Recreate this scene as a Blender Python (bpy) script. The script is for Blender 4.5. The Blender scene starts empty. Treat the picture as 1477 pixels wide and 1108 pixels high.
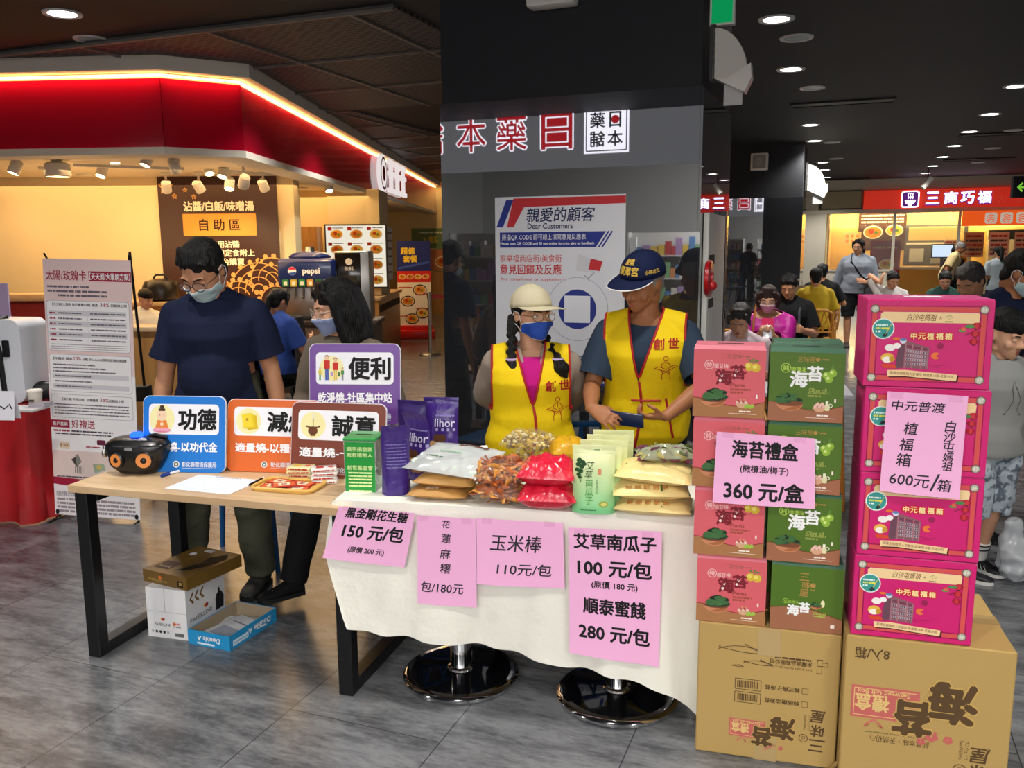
import bpy, bmesh, math, random
import numpy as np
from mathutils import Matrix, Vector, noise
from mathutils.bvhtree import BVHTree

# ---------------------------------------------------------------- scene, camera, exposure, world, area lights
SC = bpy.context.scene
COL = SC.collection
PI = math.pi
R = math.radians
CAM_H, FPX, PITCH, ROLL = 1.65, 1240.0, R(9.1), R(0.4)
_fw = Vector((0, math.cos(PITCH), -math.sin(PITCH)))
_r0 = Vector((1, 0, 0)); _u0 = _r0.cross(_fw)
_rt = math.cos(ROLL)*_r0 - math.sin(ROLL)*_u0
_up = math.sin(ROLL)*_r0 + math.cos(ROLL)*_u0
CAMP = Vector((0, 0, CAM_H))
cam_data = bpy.data.cameras.new('camera')
cam = bpy.data.objects.new('camera', cam_data)
COL.objects.link(cam)
cam_data.sensor_fit = 'HORIZONTAL'; cam_data.sensor_width = 36.0
cam_data.lens = FPX/1477.0*36.0
cam_data.clip_start = 0.05; cam_data.clip_end = 200
_m = Matrix((( _rt.x, _up.x, -_fw.x, CAMP.x), (_rt.y, _up.y, -_fw.y, CAMP.y), (_rt.z, _up.z, -_fw.z, CAMP.z), (0, 0, 0, 1)))
cam.matrix_world = _m
SC.camera = cam
SC.view_settings.view_transform = 'Standard'
SC.view_settings.look = 'None'
SC.view_settings.gamma = 1.0
SC.view_settings.use_curve_mapping = False
SC.view_settings.exposure = 0.0
world = bpy.data.worlds.new('hall_ambient'); SC.world = world
world.use_nodes = True
world.node_tree.nodes['Background'].inputs[0].default_value = (0.75, 0.80, 0.9, 1)
world.node_tree.nodes['Background'].inputs[1].default_value = 0.16

def ray(px, py):
    return ((px-738.5)/FPX)*_rt - ((py-554.0)/FPX)*_up + _fw
def G(px, py, z=0.0):
    d = ray(px, py); t = (z-CAM_H)/d.z
    return CAMP + t*d
def P(px, py, Y):
    d = ray(px, py); return CAMP + d*(Y/d.y)
def PN(px, py, p0, n):
    d = ray(px, py); n = Vector(n)
    return CAMP + d*((Vector(p0)-CAMP).dot(n)/d.dot(n))

def area_light(name, loc, size, energy, color=(1, 1, 1), rot=(0, 0, 0), sizey=None, spread=180):
    l = bpy.data.lights.new(name, 'AREA'); l.energy = energy; l.color = color
    l.shape = 'RECTANGLE' if sizey else 'SQUARE'; l.size = size
    if sizey: l.size_y = sizey
    l.spread = R(spread)
    o = bpy.data.objects.new(name, l); COL.objects.link(o)
    o.location = loc; o.rotation_euler = rot
    return o
WARM = (1.0, 0.62, 0.27)
# shop behind the camera: added fixtureless area lights fill the stall from the front
area_light('shop_front_fill', (-1.2, -3.2, 3.0), 4.5, 305, (1, 0.98, 0.95), (R(28), 0, 0), 1.6)
area_light('shop_front_fill', (2.6, -2.6, 3.0), 3.0, 175, (1, 0.98, 0.95), (R(25), 0, 0), 1.6)
area_light('shop_interior_fill', (-0.6, -3.6, 2.9), 5.0, 700, (1, .98, .95), (R(-35), 0, R(-21)), 2.0)  # added fill without a fixture, brightens the shelves mirrored in the pillar glass
# restaurant on the left, warm ceiling: fixtureless area lights stand in for lamps
area_light('restaurant_ceiling_fill', (-4.2, 9.6, 2.40), 4.0, 75, WARM, (0, 0, 0), 2.4)
area_light('restaurant_ceiling_fill', (-3.3, 13.6, 2.40), 2.4, 80, WARM, (0, 0, 0), 4.0)
for _p, _e in (((-4.6, 9.3, 1.75), 16), ((-3.0, 9.4, 1.75), 12), ((-2.7, 14.4, 1.8), 16)):            # added fill without fixtures, stands in for warm light bounced to the ceiling
    _l = bpy.data.lights.new('restaurant_bounce_fill', 'POINT'); _l.energy = _e; _l.color = WARM; _l.shadow_soft_size = 0.35
    _o = bpy.data.objects.new('restaurant_bounce_fill', _l); COL.objects.link(_o); _o.location = _p
# noodle shop on the far right, yellow interior: assumed ceiling light without fixture
area_light('noodle_shop_ceiling_fill', (11.6, 25.2, 2.62), 6.0, 3400, (1, 0.74, 0.33), (0, 0, R(-21)), 2.6)

# ---------------------------------------------------------------- materials
_MATS = {}
def lin(h):
    if not isinstance(h, str): return tuple(h)
    h = h.lstrip('#')
    c = [int(h[i:i+2], 16)/255 for i in (0, 2, 4)]
    return tuple((x/12.92 if x <= 0.04045 else ((x+0.055)/1.055)**2.4) for x in c)
def mat(name, col='#888888', rough=0.5, metal=0.0, spec=0.5, var=None, bump=None, emit=0.0, coat=0.0, trans=0.0, stretch=(1, 1, 1), coord='Object'):
    """Principled material; var=(scale, amount) noise on colour, bump=(scale, strength)."""
    if name in _MATS: return _MATS[name]
    m = bpy.data.materials.new(name); m.use_nodes = True
    nt = m.node_tree; b = nt.nodes['Principled BSDF']
    c = lin(col)
    b.inputs['Base Color'].default_value = (*c, 1)
    b.inputs['Roughness'].default_value = rough
    b.inputs['Metallic'].default_value = metal
    b.inputs['Specular IOR Level'].default_value = spec
    b.inputs['Coat Weight'].default_value = coat
    b.inputs['Coat Roughness'].default_value = 0.08
    b.inputs['Transmission Weight'].default_value = trans
    if emit:
        b.inputs['Emission Color'].default_value = (*c, 1)
        b.inputs['Emission Strength'].default_value = emit
    if var or bump:
        tc = nt.nodes.new('ShaderNodeTexCoord'); mp = nt.nodes.new('ShaderNodeMapping')
        mp.inputs['Scale'].default_value = stretch
        nt.links.new(tc.outputs[coord], mp.inputs['Vector'])
    if var:
        n = nt.nodes.new('ShaderNodeTexNoise'); n.inputs['Scale'].default_value = var[0]; n.inputs['Detail'].default_value = 4
        nt.links.new(mp.outputs[0], n.inputs['Vector'])
        mx = nt.nodes.new('ShaderNodeMix'); mx.data_type = 'RGBA'
        mx.inputs[6].default_value = (*[x*(1-var[1]) for x in c], 1)
        mx.inputs[7].default_value = (*[min(1, x*(1+var[1])) for x in c], 1)
        nt.links.new(n.outputs[0], mx.inputs[0]); nt.links.new(mx.outputs[2], b.inputs['Base Color'])
    if bump:
        n2 = nt.nodes.new('ShaderNodeTexNoise'); n2.inputs['Scale'].default_value = bump[0]; n2.inputs['Detail'].default_value = 5
        nt.links.new(mp.outputs[0], n2.inputs['Vector'])
        bp = nt.nodes.new('ShaderNodeBump'); bp.inputs['Strength'].default_value = bump[1]; bp.inputs['Distance'].default_value = 0.02
        nt.links.new(n2.outputs[0], bp.inputs['Height']); nt.links.new(bp.outputs[0], b.inputs['Normal'])
    _MATS[name] = m
    return m
def glow(name, col, strength):
    if name in _MATS: return _MATS[name]
    m = bpy.data.materials.new(name); m.use_nodes = True; nt = m.node_tree
    nt.nodes.remove(nt.nodes['Principled BSDF'])
    e = nt.nodes.new('ShaderNodeEmission'); e.inputs[0].default_value = (*lin(col), 1); e.inputs[1].default_value = strength
    nt.links.new(e.outputs[0], nt.nodes['Material Output'].inputs[0])
    _MATS[name] = m
    return m
def clear(name, col='#ffffff', amount=0.85, rough=0.05, base=None):
    """Thin clear film or pane: mostly see-through with a gloss."""
    if name in _MATS: return _MATS[name]
    m = bpy.data.materials.new(name); m.use_nodes = True; nt = m.node_tree
    b = nt.nodes['Principled BSDF']; b.inputs['Roughness'].default_value = rough
    b.inputs['Base Color'].default_value = (*lin(base or col), 1); b.inputs['Specular IOR Level'].default_value = 1.0
    t = nt.nodes.new('ShaderNodeBsdfTransparent'); t.inputs[0].default_value = (*lin(col), 1)
    mx = nt.nodes.new('ShaderNodeMixShader'); mx.inputs[0].default_value = amount
    nt.links.new(b.outputs[0], mx.inputs[1]); nt.links.new(t.outputs[0], mx.inputs[2])
    nt.links.new(mx.outputs[0], nt.nodes['Material Output'].inputs[0])
    _MATS[name] = m
    return m
def ink(h):
    return mat('ink_'+h.strip('#'), h, 0.6, spec=0.3)
def ramp_mat(name, stops, scale, rough, kind='noise', stretch=(1, 1, 1), bump=0.0, coat=0.0, detail=6, distort=0.0):
    if name in _MATS: return _MATS[name]
    m = bpy.data.materials.new(name); m.use_nodes = True; nt = m.node_tree; b = nt.nodes['Principled BSDF']
    b.inputs['Roughness'].default_value = rough; b.inputs['Coat Weight'].default_value = coat
    tc = nt.nodes.new('ShaderNodeTexCoord'); mp = nt.nodes.new('ShaderNodeMapping'); mp.inputs['Scale'].default_value = stretch
    nt.links.new(tc.outputs['Object'], mp.inputs[0])
    n = nt.nodes.new('ShaderNodeTexNoise'); n.inputs['Scale'].default_value = scale; n.inputs['Detail'].default_value = detail; n.inputs['Distortion'].default_value = distort
    nt.links.new(mp.outputs[0], n.inputs['Vector'])
    cr = nt.nodes.new('ShaderNodeValToRGB'); el = cr.color_ramp.elements
    for i, (p, c) in enumerate(stops):
        e = el[i] if i < 2 else el.new(p)
        e.position = p; e.color = (*lin(c), 1)
    nt.links.new(n.outputs[0], cr.inputs[0]); nt.links.new(cr.outputs[0], b.inputs['Base Color'])
    if bump:
        bp = nt.nodes.new('ShaderNodeBump'); bp.inputs['Strength'].default_value = bump; bp.inputs['Distance'].default_value = 0.01
        nt.links.new(n.outputs[0], bp.inputs['Height']); nt.links.new(bp.outputs[0], b.inputs['Normal'])
    _MATS[name] = m
    return m

# ---------------------------------------------------------------- text cache
_TS = bpy.data.scenes.new('workbench')                             # an empty scene in which single objects are turned into meshes
def to_mesh(o):
    _TS.collection.objects.link(o); vl = _TS.view_layers[0]; vl.update()
    me = bpy.data.meshes.new_from_object(o.evaluated_get(vl.depsgraph))
    bpy.data.objects.remove(o); return me
_TXT = {}
def text_mesh(s, res=2):
    k = (s, res)
    if k in _TXT: return _TXT[k]
    cu = bpy.data.curves.new('t', 'FONT'); cu.body = s; cu.resolution_u = res; cu.size = 1.0
    me = to_mesh(bpy.data.objects.new('t', cu))
    v = np.array([tuple(p.co)[:2] for p in me.vertices]) if len(me.vertices) else np.zeros((0, 2))
    f = [tuple(p.vertices) for p in me.polygons]
    bpy.data.curves.remove(cu); bpy.data.meshes.remove(me)
    _TXT[k] = (v, f)
    return _TXT[k]

# ---------------------------------------------------------------- mesh builder
FRONT = Matrix(((1, 0, 0, 0), (0, 0, -1, 0), (0, 1, 0, 0), (0, 0, 0, 1)))       # (u, v, w) -> x, z, towards -y
def front(y=0.0, x=0.0, z=0.0): return Matrix.Translation((x, y, z)) @ FRONT
class MB:
    def __init__(s):
        s.v = []; s.f = []; s.fm = []; s.mats = []; s.T = Matrix.Identity(4)
    def mi(s, m):
        if m not in s.mats: s.mats.append(m)
        return s.mats.index(m)
    def add(s, vs, fs, m):
        b = len(s.v); T = s.T
        s.v.extend([T @ Vector(p) for p in vs])
        i = s.mi(m)
        for f in fs:
            s.f.append(tuple(b+k for k in f)); s.fm.append(i)
        return s
    def box(s, x0, x1, y0, y1, z0, z1, m, bev=0.0, seg=2):
        if bev <= 0:
            vs = [(x, y, z) for z in (z0, z1) for y in (y0, y1) for x in (x0, x1)]
            return s.add(vs, [(0, 2, 3, 1), (4, 5, 7, 6), (0, 1, 5, 4), (2, 6, 7, 3), (0, 4, 6, 2), (1, 3, 7, 5)], m)
        bm = bmesh.new(); bmesh.ops.create_cube(bm, size=1.0)
        for v in bm.verts: v.co = Vector(((x0+x1)/2+v.co.x*(x1-x0), (y0+y1)/2+v.co.y*(y1-y0), (z0+z1)/2+v.co.z*(z1-z0)))
        bmesh.ops.bevel(bm, geom=bm.edges[:], offset=bev, segments=seg, profile=0.5, affect='EDGES')
        return s.frombm(bm, m)
    def frombm(s, bm, m):
        bm.verts.index_update()
        vs = [tuple(v.co) for v in bm.verts]; fs = [tuple(v.index for v in f.verts) for f in bm.faces]
        bm.free(); return s.add(vs, fs, m)
    def cyl(s, p0, p1, r0, m, r1=None, n=16, caps=True):
        return s.tube([p0, p1], [r0, r0 if r1 is None else r1], m, n, caps)
    def tube(s, pts, r, m, n=8, caps=True, closed=False, flat=1.0):
        pts = [Vector(p) for p in pts]; N = len(pts)
        rs = r if isinstance(r, (list, tuple)) else [r]*N
        vs = []; fs = []; prev = None
        for i, p in enumerate(pts):
            a = pts[(i-1) % N] if (i > 0 or closed) else p
            c = pts[(i+1) % N] if (i < N-1 or closed) else p
            t = (c-a); t = t.normalized() if t.length > 1e-9 else Vector((0, 0, 1))
            if prev is None:
                x = t.orthogonal().normalized()
            else:
                x = prev - t*prev.dot(t); x = x.normalized() if x.length > 1e-6 else t.orthogonal().normalized()
            prev = x; y = t.cross(x)
            for k in range(n):
                a_ = 2*PI*k/n
                vs.append(p + x*(math.cos(a_)*rs[i]) + y*(math.sin(a_)*rs[i]*flat))
        for i in range(N if closed else N-1):
            j = (i+1) % N
            for k in range(n):
                fs.append((i*n+k, i*n+(k+1) % n, j*n+(k+1) % n, j*n+k))
        if caps and not closed:
            fs.append(tuple(reversed(range(n)))); fs.append(tuple((N-1)*n+k for k in range(n)))
        return s.add(vs, fs, m)
    def lathe(s, prof, m, n=24, c=(0, 0, 0), sx=1.0, sy=1.0):
        vs = []; fs = []; N = len(prof)
        for (r, z) in prof:
            for k in range(n):
                a = 2*PI*k/n; vs.append((c[0]+r*math.cos(a)*sx, c[1]+r*math.sin(a)*sy, c[2]+z))
        for i in range(N-1):
            for k in range(n): fs.append((i*n+k, i*n+(k+1) % n, (i+1)*n+(k+1) % n, (i+1)*n+k))
        if prof[0][0] > 1e-6: fs.append(tuple(reversed(range(n))))
        if prof[-1][0] > 1e-6: fs.append(tuple((N-1)*n+k for k in range(n)))
        return s.add(vs, fs, m)
    def ball(s, c, r, m, n=14, k=9):
        rr = (r, r, r) if not isinstance(r, (tuple, list)) else r
        vs = []; fs = []
        for i in range(k+1):
            th = PI*i/k
            for j in range(n):
                ph = 2*PI*j/n
                vs.append((c[0]+rr[0]*math.sin(th)*math.cos(ph), c[1]+rr[1]*math.sin(th)*math.sin(ph), c[2]+rr[2]*math.cos(th)))
        for i in range(k):
            for j in range(n): fs.append((i*n+j, (i+1)*n+j, (i+1)*n+(j+1) % n, i*n+(j+1) % n))
        return s.add(vs, fs, m)
    def poly(s, pts, m, z=0.0):
        return s.add([(p[0], p[1], z) for p in pts], [tuple(range(len(pts)))], m)
    def rect(s, x0, y0, x1, y1, m, z=0.0): return s.poly([(x0, y0), (x1, y0), (x1, y1), (x0, y1)], m, z)
    def rrect(s, x0, y0, x1, y1, r, m, z=0.0, n=5): return s.poly(rr_pts(x0, y0, x1, y1, r, n), m, z)
    def disc(s, x, y, r, m, z=0.0, n=24, ry=None):
        ry = ry or r
        return s.poly([(x+r*math.cos(2*PI*i/n), y+ry*math.sin(2*PI*i/n)) for i in range(n)], m, z)
    def ring(s, x, y, r0, r1, m, z=0.0, n=28, a0=0, a1=2*PI):
        vs = []; fs = []
        for i in range(n+1):
            a = a0+(a1-a0)*i/n
            vs += [(x+r0*math.cos(a), y+r0*math.sin(a), z), (x+r1*math.cos(a), y+r1*math.sin(a), z)]
        for i in range(n): fs.append((2*i, 2*i+1, 2*i+3, 2*i+2))
        return s.add(vs, fs, m)
    def line(s, pts, w, m, z=0.0):
        """Flat brush line of width w (or list) in the local plane."""
        N = len(pts); ws = w if isinstance(w, (list, tuple)) else [w]*N
        vs = []
        for i in range(N):
            a = Vector(pts[max(0, i-1)][:2]); b = Vector(pts[min(N-1, i+1)][:2]); d = (b-a)
            d = d.normalized() if d.length > 0 else Vector((1, 0)); nn = Vector((-d.y, d.x))*ws[i]*0.5
            p = Vector(pts[i][:2]); vs += [(p.x+nn.x, p.y+nn.y, z), (p.x-nn.x, p.y-nn.y, z)]
        return s.add(vs, [(2*i, 2*i+1, 2*i+3, 2*i+2) for i in range(N-1)], m)
    def prism(s, pts, z0, z1, m, m2=None):
        n = len(pts)
        s.add([(p[0], p[1], z0) for p in pts]+[(p[0], p[1], z1) for p in pts],
              [tuple(reversed(range(n)))]+[(i, (i+1) % n, n+(i+1) % n, n+i) for i in range(n)], m)
        return s.add([(p[0], p[1], z1) for p in pts], [tuple(range(n))], m2 or m)
    def text(s, t, x, y, h, m, z=0.0, al='C', bold=0.0, w=None, rot=0.0, shear=0.0, sx=1.0, thick=0.0):
        """Glyphs about h tall, centred (or L / R) on x, baseline-centred on y."""
        v, f = text_mesh(t)
        if not len(v): return s
        x0, x1 = v[:, 0].min(), v[:, 0].max(); y0, y1 = v[:, 1].min(), v[:, 1].max()
        k = h/max(1e-6, (y1-y0)); kx = k*sx
        if w: kx = w/(x1-x0)
        q = v.copy(); q[:, 0] = (q[:, 0]-{'C': (x0+x1)/2, 'L': x0, 'R': x1}[al])*kx; q[:, 1] = (q[:, 1]-(y0+y1)/2)*k
        q[:, 0] += q[:, 1]*shear
        ca, sa = math.cos(rot), math.sin(rot)
        q = np.stack([q[:, 0]*ca-q[:, 1]*sa, q[:, 0]*sa+q[:, 1]*ca], 1)
        offs = [(0, 0)] if bold <= 0 else [(bold*h*math.cos(2*PI*i/6), bold*h*math.sin(2*PI*i/6)) for i in range(6)]
        for i, (ox, oy) in enumerate(offs):                            # copies lie a hair apart so that they do not shade each other
            s.add([(x+a+ox, y+b+oy, z+i*.00012) for a, b in q], f, m)
        if thick:
            s.add([(x+a, y+b, z-thick) for a, b in q], f, m)
        return s
    def vtext(s, t, x, y, h, m, z=0.0, bold=0.0, gap=1.15, **k):
        for i, ch in enumerate(t): s.text(ch, x, y-i*h*gap, h, m, z, bold=bold, **k)
        return s
    def greek(s, x0, y, x1, h, m, z=0.0, seed=1, gap=0.35):
        """A line of print too small to read: short dashes."""
        rr = random.Random(seed); x = x0
        while x < x1-h*0.3:
            w = min(x1-x, h*rr.choice((0.8, 0.8, 1.6, 2.4, 3.2)))
            s.rect(x, y-h/2, x+w*0.96, y+h/2, m, z); x += w+h*gap*rr.choice((0.4, 0.4, 1.2))
        return s
    def build(s, name, parent=None, smooth=40, loc=None):
        me = bpy.data.meshes.new(name)
        me.from_pydata([tuple(p) for p in s.v], [], s.f)
        for m in s.mats: me.materials.append(m)
        me.polygons.foreach_set('material_index', s.fm)
        if smooth:
            me.polygons.foreach_set('use_smooth', [True]*len(s.f))
            me.set_sharp_from_angle(angle=R(smooth))
        me.update()
        o = bpy.data.objects.new(name, me); COL.objects.link(o)
        if parent: o.parent = parent
        if loc is not None: o.location = loc
        return o
def rr_pts(x0, y0, x1, y1, r, n=5):
    pts = []
    for (cx, cy, a) in ((x1-r, y0+r, -PI/2), (x1-r, y1-r, 0), (x0+r, y1-r, PI/2), (x0+r, y0+r, PI)):
        for i in range(n+1):
            t = a+PI/2*i/n; pts.append((cx+r*math.cos(t), cy+r*math.sin(t)))
    return pts

# ---------------------------------------------------------------- things
def tag(o, label, cat, group=None, kind=None):
    if label: o['label'] = label
    if cat: o['category'] = cat
    if group: o['group'] = group
    if kind: o['kind'] = kind
    return o
def thing(name, label, cat, loc=(0, 0, 0), rz=0.0, group=None, rot=None):
    o = bpy.data.objects.new(name, None); COL.objects.link(o); o.empty_display_size = 0.1
    o.location = loc; o.rotation_euler = rot or (0, 0, rz)
    return tag(o, label, cat, group)
def struct(name, mb, smooth=40):
    o = mb.build(name, None, smooth); o['kind'] = 'structure'; return o
def kids(o): return [c for c in bpy.data.objects if c.parent == o]
def dup(o, loc=None, rz=None, label=None, parent=None, group=None):
    c = o.copy(); COL.objects.link(c)
    if parent is not None: c.parent = parent
    if loc is not None: c.location = loc
    if rz is not None: c.rotation_euler = (0, 0, rz)
    if label: c['label'] = label
    if group: c['group'] = group
    for ch in kids(o): dup(ch, parent=c)
    return c
def grid_mesh(mb, nu, nv, fn, m, closeu=False):
    """Surface from fn(i, j) -> point."""
    vs = [fn(i, j) for j in range(nv) for i in range(nu)]
    fs = []
    for j in range(nv-1):
        for i in range(nu if closeu else nu-1):
            k = (i+1) % nu
            fs.append((j*nu+i, j*nu+k, (j+1)*nu+k, (j+1)*nu+i))
    mb.add(vs, fs, m)
    return mb
AX = R(-21.2)                                                     # the hall's grid: local x runs along E2, local y along E1
E1 = Vector((math.sin(-AX), math.cos(-AX), 0)); E2 = Vector((math.cos(AX), math.sin(AX), 0))
def at(p, u=0.0, v=0.0, z=0.0): return Vector(p) + E2*u + E1*v + Vector((0, 0, z))
BLACK = mat('black_ink', '#111113', 0.6, spec=0.3); WHITE = mat('white_print', '#f4f4f2', 0.55, spec=0.3)

# ---------------------------------------------------------------- people: one skinned body each, clothing and hair as children
def V3(*a): return Vector(a[0] if len(a) == 1 else a)
def sstep(t): t = max(0.0, min(1.0, t)); return t*t*(3-2*t)
class Blob:
    def __init__(s): s.v = []; s.f = []; s.M = Matrix.Identity(4)
    def _add(s, vs, fs):
        b = len(s.v); s.v.extend([s.M @ Vector(p) for p in vs]); s.f.extend([tuple(b+i for i in f) for f in fs])
    def loft(s, secs, n=20, pw=2.0):
        """secs: (centre, rx, ry[, X, Y]) closed tube with capped ends."""
        vs = []; fs = []; N = len(secs)
        for q in secs:
            c = Vector(q[0]); X = Vector(q[3]) if len(q) > 3 else Vector((1, 0, 0)); Y = Vector(q[4]) if len(q) > 4 else Vector((0, 1, 0))
            for k in range(n):
                a = 2*PI*k/n; ca, sa = math.cos(a), math.sin(a)
                u = math.copysign(abs(ca)**(2/pw), ca); w = math.copysign(abs(sa)**(2/pw), sa)
                vs.append(c + X*(q[1]*u) + Y*(q[2]*w))
        for i in range(N-1):
            for k in range(n): fs.append((i*n+k, i*n+(k+1) % n, (i+1)*n+(k+1) % n, (i+1)*n+k))
        fs.append(tuple(reversed(range(n)))); fs.append(tuple((N-1)*n+k for k in range(n)))
        s._add(vs, fs)
    def cap(s, p0, p1, r0, r1=None, n=14, flat=1.0):
        p0 = Vector(p0); p1 = Vector(p1); r1 = r0 if r1 is None else r1
        t = (p1-p0); L = t.length; t = t/L if L > 1e-6 else Vector((0, 0, 1))
        X = t.orthogonal().normalized(); Y = t.cross(X); secs = []
        for i in range(4):
            a = PI/2*(1-i/4)*0.97
            secs.append((p0 - t*(r0*math.sin(a)), r0*math.cos(a), r0*math.cos(a)*flat, X, Y))
        secs.append((p0, r0, r0*flat, X, Y)); secs.append((p1, r1, r1*flat, X, Y))
        for i in range(1, 5):
            a = PI/2*i/4*0.97
            secs.append((p1 + t*(r1*math.sin(a)), r1*math.cos(a), r1*math.cos(a)*flat, X, Y))
        s.loft(secs, n)
    def chain(s, pts, rs, n=14):
        for i in range(len(pts)-1): s.cap(pts[i], pts[i+1], rs[i], rs[i+1], n)
    def ell(s, c, r, n=18, k=12, rot=None):
        vs = []; fs = []; c = Vector(c)
        for i in range(k+1):
            th = PI*i/k
            for j in range(n):
                ph = 2*PI*j/n
                p = Vector((r[0]*math.sin(th)*math.cos(ph), r[1]*math.sin(th)*math.sin(ph), r[2]*math.cos(th)))
                if rot: p = rot @ p
                vs.append(c+p)
        for i in range(k):
            for j in range(n): fs.append((i*n+j, (i+1)*n+j, (i+1)*n+(j+1) % n, i*n+(j+1) % n))
        bm = bmesh.new()
        bv = [bm.verts.new(p) for p in vs]
        for f in fs:
            try: bm.faces.new([bv[i] for i in f])
            except ValueError: pass
        bmesh.ops.remove_doubles(bm, verts=bm.verts, dist=1e-6); bm.verts.index_update()
        s._add([v.co.copy() for v in bm.verts], [tuple(v.index for v in f.verts) for f in bm.faces]); bm.free()
    def remesh(s, voxel, smooth=3, fac=0.5):
        me = bpy.data.meshes.new('b'); me.from_pydata([tuple(p) for p in s.v], [], s.f); me.update()
        bm = bmesh.new(); bm.from_mesh(me); bmesh.ops.recalc_face_normals(bm, faces=bm.faces); bm.to_mesh(me); bm.free()
        o = bpy.data.objects.new('b', me)
        r = o.modifiers.new('r', 'REMESH'); r.mode = 'VOXEL'; r.voxel_size = voxel; r.adaptivity = 0
        if smooth:
            q = o.modifiers.new('s', 'SMOOTH'); q.factor = fac; q.iterations = smooth
        m2 = to_mesh(o); bpy.data.meshes.remove(me)
        return m2
def finish(me, name, parent, mats, smooth=True):
    for m in (mats if isinstance(mats, (list, tuple)) else [mats]): me.materials.append(m)
    if smooth: me.polygons.foreach_set('use_smooth', [True]*len(me.polygons))
    me.name = name
    o = bpy.data.objects.new(name, me); COL.objects.link(o); o.parent = parent
    return o
def cut(me, planes):
    """planes: (point, normal, test(face centre)) - cut along the plane, remove the side the normal points to where test holds."""
    bm = bmesh.new(); bm.from_mesh(me)
    for co, no, test in planes:
        co = Vector(co); no = Vector(no).normalized()
        bmesh.ops.bisect_plane(bm, geom=bm.verts[:]+bm.edges[:]+bm.faces[:], plane_co=co, plane_no=no, dist=1e-5)
        dead = [f for f in bm.faces if (f.calc_center_median()-co).dot(no) > 0 and test(f.calc_center_median())]
        bmesh.ops.delete(bm, geom=dead, context='FACES')
    bm.to_mesh(me); bm.free(); me.update()
def region_cut(me, planes, test):
    """Bisect along every plane, then remove the faces whose centre passes the test."""
    bm = bmesh.new(); bm.from_mesh(me)
    for co, no in planes:
        bmesh.ops.bisect_plane(bm, geom=bm.verts[:]+bm.edges[:]+bm.faces[:], plane_co=Vector(co), plane_no=Vector(no).normalized(), dist=1e-5)
    bmesh.ops.delete(bm, geom=[f for f in bm.faces if test(f.calc_center_median())], context='FACES')
    bm.to_mesh(me); bm.free(); me.update()
def wrinkle(me, amp, freq, seed=0.0, stretch=(1, 1, 1)):
    me.update(); n = len(me.vertices); co = np.empty(3*n, 'f'); no = np.empty(3*n, 'f')
    me.vertices.foreach_get('co', co); me.vertex_normals.foreach_get('vector', no); co = co.reshape(-1, 3); no = no.reshape(-1, 3)
    q = co*np.array([freq*k for k in stretch])+np.array([seed, seed*1.7, -seed])
    d = np.array([noise.noise(Vector(p))+0.5*noise.noise(Vector(p)*2.1) for p in q.tolist()])
    me.vertices.foreach_set('co', (co+no*(d*amp)[:, None]).astype('f').ravel()); me.update()
def thicken(o, t):
    m = o.modifiers.new('thickness', 'SOLIDIFY'); m.thickness = t; m.offset = -1
def boundary_chains(me):
    bm = bmesh.new(); bm.from_mesh(me); nxt = {}
    for e in bm.edges:
        if len(e.link_faces) == 1:
            a, b = e.verts; nxt.setdefault(a.index, []).append(b.index); nxt.setdefault(b.index, []).append(a.index)
    co = {v.index: v.co.copy() for v in bm.verts}; bm.free()
    seen = set(); out = []
    for s0 in nxt:
        if s0 in seen: continue
        ch = [s0]; seen.add(s0); cur = s0
        while True:
            n = [k for k in nxt[cur] if k not in seen]
            if not n: break
            cur = n[0]; seen.add(cur); ch.append(cur)
        if len(ch) > 4: out.append([co[i] for i in ch])
    return out
def bvh_of(me): return BVHTree.FromPolygons([v.co.copy() for v in me.vertices], [tuple(p.vertices) for p in me.polygons])

SKIN = mat('skin_tan', '#c08a68', 0.5, var=(18, 0.10), spec=0.35)
SKIN2 = mat('skin_light', '#cf9d7e', 0.5, var=(18, 0.08), spec=0.35)
SKIN3 = mat('skin_brown', '#a8704c', 0.5, var=(16, 0.12), spec=0.35)
LIP = mat('lips', '#a55a50', 0.45)
EYEW = mat('eye_white', '#e8e2da', 0.25); IRIS = mat('iris_dark', '#1c120c', 0.15)
HAIR = mat('hair_black', '#070708', 0.42, spec=0.3, bump=(60, 0.6), stretch=(3, 3, 0.35))
HAIRG = mat('hair_grey', '#8a8684', 0.6, bump=(70, 0.6), var=(50, 0.3))
HAIRB = mat('hair_brown', '#2a1711', 0.42, bump=(60, 0.6), stretch=(3, 3, 0.35))
RUB = mat('rubber_black', '#121214', 0.6); SHOEW = mat('shoe_white', '#d8d8d4', 0.6)
def ik(S, W, L1, L2, pole):
    S = Vector(S); W = Vector(W); d = W-S; L = min(d.length, (L1+L2)*0.995)
    t = d.normalized(); W = S+t*L
    a = (L1*L1-L2*L2+L*L)/(2*L); h = math.sqrt(max(0, L1*L1-a*a))
    p = Vector(pole); p = p - t*p.dot(t); p.normalize()
    return S+t*a+p*h, W
class Person: pass
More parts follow.
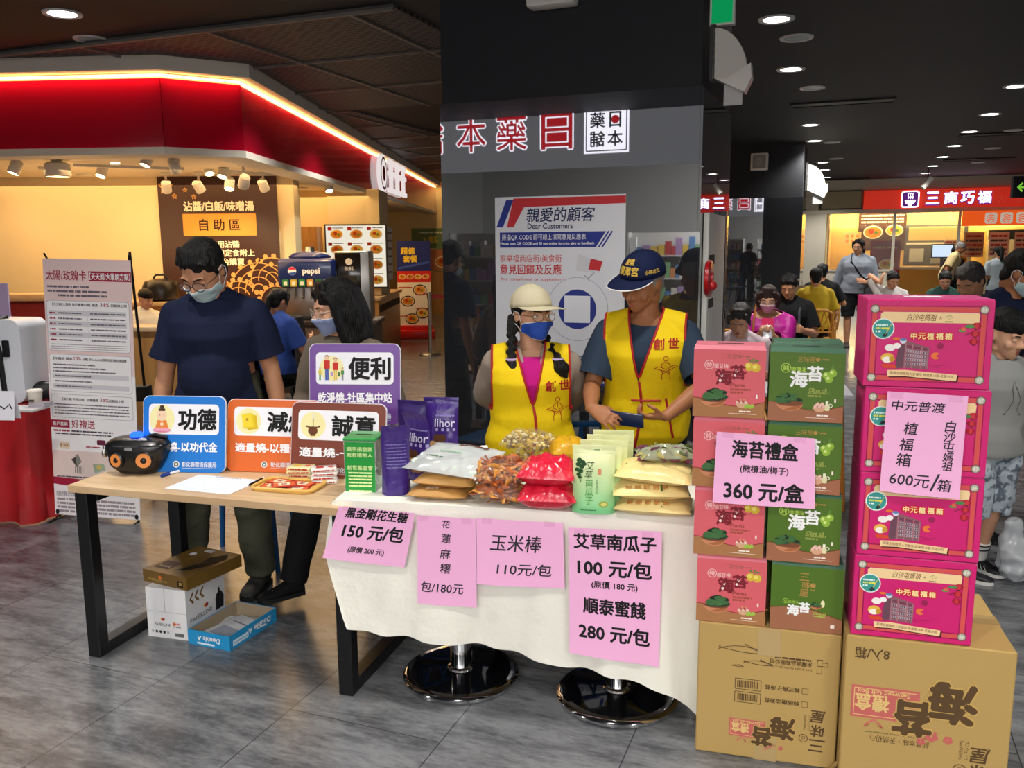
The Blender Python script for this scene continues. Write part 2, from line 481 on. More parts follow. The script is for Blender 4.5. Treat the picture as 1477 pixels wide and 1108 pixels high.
def hand(b, W, fd, pn, side, k, curl=0.35, spread=1.0, thumb=0.5):
    """Palm, four fingers and a thumb; fd = finger direction, pn = palm normal, side = +1 thumb on fd x pn side."""
    X = Vector(fd).normalized(); Z = Vector(pn); Z = (Z - X*Z.dot(X)).normalized(); Y = Z.cross(X)*side
    def pt(x, y, z): return W + (X*x + Y*y + Z*z)*k
    b.loft([(pt(-0.03, 0, 0), .026*k, .021*k, Y, Z), (pt(0.0, 0, 0), .028*k, .020*k, Y, Z), (pt(0.03, .002, 0), .037*k, .018*k, Y, Z),
            (pt(0.07, 0, -.001), .042*k, .015*k, Y, Z), (pt(0.094, -.001, -.001), .039*k, .011*k, Y, Z)], 16, 2.4)
    for y, L, r, sp in ((.031, .070, .0078, .10), (.0105, .079, .0080, .03), (-.0105, .073, .0078, -.04), (-.0305, .057, .0070, -.14)):
        p = (0.086, y, 0.0); a = curl*0.5; pts = [pt(*p)]; x, yy, z = p
        for j, q in enumerate((0.46, 0.31, 0.23)):
            l = L*q
            x += l*math.cos(a); z += l*math.sin(a); yy += l*sp*spread
            pts.append(pt(x, yy, z)); a += curl*(1.1 if j == 0 else 0.8)
        b.chain(pts, [r*1.05*k, r*k, r*.95*k, r*.82*k], 10)
    t0 = (0.022, .026, .006); t1 = (0.052, .050+.004*thumb, .016+.014*thumb); t2 = (0.080, .056-.012*thumb, .022+.024*thumb)
    b.chain([pt(*t0), pt(*t1), pt(*t2)], [.0135*k, .0100*k, .0082*k], 10)
def head_blob(b, M, fem=0.0):
    b.M = M
    b.ell((0, .012, .140), (.0755, .094, .090))
    b.loft([((0, -.058, .004), .018, .016), ((0, -.056, .014), .030-.004*fem, .028), ((0, -.043, .030), .046-.005*fem, .044), ((0, -.030, .055), .060-.005*fem, .058),
            ((0, -.018, .085), .067-.002*fem, .070), ((0, -.008, .115), .070, .080), ((0, .0, .15), .070, .085)], 22)
    b.cap((-.046, -.004, .046), (.046, -.004, .046), .020); b.cap((0, -.066, .016), (0, -.060, .02), .017)      # jaw, chin
    b.loft([((0, -.080, .122), .008, .010), ((0, -.092, .100), .010, .014), ((0, -.102, .084), .014, .016), ((0, -.098, .074), .016, .014), ((0, -.088, .070), .012, .012)], 14)
    for sx in (-1, 1):
        b.ell((sx*.0135, -.090, .076), (.0085, .011, .0085), 10, 8)
        b.ell((sx*.040, -.060, .080), (.026, .022, .024), 12, 8)                                         # cheek
        b.cap((sx*.012, -.084, .128), (sx*.046, -.072, .130), .0095, .009)                                # brow ridge
        b.ell((sx*.075, .014, .106), (.0065, .018, .030), 12, 10)                                          # ear
    b.cap((-.017, -.082, .050), (.017, -.082, .050), .0068); b.cap((-.015, -.081, .040), (.015, -.081, .040), .0075)
    b.M = Matrix.Identity(4)
def face_bits(mb, M, lids=0.35, gaze=(0, 0), brow=HAIR, skin=SKIN, mouth=True):
    old = mb.T; mb.T = M
    for sx in (-1, 1):
        c = (sx*.031, -.0725, .1105)
        mb.ball(c, (.0150, .0125, .0105), EYEW, 12, 8)
        mb.ball((c[0]+gaze[0]*.006, -.0815, c[2]+gaze[1]*.004), (.0058, .0045, .0058), IRIS, 10, 6)
        vs = []; fs = []; n = 10                                       # upper lid, lower lid
        for (z0, z1, r) in ((1.0, 0.55-1.35*lids, 1.10), (-1.0, -0.62, 1.07)):
            rows = 4; b0 = len(vs)
            for i in range(rows+1):
                zz = z0+(z1-z0)*i/rows; w = math.sqrt(max(0, 1-min(1, zz*zz)))
                for k in range(n+1):
                    a = PI*k/n; vs.append((c[0]+r*.0156*w*math.cos(a), c[1]-r*.0132*w*math.sin(a), c[2]+r*.0110*zz))
            for i in range(rows):
                for k in range(n):
                    q = b0+i*(n+1)+k; fs.append((q, q+1, q+n+2, q+n+1))
        mb.add(vs, fs, skin)
        mb.tube([(sx*.014, -.0905, .1285), (sx*.028, -.0895, .1335), (sx*.042, -.0815, .1325), (sx*.050, -.074, .128)], [.0030, .0036, .0030, .0014], brow, 6, flat=0.7)
    if mouth:
        mb.tube([(-.022, -.0785, .0465), (-.008, -.0890, .0495), (0, -.0890, .0485), (.008, -.0890, .0495), (.022, -.0785, .0465)], [.002, .0048, .0046, .0048, .002], LIP, 8, flat=0.8)
        mb.tube([(-.019, -.0785, .0435), (0, -.0888, .0400), (.019, -.0785, .0435)], [.002, .0058, .002], LIP, 8, flat=0.8)
    mb.T = old
def human(label, loc, rz=0.0, h=1.68, wide=1.0, sit=None, lean=0, twist=0, tilt=0, head=(0, 0, 0), head_k=1.0, hands=(None, None), poles=(None, None),
          hd=(None, None), pn=(None, None), curl=(0.35, 0.35), feet=None, voxel=0.008, skin=SKIN, fem=0.0, belly=0.0, top=None, pants=None, shoes=None,
          hair='short', nup=0.0, hairm=None, lids=0.35, gaze=(0, 0), mask=None, glasses=None, group=None, legs=True, nface=True, thumb=(0.5, 0.5), name='person'):
    s = h/1.72; p = Person(); p.s = s
    root = thing(name, label, 'person', loc, rz, group); p.root = root
    dz = 0.0 if sit is None else (sit+0.12) - 0.92*s
    p.dz = dz; TW = R(twist)
    def B(x, y, z):
        t = sstep((z/s-0.92)/0.30); a = R(lean)*t; q = Vector((x, y, z-0.95*s))
        q = Matrix.Rotation(R(tilt)*t, 3, 'Y') @ (Matrix.Rotation(a, 3, 'X') @ (Matrix.Rotation(TW*t, 3, 'Z') @ q))
        return q + Vector((0, 0, 0.95*s+dz))
    p.B = B
    def BX(z): return (B(1, 0, z)-B(0, 0, z)).normalized(), (B(0, 1, z)-B(0, 0, z)).normalized()
    def torso(b, e, zlo=0.84, hi=True, flare=0.0):
        T = [(.80, .120, .085, 0), (.86, .158, .112, .004), (.95, .168, .120, .006), (1.05, .150-.012*fem, .108, 0), (1.16, .150-.006*fem, .110, -.002),
             (1.28, .168-.006*fem, .120, -.006-.008*fem), (1.35, .166, .106, .0), (1.40, .124, .080, .006), (1.445, .072, .058, .010)]
        secs = []
        for z, rx, ry, yo in T:
            if z < zlo: continue
            X, Y = BX(z*s); k = 1+flare*max(0, (1.15-z)/0.3)
            secs.append((B(0, yo*s, z*s), (rx*s*wide+e)*k, (ry*s*(0.5+0.5*wide)+e)*k, X, Y))
        b.loft(secs, 28, 2.25)
        if belly: b.ell(B(0, -.045*s, 1.08*s), ((.135*wide)*s+e, (.085+.06*belly)*s+e, .16*s+e))
        if fem:
            for sx in (-1, 1): b.ell(B(sx*.072*s, -.085*s, 1.265*s), (.068*s+e*.6, (.045+.02*fem)*s+e*.6, .068*s+e*.6), 14, 10)
        for sx in (-1, 1):
            b.cap(B(sx*.04*s, .015*s, 1.445*s), B(sx*.145*s*wide, .008*s, 1.375*s), .034*s+e*.6, .044*s+e*.6)
    shw = .171*s*(0.4+0.6*wide)
    SH = [B(sx*shw, .005*s, 1.368*s) for sx in (-1, 1)]
    L1, L2 = .285*s, .250*s; EL = []; WR = []; HD = []
    for i, sx in enumerate((-1, 1)):
        W = Vector(hands[i]) if hands[i] is not None else B(sx*(shw+.075*s*wide), -.06*s, .84*s)
        pole = poles[i] if poles[i] is not None else Vector((sx*.5, 1.0, -.35))
        e, W = ik(SH[i], W, L1, L2, pole); EL.append(e); WR.append(W)
        HD.append(Vector(hd[i]).normalized() if hd[i] is not None else (W-e).normalized())
    p.SH, p.EL, p.WR, p.HD = SH, EL, WR, HD
    if sit is None:
        ft = feet or ((-.10*s, 0, 0, 8), (.10*s, 0, 0, -8))
        HIP = [Vector((sx*.088*s*wide, .005*s, .90*s)) for sx in (-1, 1)]
        AN = [Vector((f[0], f[1]+.03*s, f[2]+.085*s)) for f in ft]
        KN = []
        for i in (0, 1):
            k, a = ik(HIP[i], AN[i], .42*s, .405*s, Vector((0.1*(-1, 1)[i], -1, 0))); KN.append(k); AN[i] = a
    else:
        ft = feet or ((-.12*s, -.42*s, 0, 5), (.12*s, -.42*s, 0, -5))
        HIP = [Vector((sx*.088*s*wide, .0, sit+.108)) for sx in (-1, 1)]
        AN = [Vector((f[0], f[1]+.02*s, f[2]+.085*s)) for f in ft]
        KN = []
        for i in (0, 1):
            k, a = ik(HIP[i], AN[i], .42*s, .405*s, Vector((0, -1, 1))); KN.append(k); AN[i] = a
    p.HIP, p.KN, p.AN = HIP, KN, AN
    piv = B(0, .008*s, 1.512*s)+Vector((0, 0, nup)); hk = s*head_k if h > 1.4 else s*head_k
    M = Matrix.Translation(piv) @ Matrix.Rotation(R(lean)*0.35, 4, 'X') @ Matrix.Rotation(R(head[1])+TW*0.5, 4, 'Z') @ Matrix.Rotation(R(head[0]), 4, 'X') @ Matrix.Rotation(R(head[2]), 4, 'Y') @ Matrix.Scale(hk, 4) @ Matrix.Translation((0, -.012, -.040))
    p.M = M
    # body
    b = Blob(); torso(b, 0.0)
    nk = .054*s*(1-.12*fem)*(.5+.5*head_k)
    b.cap(B(0, .012*s, 1.40*s), M @ Vector((0, .018, .05)), nk*1.12, nk)
    b.cap(M @ Vector((0, .03, .03)), M @ Vector((0, .03, .10)), nk*.95, nk*1.0)
    for i, sx in enumerate((-1, 1)):
        b.cap(SH[i], SH[i]+(EL[i]-SH[i])*0.1, .054*s*(.5+.5*wide))
        b.chain([SH[i], SH[i].lerp(EL[i], .5), EL[i], EL[i].lerp(WR[i], .35), WR[i]], [x*s*(.55+.45*wide)*(1-.1*fem) for x in (.050, .046, .039, .041, .027)])
        side = -1 if i == 0 else 1
        n_ = pn[i] if pn[i] is not None else (Vector((-sx, 0.25, 0)))
        # thumb side: forward for hanging arms
        X = HD[i]; Z = Vector(n_); Z = (Z-X*Z.dot(X)).normalized()
        hand(b, WR[i]+X*.012*s, X, Z, side, s, curl[i], thumb=thumb[i])
        if legs:
            b.chain([HIP[i], HIP[i].lerp(KN[i], .5), KN[i], KN[i].lerp(AN[i], .33), AN[i]], [x*s*(.6+.4*wide) for x in (.088, .075, .055, .053, .036)])
            f = ft[i]; A = Matrix.Rotation(R(f[3]), 3, 'Z')
            q = AN[i]; b.cap(q + A @ Vector((0, 0, -.040*s)), q + A @ Vector((0, -.11*s, -.050*s)), .024*s, .018*s)
    head_blob(b, M, fem)
    me = b.remesh(voxel, 3 if voxel < .009 else 2)
    p.bvh = bvh_of(me)
    mb = MB(); face_bits(mb, M, lids, gaze, hairm or HAIR, skin, mouth=(mask is None))
    if nface:
        nb = len(me.vertices); nf = len(me.polygons)
        vs = [tuple(v.co) for v in me.vertices]+[tuple(v) for v in mb.v]
        fs = [tuple(q.vertices) for q in me.polygons]+[tuple(nb+i for i in f) for f in mb.f]
        m2 = bpy.data.meshes.new('body'); m2.from_pydata(vs, [], fs)
        mats = [skin]+[q for q in mb.mats if q is not skin]
        m2.polygons.foreach_set('material_index', [0]*nf+[mats.index(mb.mats[i]) for i in mb.fm])
        bpy.data.meshes.remove(me); me = m2
        p.body = finish(me, 'body', root, mats)
    else:
        p.body = finish(me, 'body', root, skin)
    # clothing
    vx = max(voxel*1.25, .0075)
    def garment(top):
        e = top.get('ease', .018); b = Blob(); torso(b, e, .80, flare=top.get('flare', 0.10))
        sl = top.get('sleeve', 0.5); se = top.get('se', e*1.1)
        for i, sx in enumerate((-1, 1)):
            if sl <= 0: continue
            r = [x*s*(.55+.45*wide)+se*(.45 if x == .050 else 1) for x in (.050, .048, .041, .040, .028)]
            if sl <= 1:
                b.cap(SH[i], SH[i].lerp(EL[i], min(1, sl+.12)), r[0]+.004, r[1]+top.get('sflare', .006))
            else:
                b.chain([SH[i], SH[i].lerp(EL[i], .5), EL[i], EL[i].lerp(WR[i], .35), EL[i].lerp(WR[i], sl-1+.05)], r)
        me = b.remesh(vx, 4)
        wrinkle(me, top.get('wr', .006), top.get('wf', 7.0), top.get('seed', 1.3), (1, 1, .8))
        hem = B(0, 0, top.get('hem', .86)*s); pl = []
        pl.append((hem, (0, 0, -1), lambda c: True if sit is None else c.y > -.22*s))
        for i in (0, 1):
            if sl <= 0: continue
            if sl <= 1: q = SH[i].lerp(EL[i], sl); n = (EL[i]-SH[i]).normalized()
            else: q = EL[i].lerp(WR[i], sl-1); n = (WR[i]-EL[i]).normalized()
            pl.append((q, n, lambda c, q=q, n=n: (c-q-n*(c-q).dot(n)).length < .11*s and (c-q).dot(n) < .2*s))
        X, Y = BX(1.45*s); U = X.cross(Y)
        nz = top.get('neck', 1.482); nn = (U*math.cos(R(24)) - Y*math.sin(R(24)))
        q = B(0, -.01*s, nz*s)
        if not top.get('nocrew'): pl.append((q, nn, lambda c, q=q: (c-q).length < .2*s))
        if top.get('neck2'): pl += top['neck2'](p)
        cut(me, pl)
        o = finish(me, top.get('name', 't_shirt'), root, top['mat']); thicken(o, .003)
        return o, bvh_of(me)
    p.torso, p.BX, p.garment, p.shw = torso, BX, garment, shw
    if top: p.top, p.topb = garment(top)
    if pants and legs:
        e = pants.get('ease', .014); b = Blob(); L = pants.get('len', 1.0)
        T = [(.82, .135, .10), (.88, .165, .118), (.95, .172, .122), (1.03, .156, .112), (1.08, .15, .108)]
        b.loft([(Vector((0, 0, z*s+dz)), rx*s*wide+e*.6, ry*s*(.5+.5*wide)+e*.6) for z, rx, ry in T], 26, 2.3)
        for i in (0, 1):
            r = [x*s*(.6+.4*wide)+e for x in (.090, .078, .060, .056, .044)]
            b.chain([HIP[i], HIP[i].lerp(KN[i], .5), KN[i], KN[i].lerp(AN[i], .4), AN[i]+Vector((0, 0, -.02))], r)
        me = b.remesh(vx*1.1, 4)
        wrinkle(me, pants.get('wr', .006), 9.0, 4.0, (1, 1, 1.4))
        pl = []
        for i in (0, 1):
            if L >= .5: q = KN[i].lerp(AN[i], (L-.5)*2); n = (AN[i]-KN[i]).normalized()
            else: q = HIP[i].lerp(KN[i], L*2); n = (KN[i]-HIP[i]).normalized()
            pl.append((q, n, lambda c, q=q, n=n: (c-q-n*(c-q).dot(n)).length < .18*s and (c-q).dot(n) < .5*s))
        cut(me, pl)
        p.pants = finish(me, pants.get('name', 'trousers'), root, pants['mat']); thicken(p.pants, .003)
    if shoes and legs:
        for i in (0, 1):
            f = ft[i]; mb = MB()
            mb.T = Matrix.Translation((AN[i].x, AN[i].y, AN[i].z-.085*s)) @ Matrix.Rotation(R(f[3]), 4, 'Z') @ Matrix.Scale(s, 4)
            if len(f) > 4: mb.T = mb.T @ Matrix.Rotation(R(f[4]), 4, 'X')
            st = [(.062, .020, .050), (.055, .034, .082), (.02, .038, .098), (-.03, .040, .092), (-.07, .044, .066), (-.11, .047, .052), (-.15, .045, .046), (-.178, .034, .038), (-.192, .014, .026)]
            vs = []; fs = []; n = 14
            for y, w, hh in st:
                for k in range(n):
                    a = 2*PI*k/n; cc, ss = math.cos(a), math.sin(a)
                    vs.append((w*math.copysign(abs(cc)**.7, cc), y, .012+(hh-.012)*(.5+.5*math.copysign(abs(ss)**.8, ss))))
            for q in range(len(st)-1):
                for k in range(n): fs.append((q*n+k, (q+1)*n+k, (q+1)*n+(k+1) % n, q*n+(k+1) % n))
            fs += [tuple(range(n)), tuple((len(st)-1)*n+k for k in reversed(range(n)))]
            mb.add(vs, fs, shoes['mat']); so = mb.build('shoe', root, 60)
            sb = MB(); sb.T = mb.T; out = [(w*1.06+.002, y) for y, w, _ in st]
            pts = out+[(-x, y) for x, y in reversed(out)]
            sb.prism(list(reversed(pts)), 0, .022, shoes.get('sole', RUB)); sb.build('sole', so, 30)
            if shoes.get('stripes'):
                qb = MB(); qb.T = mb.T
                for sx in (-1, 1):
                    for j in range(3): qb.tube([(sx*.046, -.045-j*.026, .022), (sx*.043, -.028-j*.026, .05), (sx*.030, -.02-j*.026, .073-j*.008)], .005, SHOEW, 6, flat=.5)
                qb.build('stripe', so)
    if hair:
        hb = Blob(); hb.M = M; rr = random.Random(len(label))
        if hair in ('short', 'bob', 'long', 'tail', 'bun', 'under'):
            hb.ell((0, .020, .152), (.0835, .0985, .0895)); hb.ell((0, .060, .085), (.062, .045, .062))
        if hair == 'buzz':
            hb.ell((0, .022, .140), (.0800, .0950, .0900)); hb.ell((0, .055, .085), (.060, .048, .055))
        if hair == 'short':
            for i in range(46):
                a = rr.uniform(-1.15, 1.15); t = rr.uniform(.2, 1.0)
                c = Vector((.070*math.sin(a), -.066*math.cos(a)+.005, .196+.012*rr.random()-.02*abs(math.sin(a))))
                hb.cap(c+Vector((-.01, .04, .014)), c+Vector((rr.uniform(-.012, .012), -.008, -.018*t)), .016, .006, 7)
            for sx in (-1, 1): hb.cap((sx*.072, -.018, .155), (sx*.073, -.012, .115), .014, .007)
        if hair == 'bowl':
            hb.ell((0, .012, .170), (.082, .100, .078)); hb.loft([((0, .012, .142), .083, .101), ((0, .012, .175), .083, .101)], 24)
        if hair in ('bob', 'long', 'tail', 'bun'):
            for i in range(26):                                   # parted fringe
                a = rr.uniform(-1.0, 1.0)
                c = Vector((.078*math.sin(a), -.080*math.cos(a)*.98, .150+rr.uniform(-.012, .008)))
                if hair in ('tail', 'bun'): c.z += .030; c.y += .012
                hb.cap((c.x*.55, -.045, .222), c, .016, .007, 7)
            for sx in (-1, 1): hb.chain([(sx*.060, -.055, .185), (sx*.079, -.040, .14), (sx*.080, -.028, .09)], [.02, .014, .010])
        if hair == 'bob':
            for sx in (-1, 1): hb.chain([(sx*.077, .0, .15), (sx*.084, .01, .08), (sx*.076, .015, .03)], [.03, .032, .018])
            hb.chain([(0, .08, .14), (0, .085, .06), (0, .07, .01)], [.06, .058, .035])
        if hair == 'long':
            for i in range(15):
                a = R(-118+236*i/14); x = .082*math.sin(a); y = .02+.085*math.cos(a)
                hb.chain([(x*.9, y*.9, .17), (x*1.06, y*1.05, .08), (x*1.12+rr.uniform(-.01, .01), y*1.0+.004, -.03), (x*1.16+rr.uniform(-.012, .012), y*.85-.01, -.115-.02*rr.random())], [.028, .030, .030, .012], 9)
        if hair == 'tail':
            hb.chain([(0, .10, .16), (0, .135, .12), (.01, .140, .02), (.02, .13, -.07)], [.026, .034, .034, .012])
        if hair == 'bun':
            hb.ell((0, .118, .15), (.042, .038, .042))
        me = hb.remesh(max(.005, voxel*.8), 2)
        wrinkle(me, .0035, 42, 2.0, (1, 1, .35))
        p.hair = finish(me, 'hair', root, hairm or HAIR)
    if mask: face_mask(p, mask, root)
    if glasses: spectacles(p, glasses, root)
    return p
def face_mask(p, m, root):
    M = p.M; Mi = M.inverted(); nu, nv = 25, 14
    rr = np.zeros((nv, nu)); TH = [R(-78+156*i/(nu-1)) for i in range(nu)]
    zt = lambda i: .088-.012*abs(i-12)/12*1.0 - (0.004 if abs(i-12) > 9 else 0)
    zb = lambda i: .004+.032*(abs(i-12)/12)**1.5
    for j in range(nv):
        for i in range(nu):
            z = zt(i)+(zb(i)-zt(i))*j/(nv-1); d = Vector((math.sin(TH[i]), -math.cos(TH[i]), 0))
            o = Vector((0, 0, z))+d*.3; wo = M @ o; wd = ((M @ Vector((0, 0, z)))-wo).normalized()
            hit = p.bvh.ray_cast(wo, wd)
            rr[j, i] = ((Mi @ hit[0])-Vector((0, 0, z))).length if hit[0] is not None else .08
    for j in range(1, nv): rr[j] = np.maximum(rr[j], rr[j-1]-.0040)
    for _ in range(3):
        q = rr.copy(); q[1:-1, 1:-1] = np.maximum(rr[1:-1, 1:-1], (rr[:-2, 1:-1]+rr[2:, 1:-1]+rr[1:-1, :-2]+rr[1:-1, 2:])/4); rr = q
    mb = MB(); mb.T = M; pts = {}
    for j in range(nv):
        for i in range(nu):
            z = zt(i)+(zb(i)-zt(i))*j/(nv-1)
            r = rr[j, i]+.005+.0022*((j*1.0/3.2) % 1.0)*math.cos(TH[i])
            pts[(i, j)] = Vector((r*math.sin(TH[i]), -r*math.cos(TH[i]), z))
    grid_mesh(mb, nu, nv, lambda i, j: pts[(i, j)], m)
    o = mb.build('face_mask', root, 75); thicken(o, .0015)
    e = MB(); e.T = M; wm = mat('mask_white', '#e9e9ec', .7)
    e.tube([pts[(i, 0)] for i in range(nu)], .0022, wm, 6); e.tube([pts[(i, nv-1)] for i in range(nu)], .0022, wm, 6)
    for i, sx in ((0, -1), (nu-1, 1)):
        e.tube([pts[(i, 0)], Vector((sx*.081, -.012, .125)), Vector((sx*.084, .018, .130)), Vector((sx*.081, .034, .108))], .0016, wm, 5)
        e.tube([pts[(i, nv-1)], Vector((sx*.078, .0, .065)), Vector((sx*.080, .026, .078)), Vector((sx*.081, .034, .108))], .0016, wm, 5)
    e.build('ear_loop', o)
def spectacles(p, m, root, rx=.026, ry=.021):
    mb = MB(); mb.T = p.M
    for sx in (-1, 1):
        c = Vector((sx*.032, -.1025, .108))
        mb.tube([c+Vector((rx*math.cos(a), .006*abs(math.cos(a))*(1 if math.cos(a)*sx > 0 else .2), ry*math.sin(a))) for a in [2*PI*k/22 for k in range(22)]], .0016, m, 6, closed=True)
        mb.tube([c+Vector((sx*rx, .006, .004)), Vector((sx*.080, -.05, .114)), Vector((sx*.083, .012, .116))], .0015, m, 6)
    mb.tube([(-.007, -.104, .110), (0, -.107, .114), (.007, -.104, .110)], .0016, m, 6)
    o = mb.build('glasses', root)
    lb = MB(); lb.T = p.M; g = clear('lens', '#ffffff', .9, .02)
    for sx in (-1, 1):
        lb.add([(sx*.032+rx*.95*math.cos(2*PI*k/18), -.1025, .108+ry*.95*math.sin(2*PI*k/18)) for k in range(18)], [tuple(range(18))], g)
    lb.build('lens', o)
def cap_hat(p, m, bm_, root, trim=None, back=-3, texts=None, brim_len=.108, droop=.018):
    M = p.M; mb = MB(); mb.T = M @ Matrix.Translation((0, .012, .158)) @ Matrix.Rotation(R(back), 4, 'X')
    rx, ry, rz_ = .0915, .1085, .092; n, k = 36, 10
    def dome(a, t, e=0.0): return Vector(((rx+e)*math.cos(t)*math.sin(a), -(ry+e)*math.cos(t)*math.cos(a), (rz_+e)*math.sin(t)**.92 - .012*(1-math.sin(t))))
    grid_mesh(mb, n, k+1, lambda i, j: dome(2*PI*i/n, PI/2*j/k*.985), m, True)
    mb.ball((0, 0, rz_+.001), (.008, .008, .004), m, 10, 6)
    for q in range(6): mb.tube([dome(2*PI*q/6+PI/6, PI/2*j/8*.97, .0004) for j in range(9)], .0012, m, 5)
    o = mb.build('cap', root, 60); thicken(o, .002)
    bb = MB(); bb.T = mb.T; nu, nv = 25, 7; P_ = {}
    for i in range(nu):
        a = R(-72+144*i/(nu-1)); f = math.cos(a*1.15)
        for j in range(nv):
            t = j/(nv-1); b0 = dome(a, 0.02)
            ext = brim_len*t*max(0, f)**.6
            P_[(i, j)] = b0+Vector((math.sin(a)*ext*.28, -ext, -droop*t*t*f*.6 - .018*t*max(0, f)**.5*(abs(math.sin(a))**1.6)))
    grid_mesh(bb, nu, nv, lambda i, j: P_[(i, j)], bm_); br = bb.build('brim', o, 60); thicken(br, -.003)
    if trim:
        tb = MB(); tb.T = mb.T; tb.tube([P_[(i, nv-1)] for i in range(nu)], .0022, trim, 6); tb.build('brim_edge', br)
    if texts:
        tb = MB(); tb.T = mb.T
        for (t, az, el, hh, mm, bold) in texts:
            tmp = MB(); tmp.text(t, 0, 0, hh, mm, bold=bold)
            tb.add([dome(R(az)+v.x/.098, R(el)+v.y/.098, .0014) for v in tmp.v], tmp.f, mm)
        tb.build('embroidery', o, 0)
    return o

# ---------------------------------------------------------------- the hall
def floor_mat():
    m = bpy.data.materials.new('vinyl_stone_planks'); m.use_nodes = True; nt = m.node_tree; b = nt.nodes['Principled BSDF']
    L = nt.links.new
    tc = nt.nodes.new('ShaderNodeTexCoord')
    br = nt.nodes.new('ShaderNodeTexBrick'); br.inputs['Scale'].default_value = 1.0
    br.inputs['Brick Width'].default_value = 1.2; br.inputs['Row Height'].default_value = 0.6; br.inputs['Mortar Size'].default_value = 0.0022
    br.inputs['Color1'].default_value = (0.38, 0.38, 0.38, 1); br.inputs['Color2'].default_value = (0.62, 0.62, 0.62, 1); br.inputs['Mortar'].default_value = (0.02, 0.02, 0.02, 1)
    br.offset = 0.5; br.inputs['Bias'].default_value = 0.0
    sx = nt.nodes.new('ShaderNodeMapping'); sx.inputs['Rotation'].default_value = (0, 0, R(90))
    L(tc.outputs['Object'], sx.inputs[0]); L(sx.outputs[0], br.inputs['Vector'])
    mp = nt.nodes.new('ShaderNodeMapping'); mp.inputs['Scale'].default_value = (1.0, 3.4, 1)
    L(tc.outputs['Object'], mp.inputs[0])
    n = nt.nodes.new('ShaderNodeTexNoise'); n.inputs['Scale'].default_value = 2.6; n.inputs['Detail'].default_value = 11; n.inputs['Roughness'].default_value = 0.74; n.inputs['Distortion'].default_value = 0.3
    L(mp.outputs[0], n.inputs['Vector'])
    n2 = nt.nodes.new('ShaderNodeTexNoise'); n2.inputs['Scale'].default_value = 14; n2.inputs['Detail'].default_value = 8; n2.inputs['Roughness'].default_value = 0.7
    L(mp.outputs[0], n2.inputs['Vector'])
    a = nt.nodes.new('ShaderNodeMath'); a.operation = 'MULTIPLY_ADD'; a.inputs[1].default_value = 0.42; L(n2.outputs[0], a.inputs[0]); L(n.outputs[0], a.inputs[2])
    bw = nt.nodes.new('ShaderNodeMath'); bw.operation = 'MULTIPLY_ADD'; bw.inputs[1].default_value = 0.35; L(br.outputs['Color'], bw.inputs[0]); L(a.outputs[0], bw.inputs[2])
    cr = nt.nodes.new('ShaderNodeValToRGB'); e = cr.color_ramp.elements
    e[0].position = 0.50; e[0].color = (*lin('#2f3134'), 1); e[1].position = 1.05; e[1].color = (*lin('#7b7d80'), 1)
    q = e.new(0.78); q.color = (*lin('#505256'), 1)
    L(bw.outputs[0], cr.inputs[0])
    mx = nt.nodes.new('ShaderNodeMix'); mx.data_type = 'RGBA'; L(br.outputs['Fac'], mx.inputs[0]); L(cr.outputs[0], mx.inputs[6]); mx.inputs[7].default_value = (*lin('#3c3d41'), 1)
    L(mx.outputs[2], b.inputs['Base Color'])
    rm = nt.nodes.new('ShaderNodeMath'); rm.operation = 'MULTIPLY_ADD'; rm.inputs[1].default_value = 0.16; rm.inputs[2].default_value = 0.15; L(n2.outputs[0], rm.inputs[0]); L(rm.outputs[0], b.inputs['Roughness'])
    bp = nt.nodes.new('ShaderNodeBump'); bp.inputs['Strength'].default_value = 0.06; bp.inputs['Distance'].default_value = 0.004; L(n2.outputs[0], bp.inputs['Height']); L(bp.outputs[0], b.inputs['Normal'])
    b.inputs['Specular IOR Level'].default_value = 0.6
    return m
mb = MB(); mb.box(-14, 26, -8, 38, -0.1, 0, floor_mat()); o = struct('floor', mb, 0); o.rotation_euler = (0, 0, AX)

CEIL = mat('ceiling_black', '#17181b', 0.7, var=(0.6, 0.3)); BAR = mat('ceiling_bar', '#75706a', 0.5)
def lattice_mat():
    m = bpy.data.materials.new('expanded_metal_ceiling'); m.use_nodes = True; nt = m.node_tree; b = nt.nodes['Principled BSDF']; L = nt.links.new
    tc = nt.nodes.new('ShaderNodeTexCoord'); br = nt.nodes.new('ShaderNodeTexBrick')
    br.inputs['Scale'].default_value = 1; br.inputs['Brick Width'].default_value = 0.10; br.inputs['Row Height'].default_value = 0.045; br.inputs['Mortar Size'].default_value = 0.008
    br.inputs['Color1'].default_value = (.004, .004, .005, 1); br.inputs['Color2'].default_value = (.006, .006, .007, 1); br.inputs['Mortar'].default_value = (.085, .08, .078, 1)
    L(tc.outputs['Object'], br.inputs['Vector']); L(br.outputs[0], b.inputs['Base Color']); b.inputs['Roughness'].default_value = .6
    return m
mb = MB(); mb.box(-14, 26, -8, 38, 3.25, 3.4, CEIL); o = struct('ceiling', mb, 0); o.rotation_euler = (0, 0, AX)
# expanded-metal tiles over the walkway beside the restaurant
mb = MB(); lm = lattice_mat()
c0 = E2.dot(Vector((-3.79, 6.73, 0))); r0 = E1.dot(Vector((-3.79, 6.73, 0)))
mb.box(-13, -2.9, 5.35, 9, 3.225, 3.249, lm); mb.box(-13, -5.5, 9, 20, 3.225, 3.249, lm)
for k in range(13): v = 5.35+k*1.22; mb.box(-13, -2.9 if v < 9 else -5.5, v-.012, v+.012, 3.205, 3.226, BAR)
for k in range(9): u = -13+k*1.22; mb.box(u-.012, u+.012, 5.35, 9 if u > -5.5 else 20, 3.207, 3.226, BAR)
o = struct('ceiling_lattice', mb, 0); o.rotation_euler = (0, 0, AX)

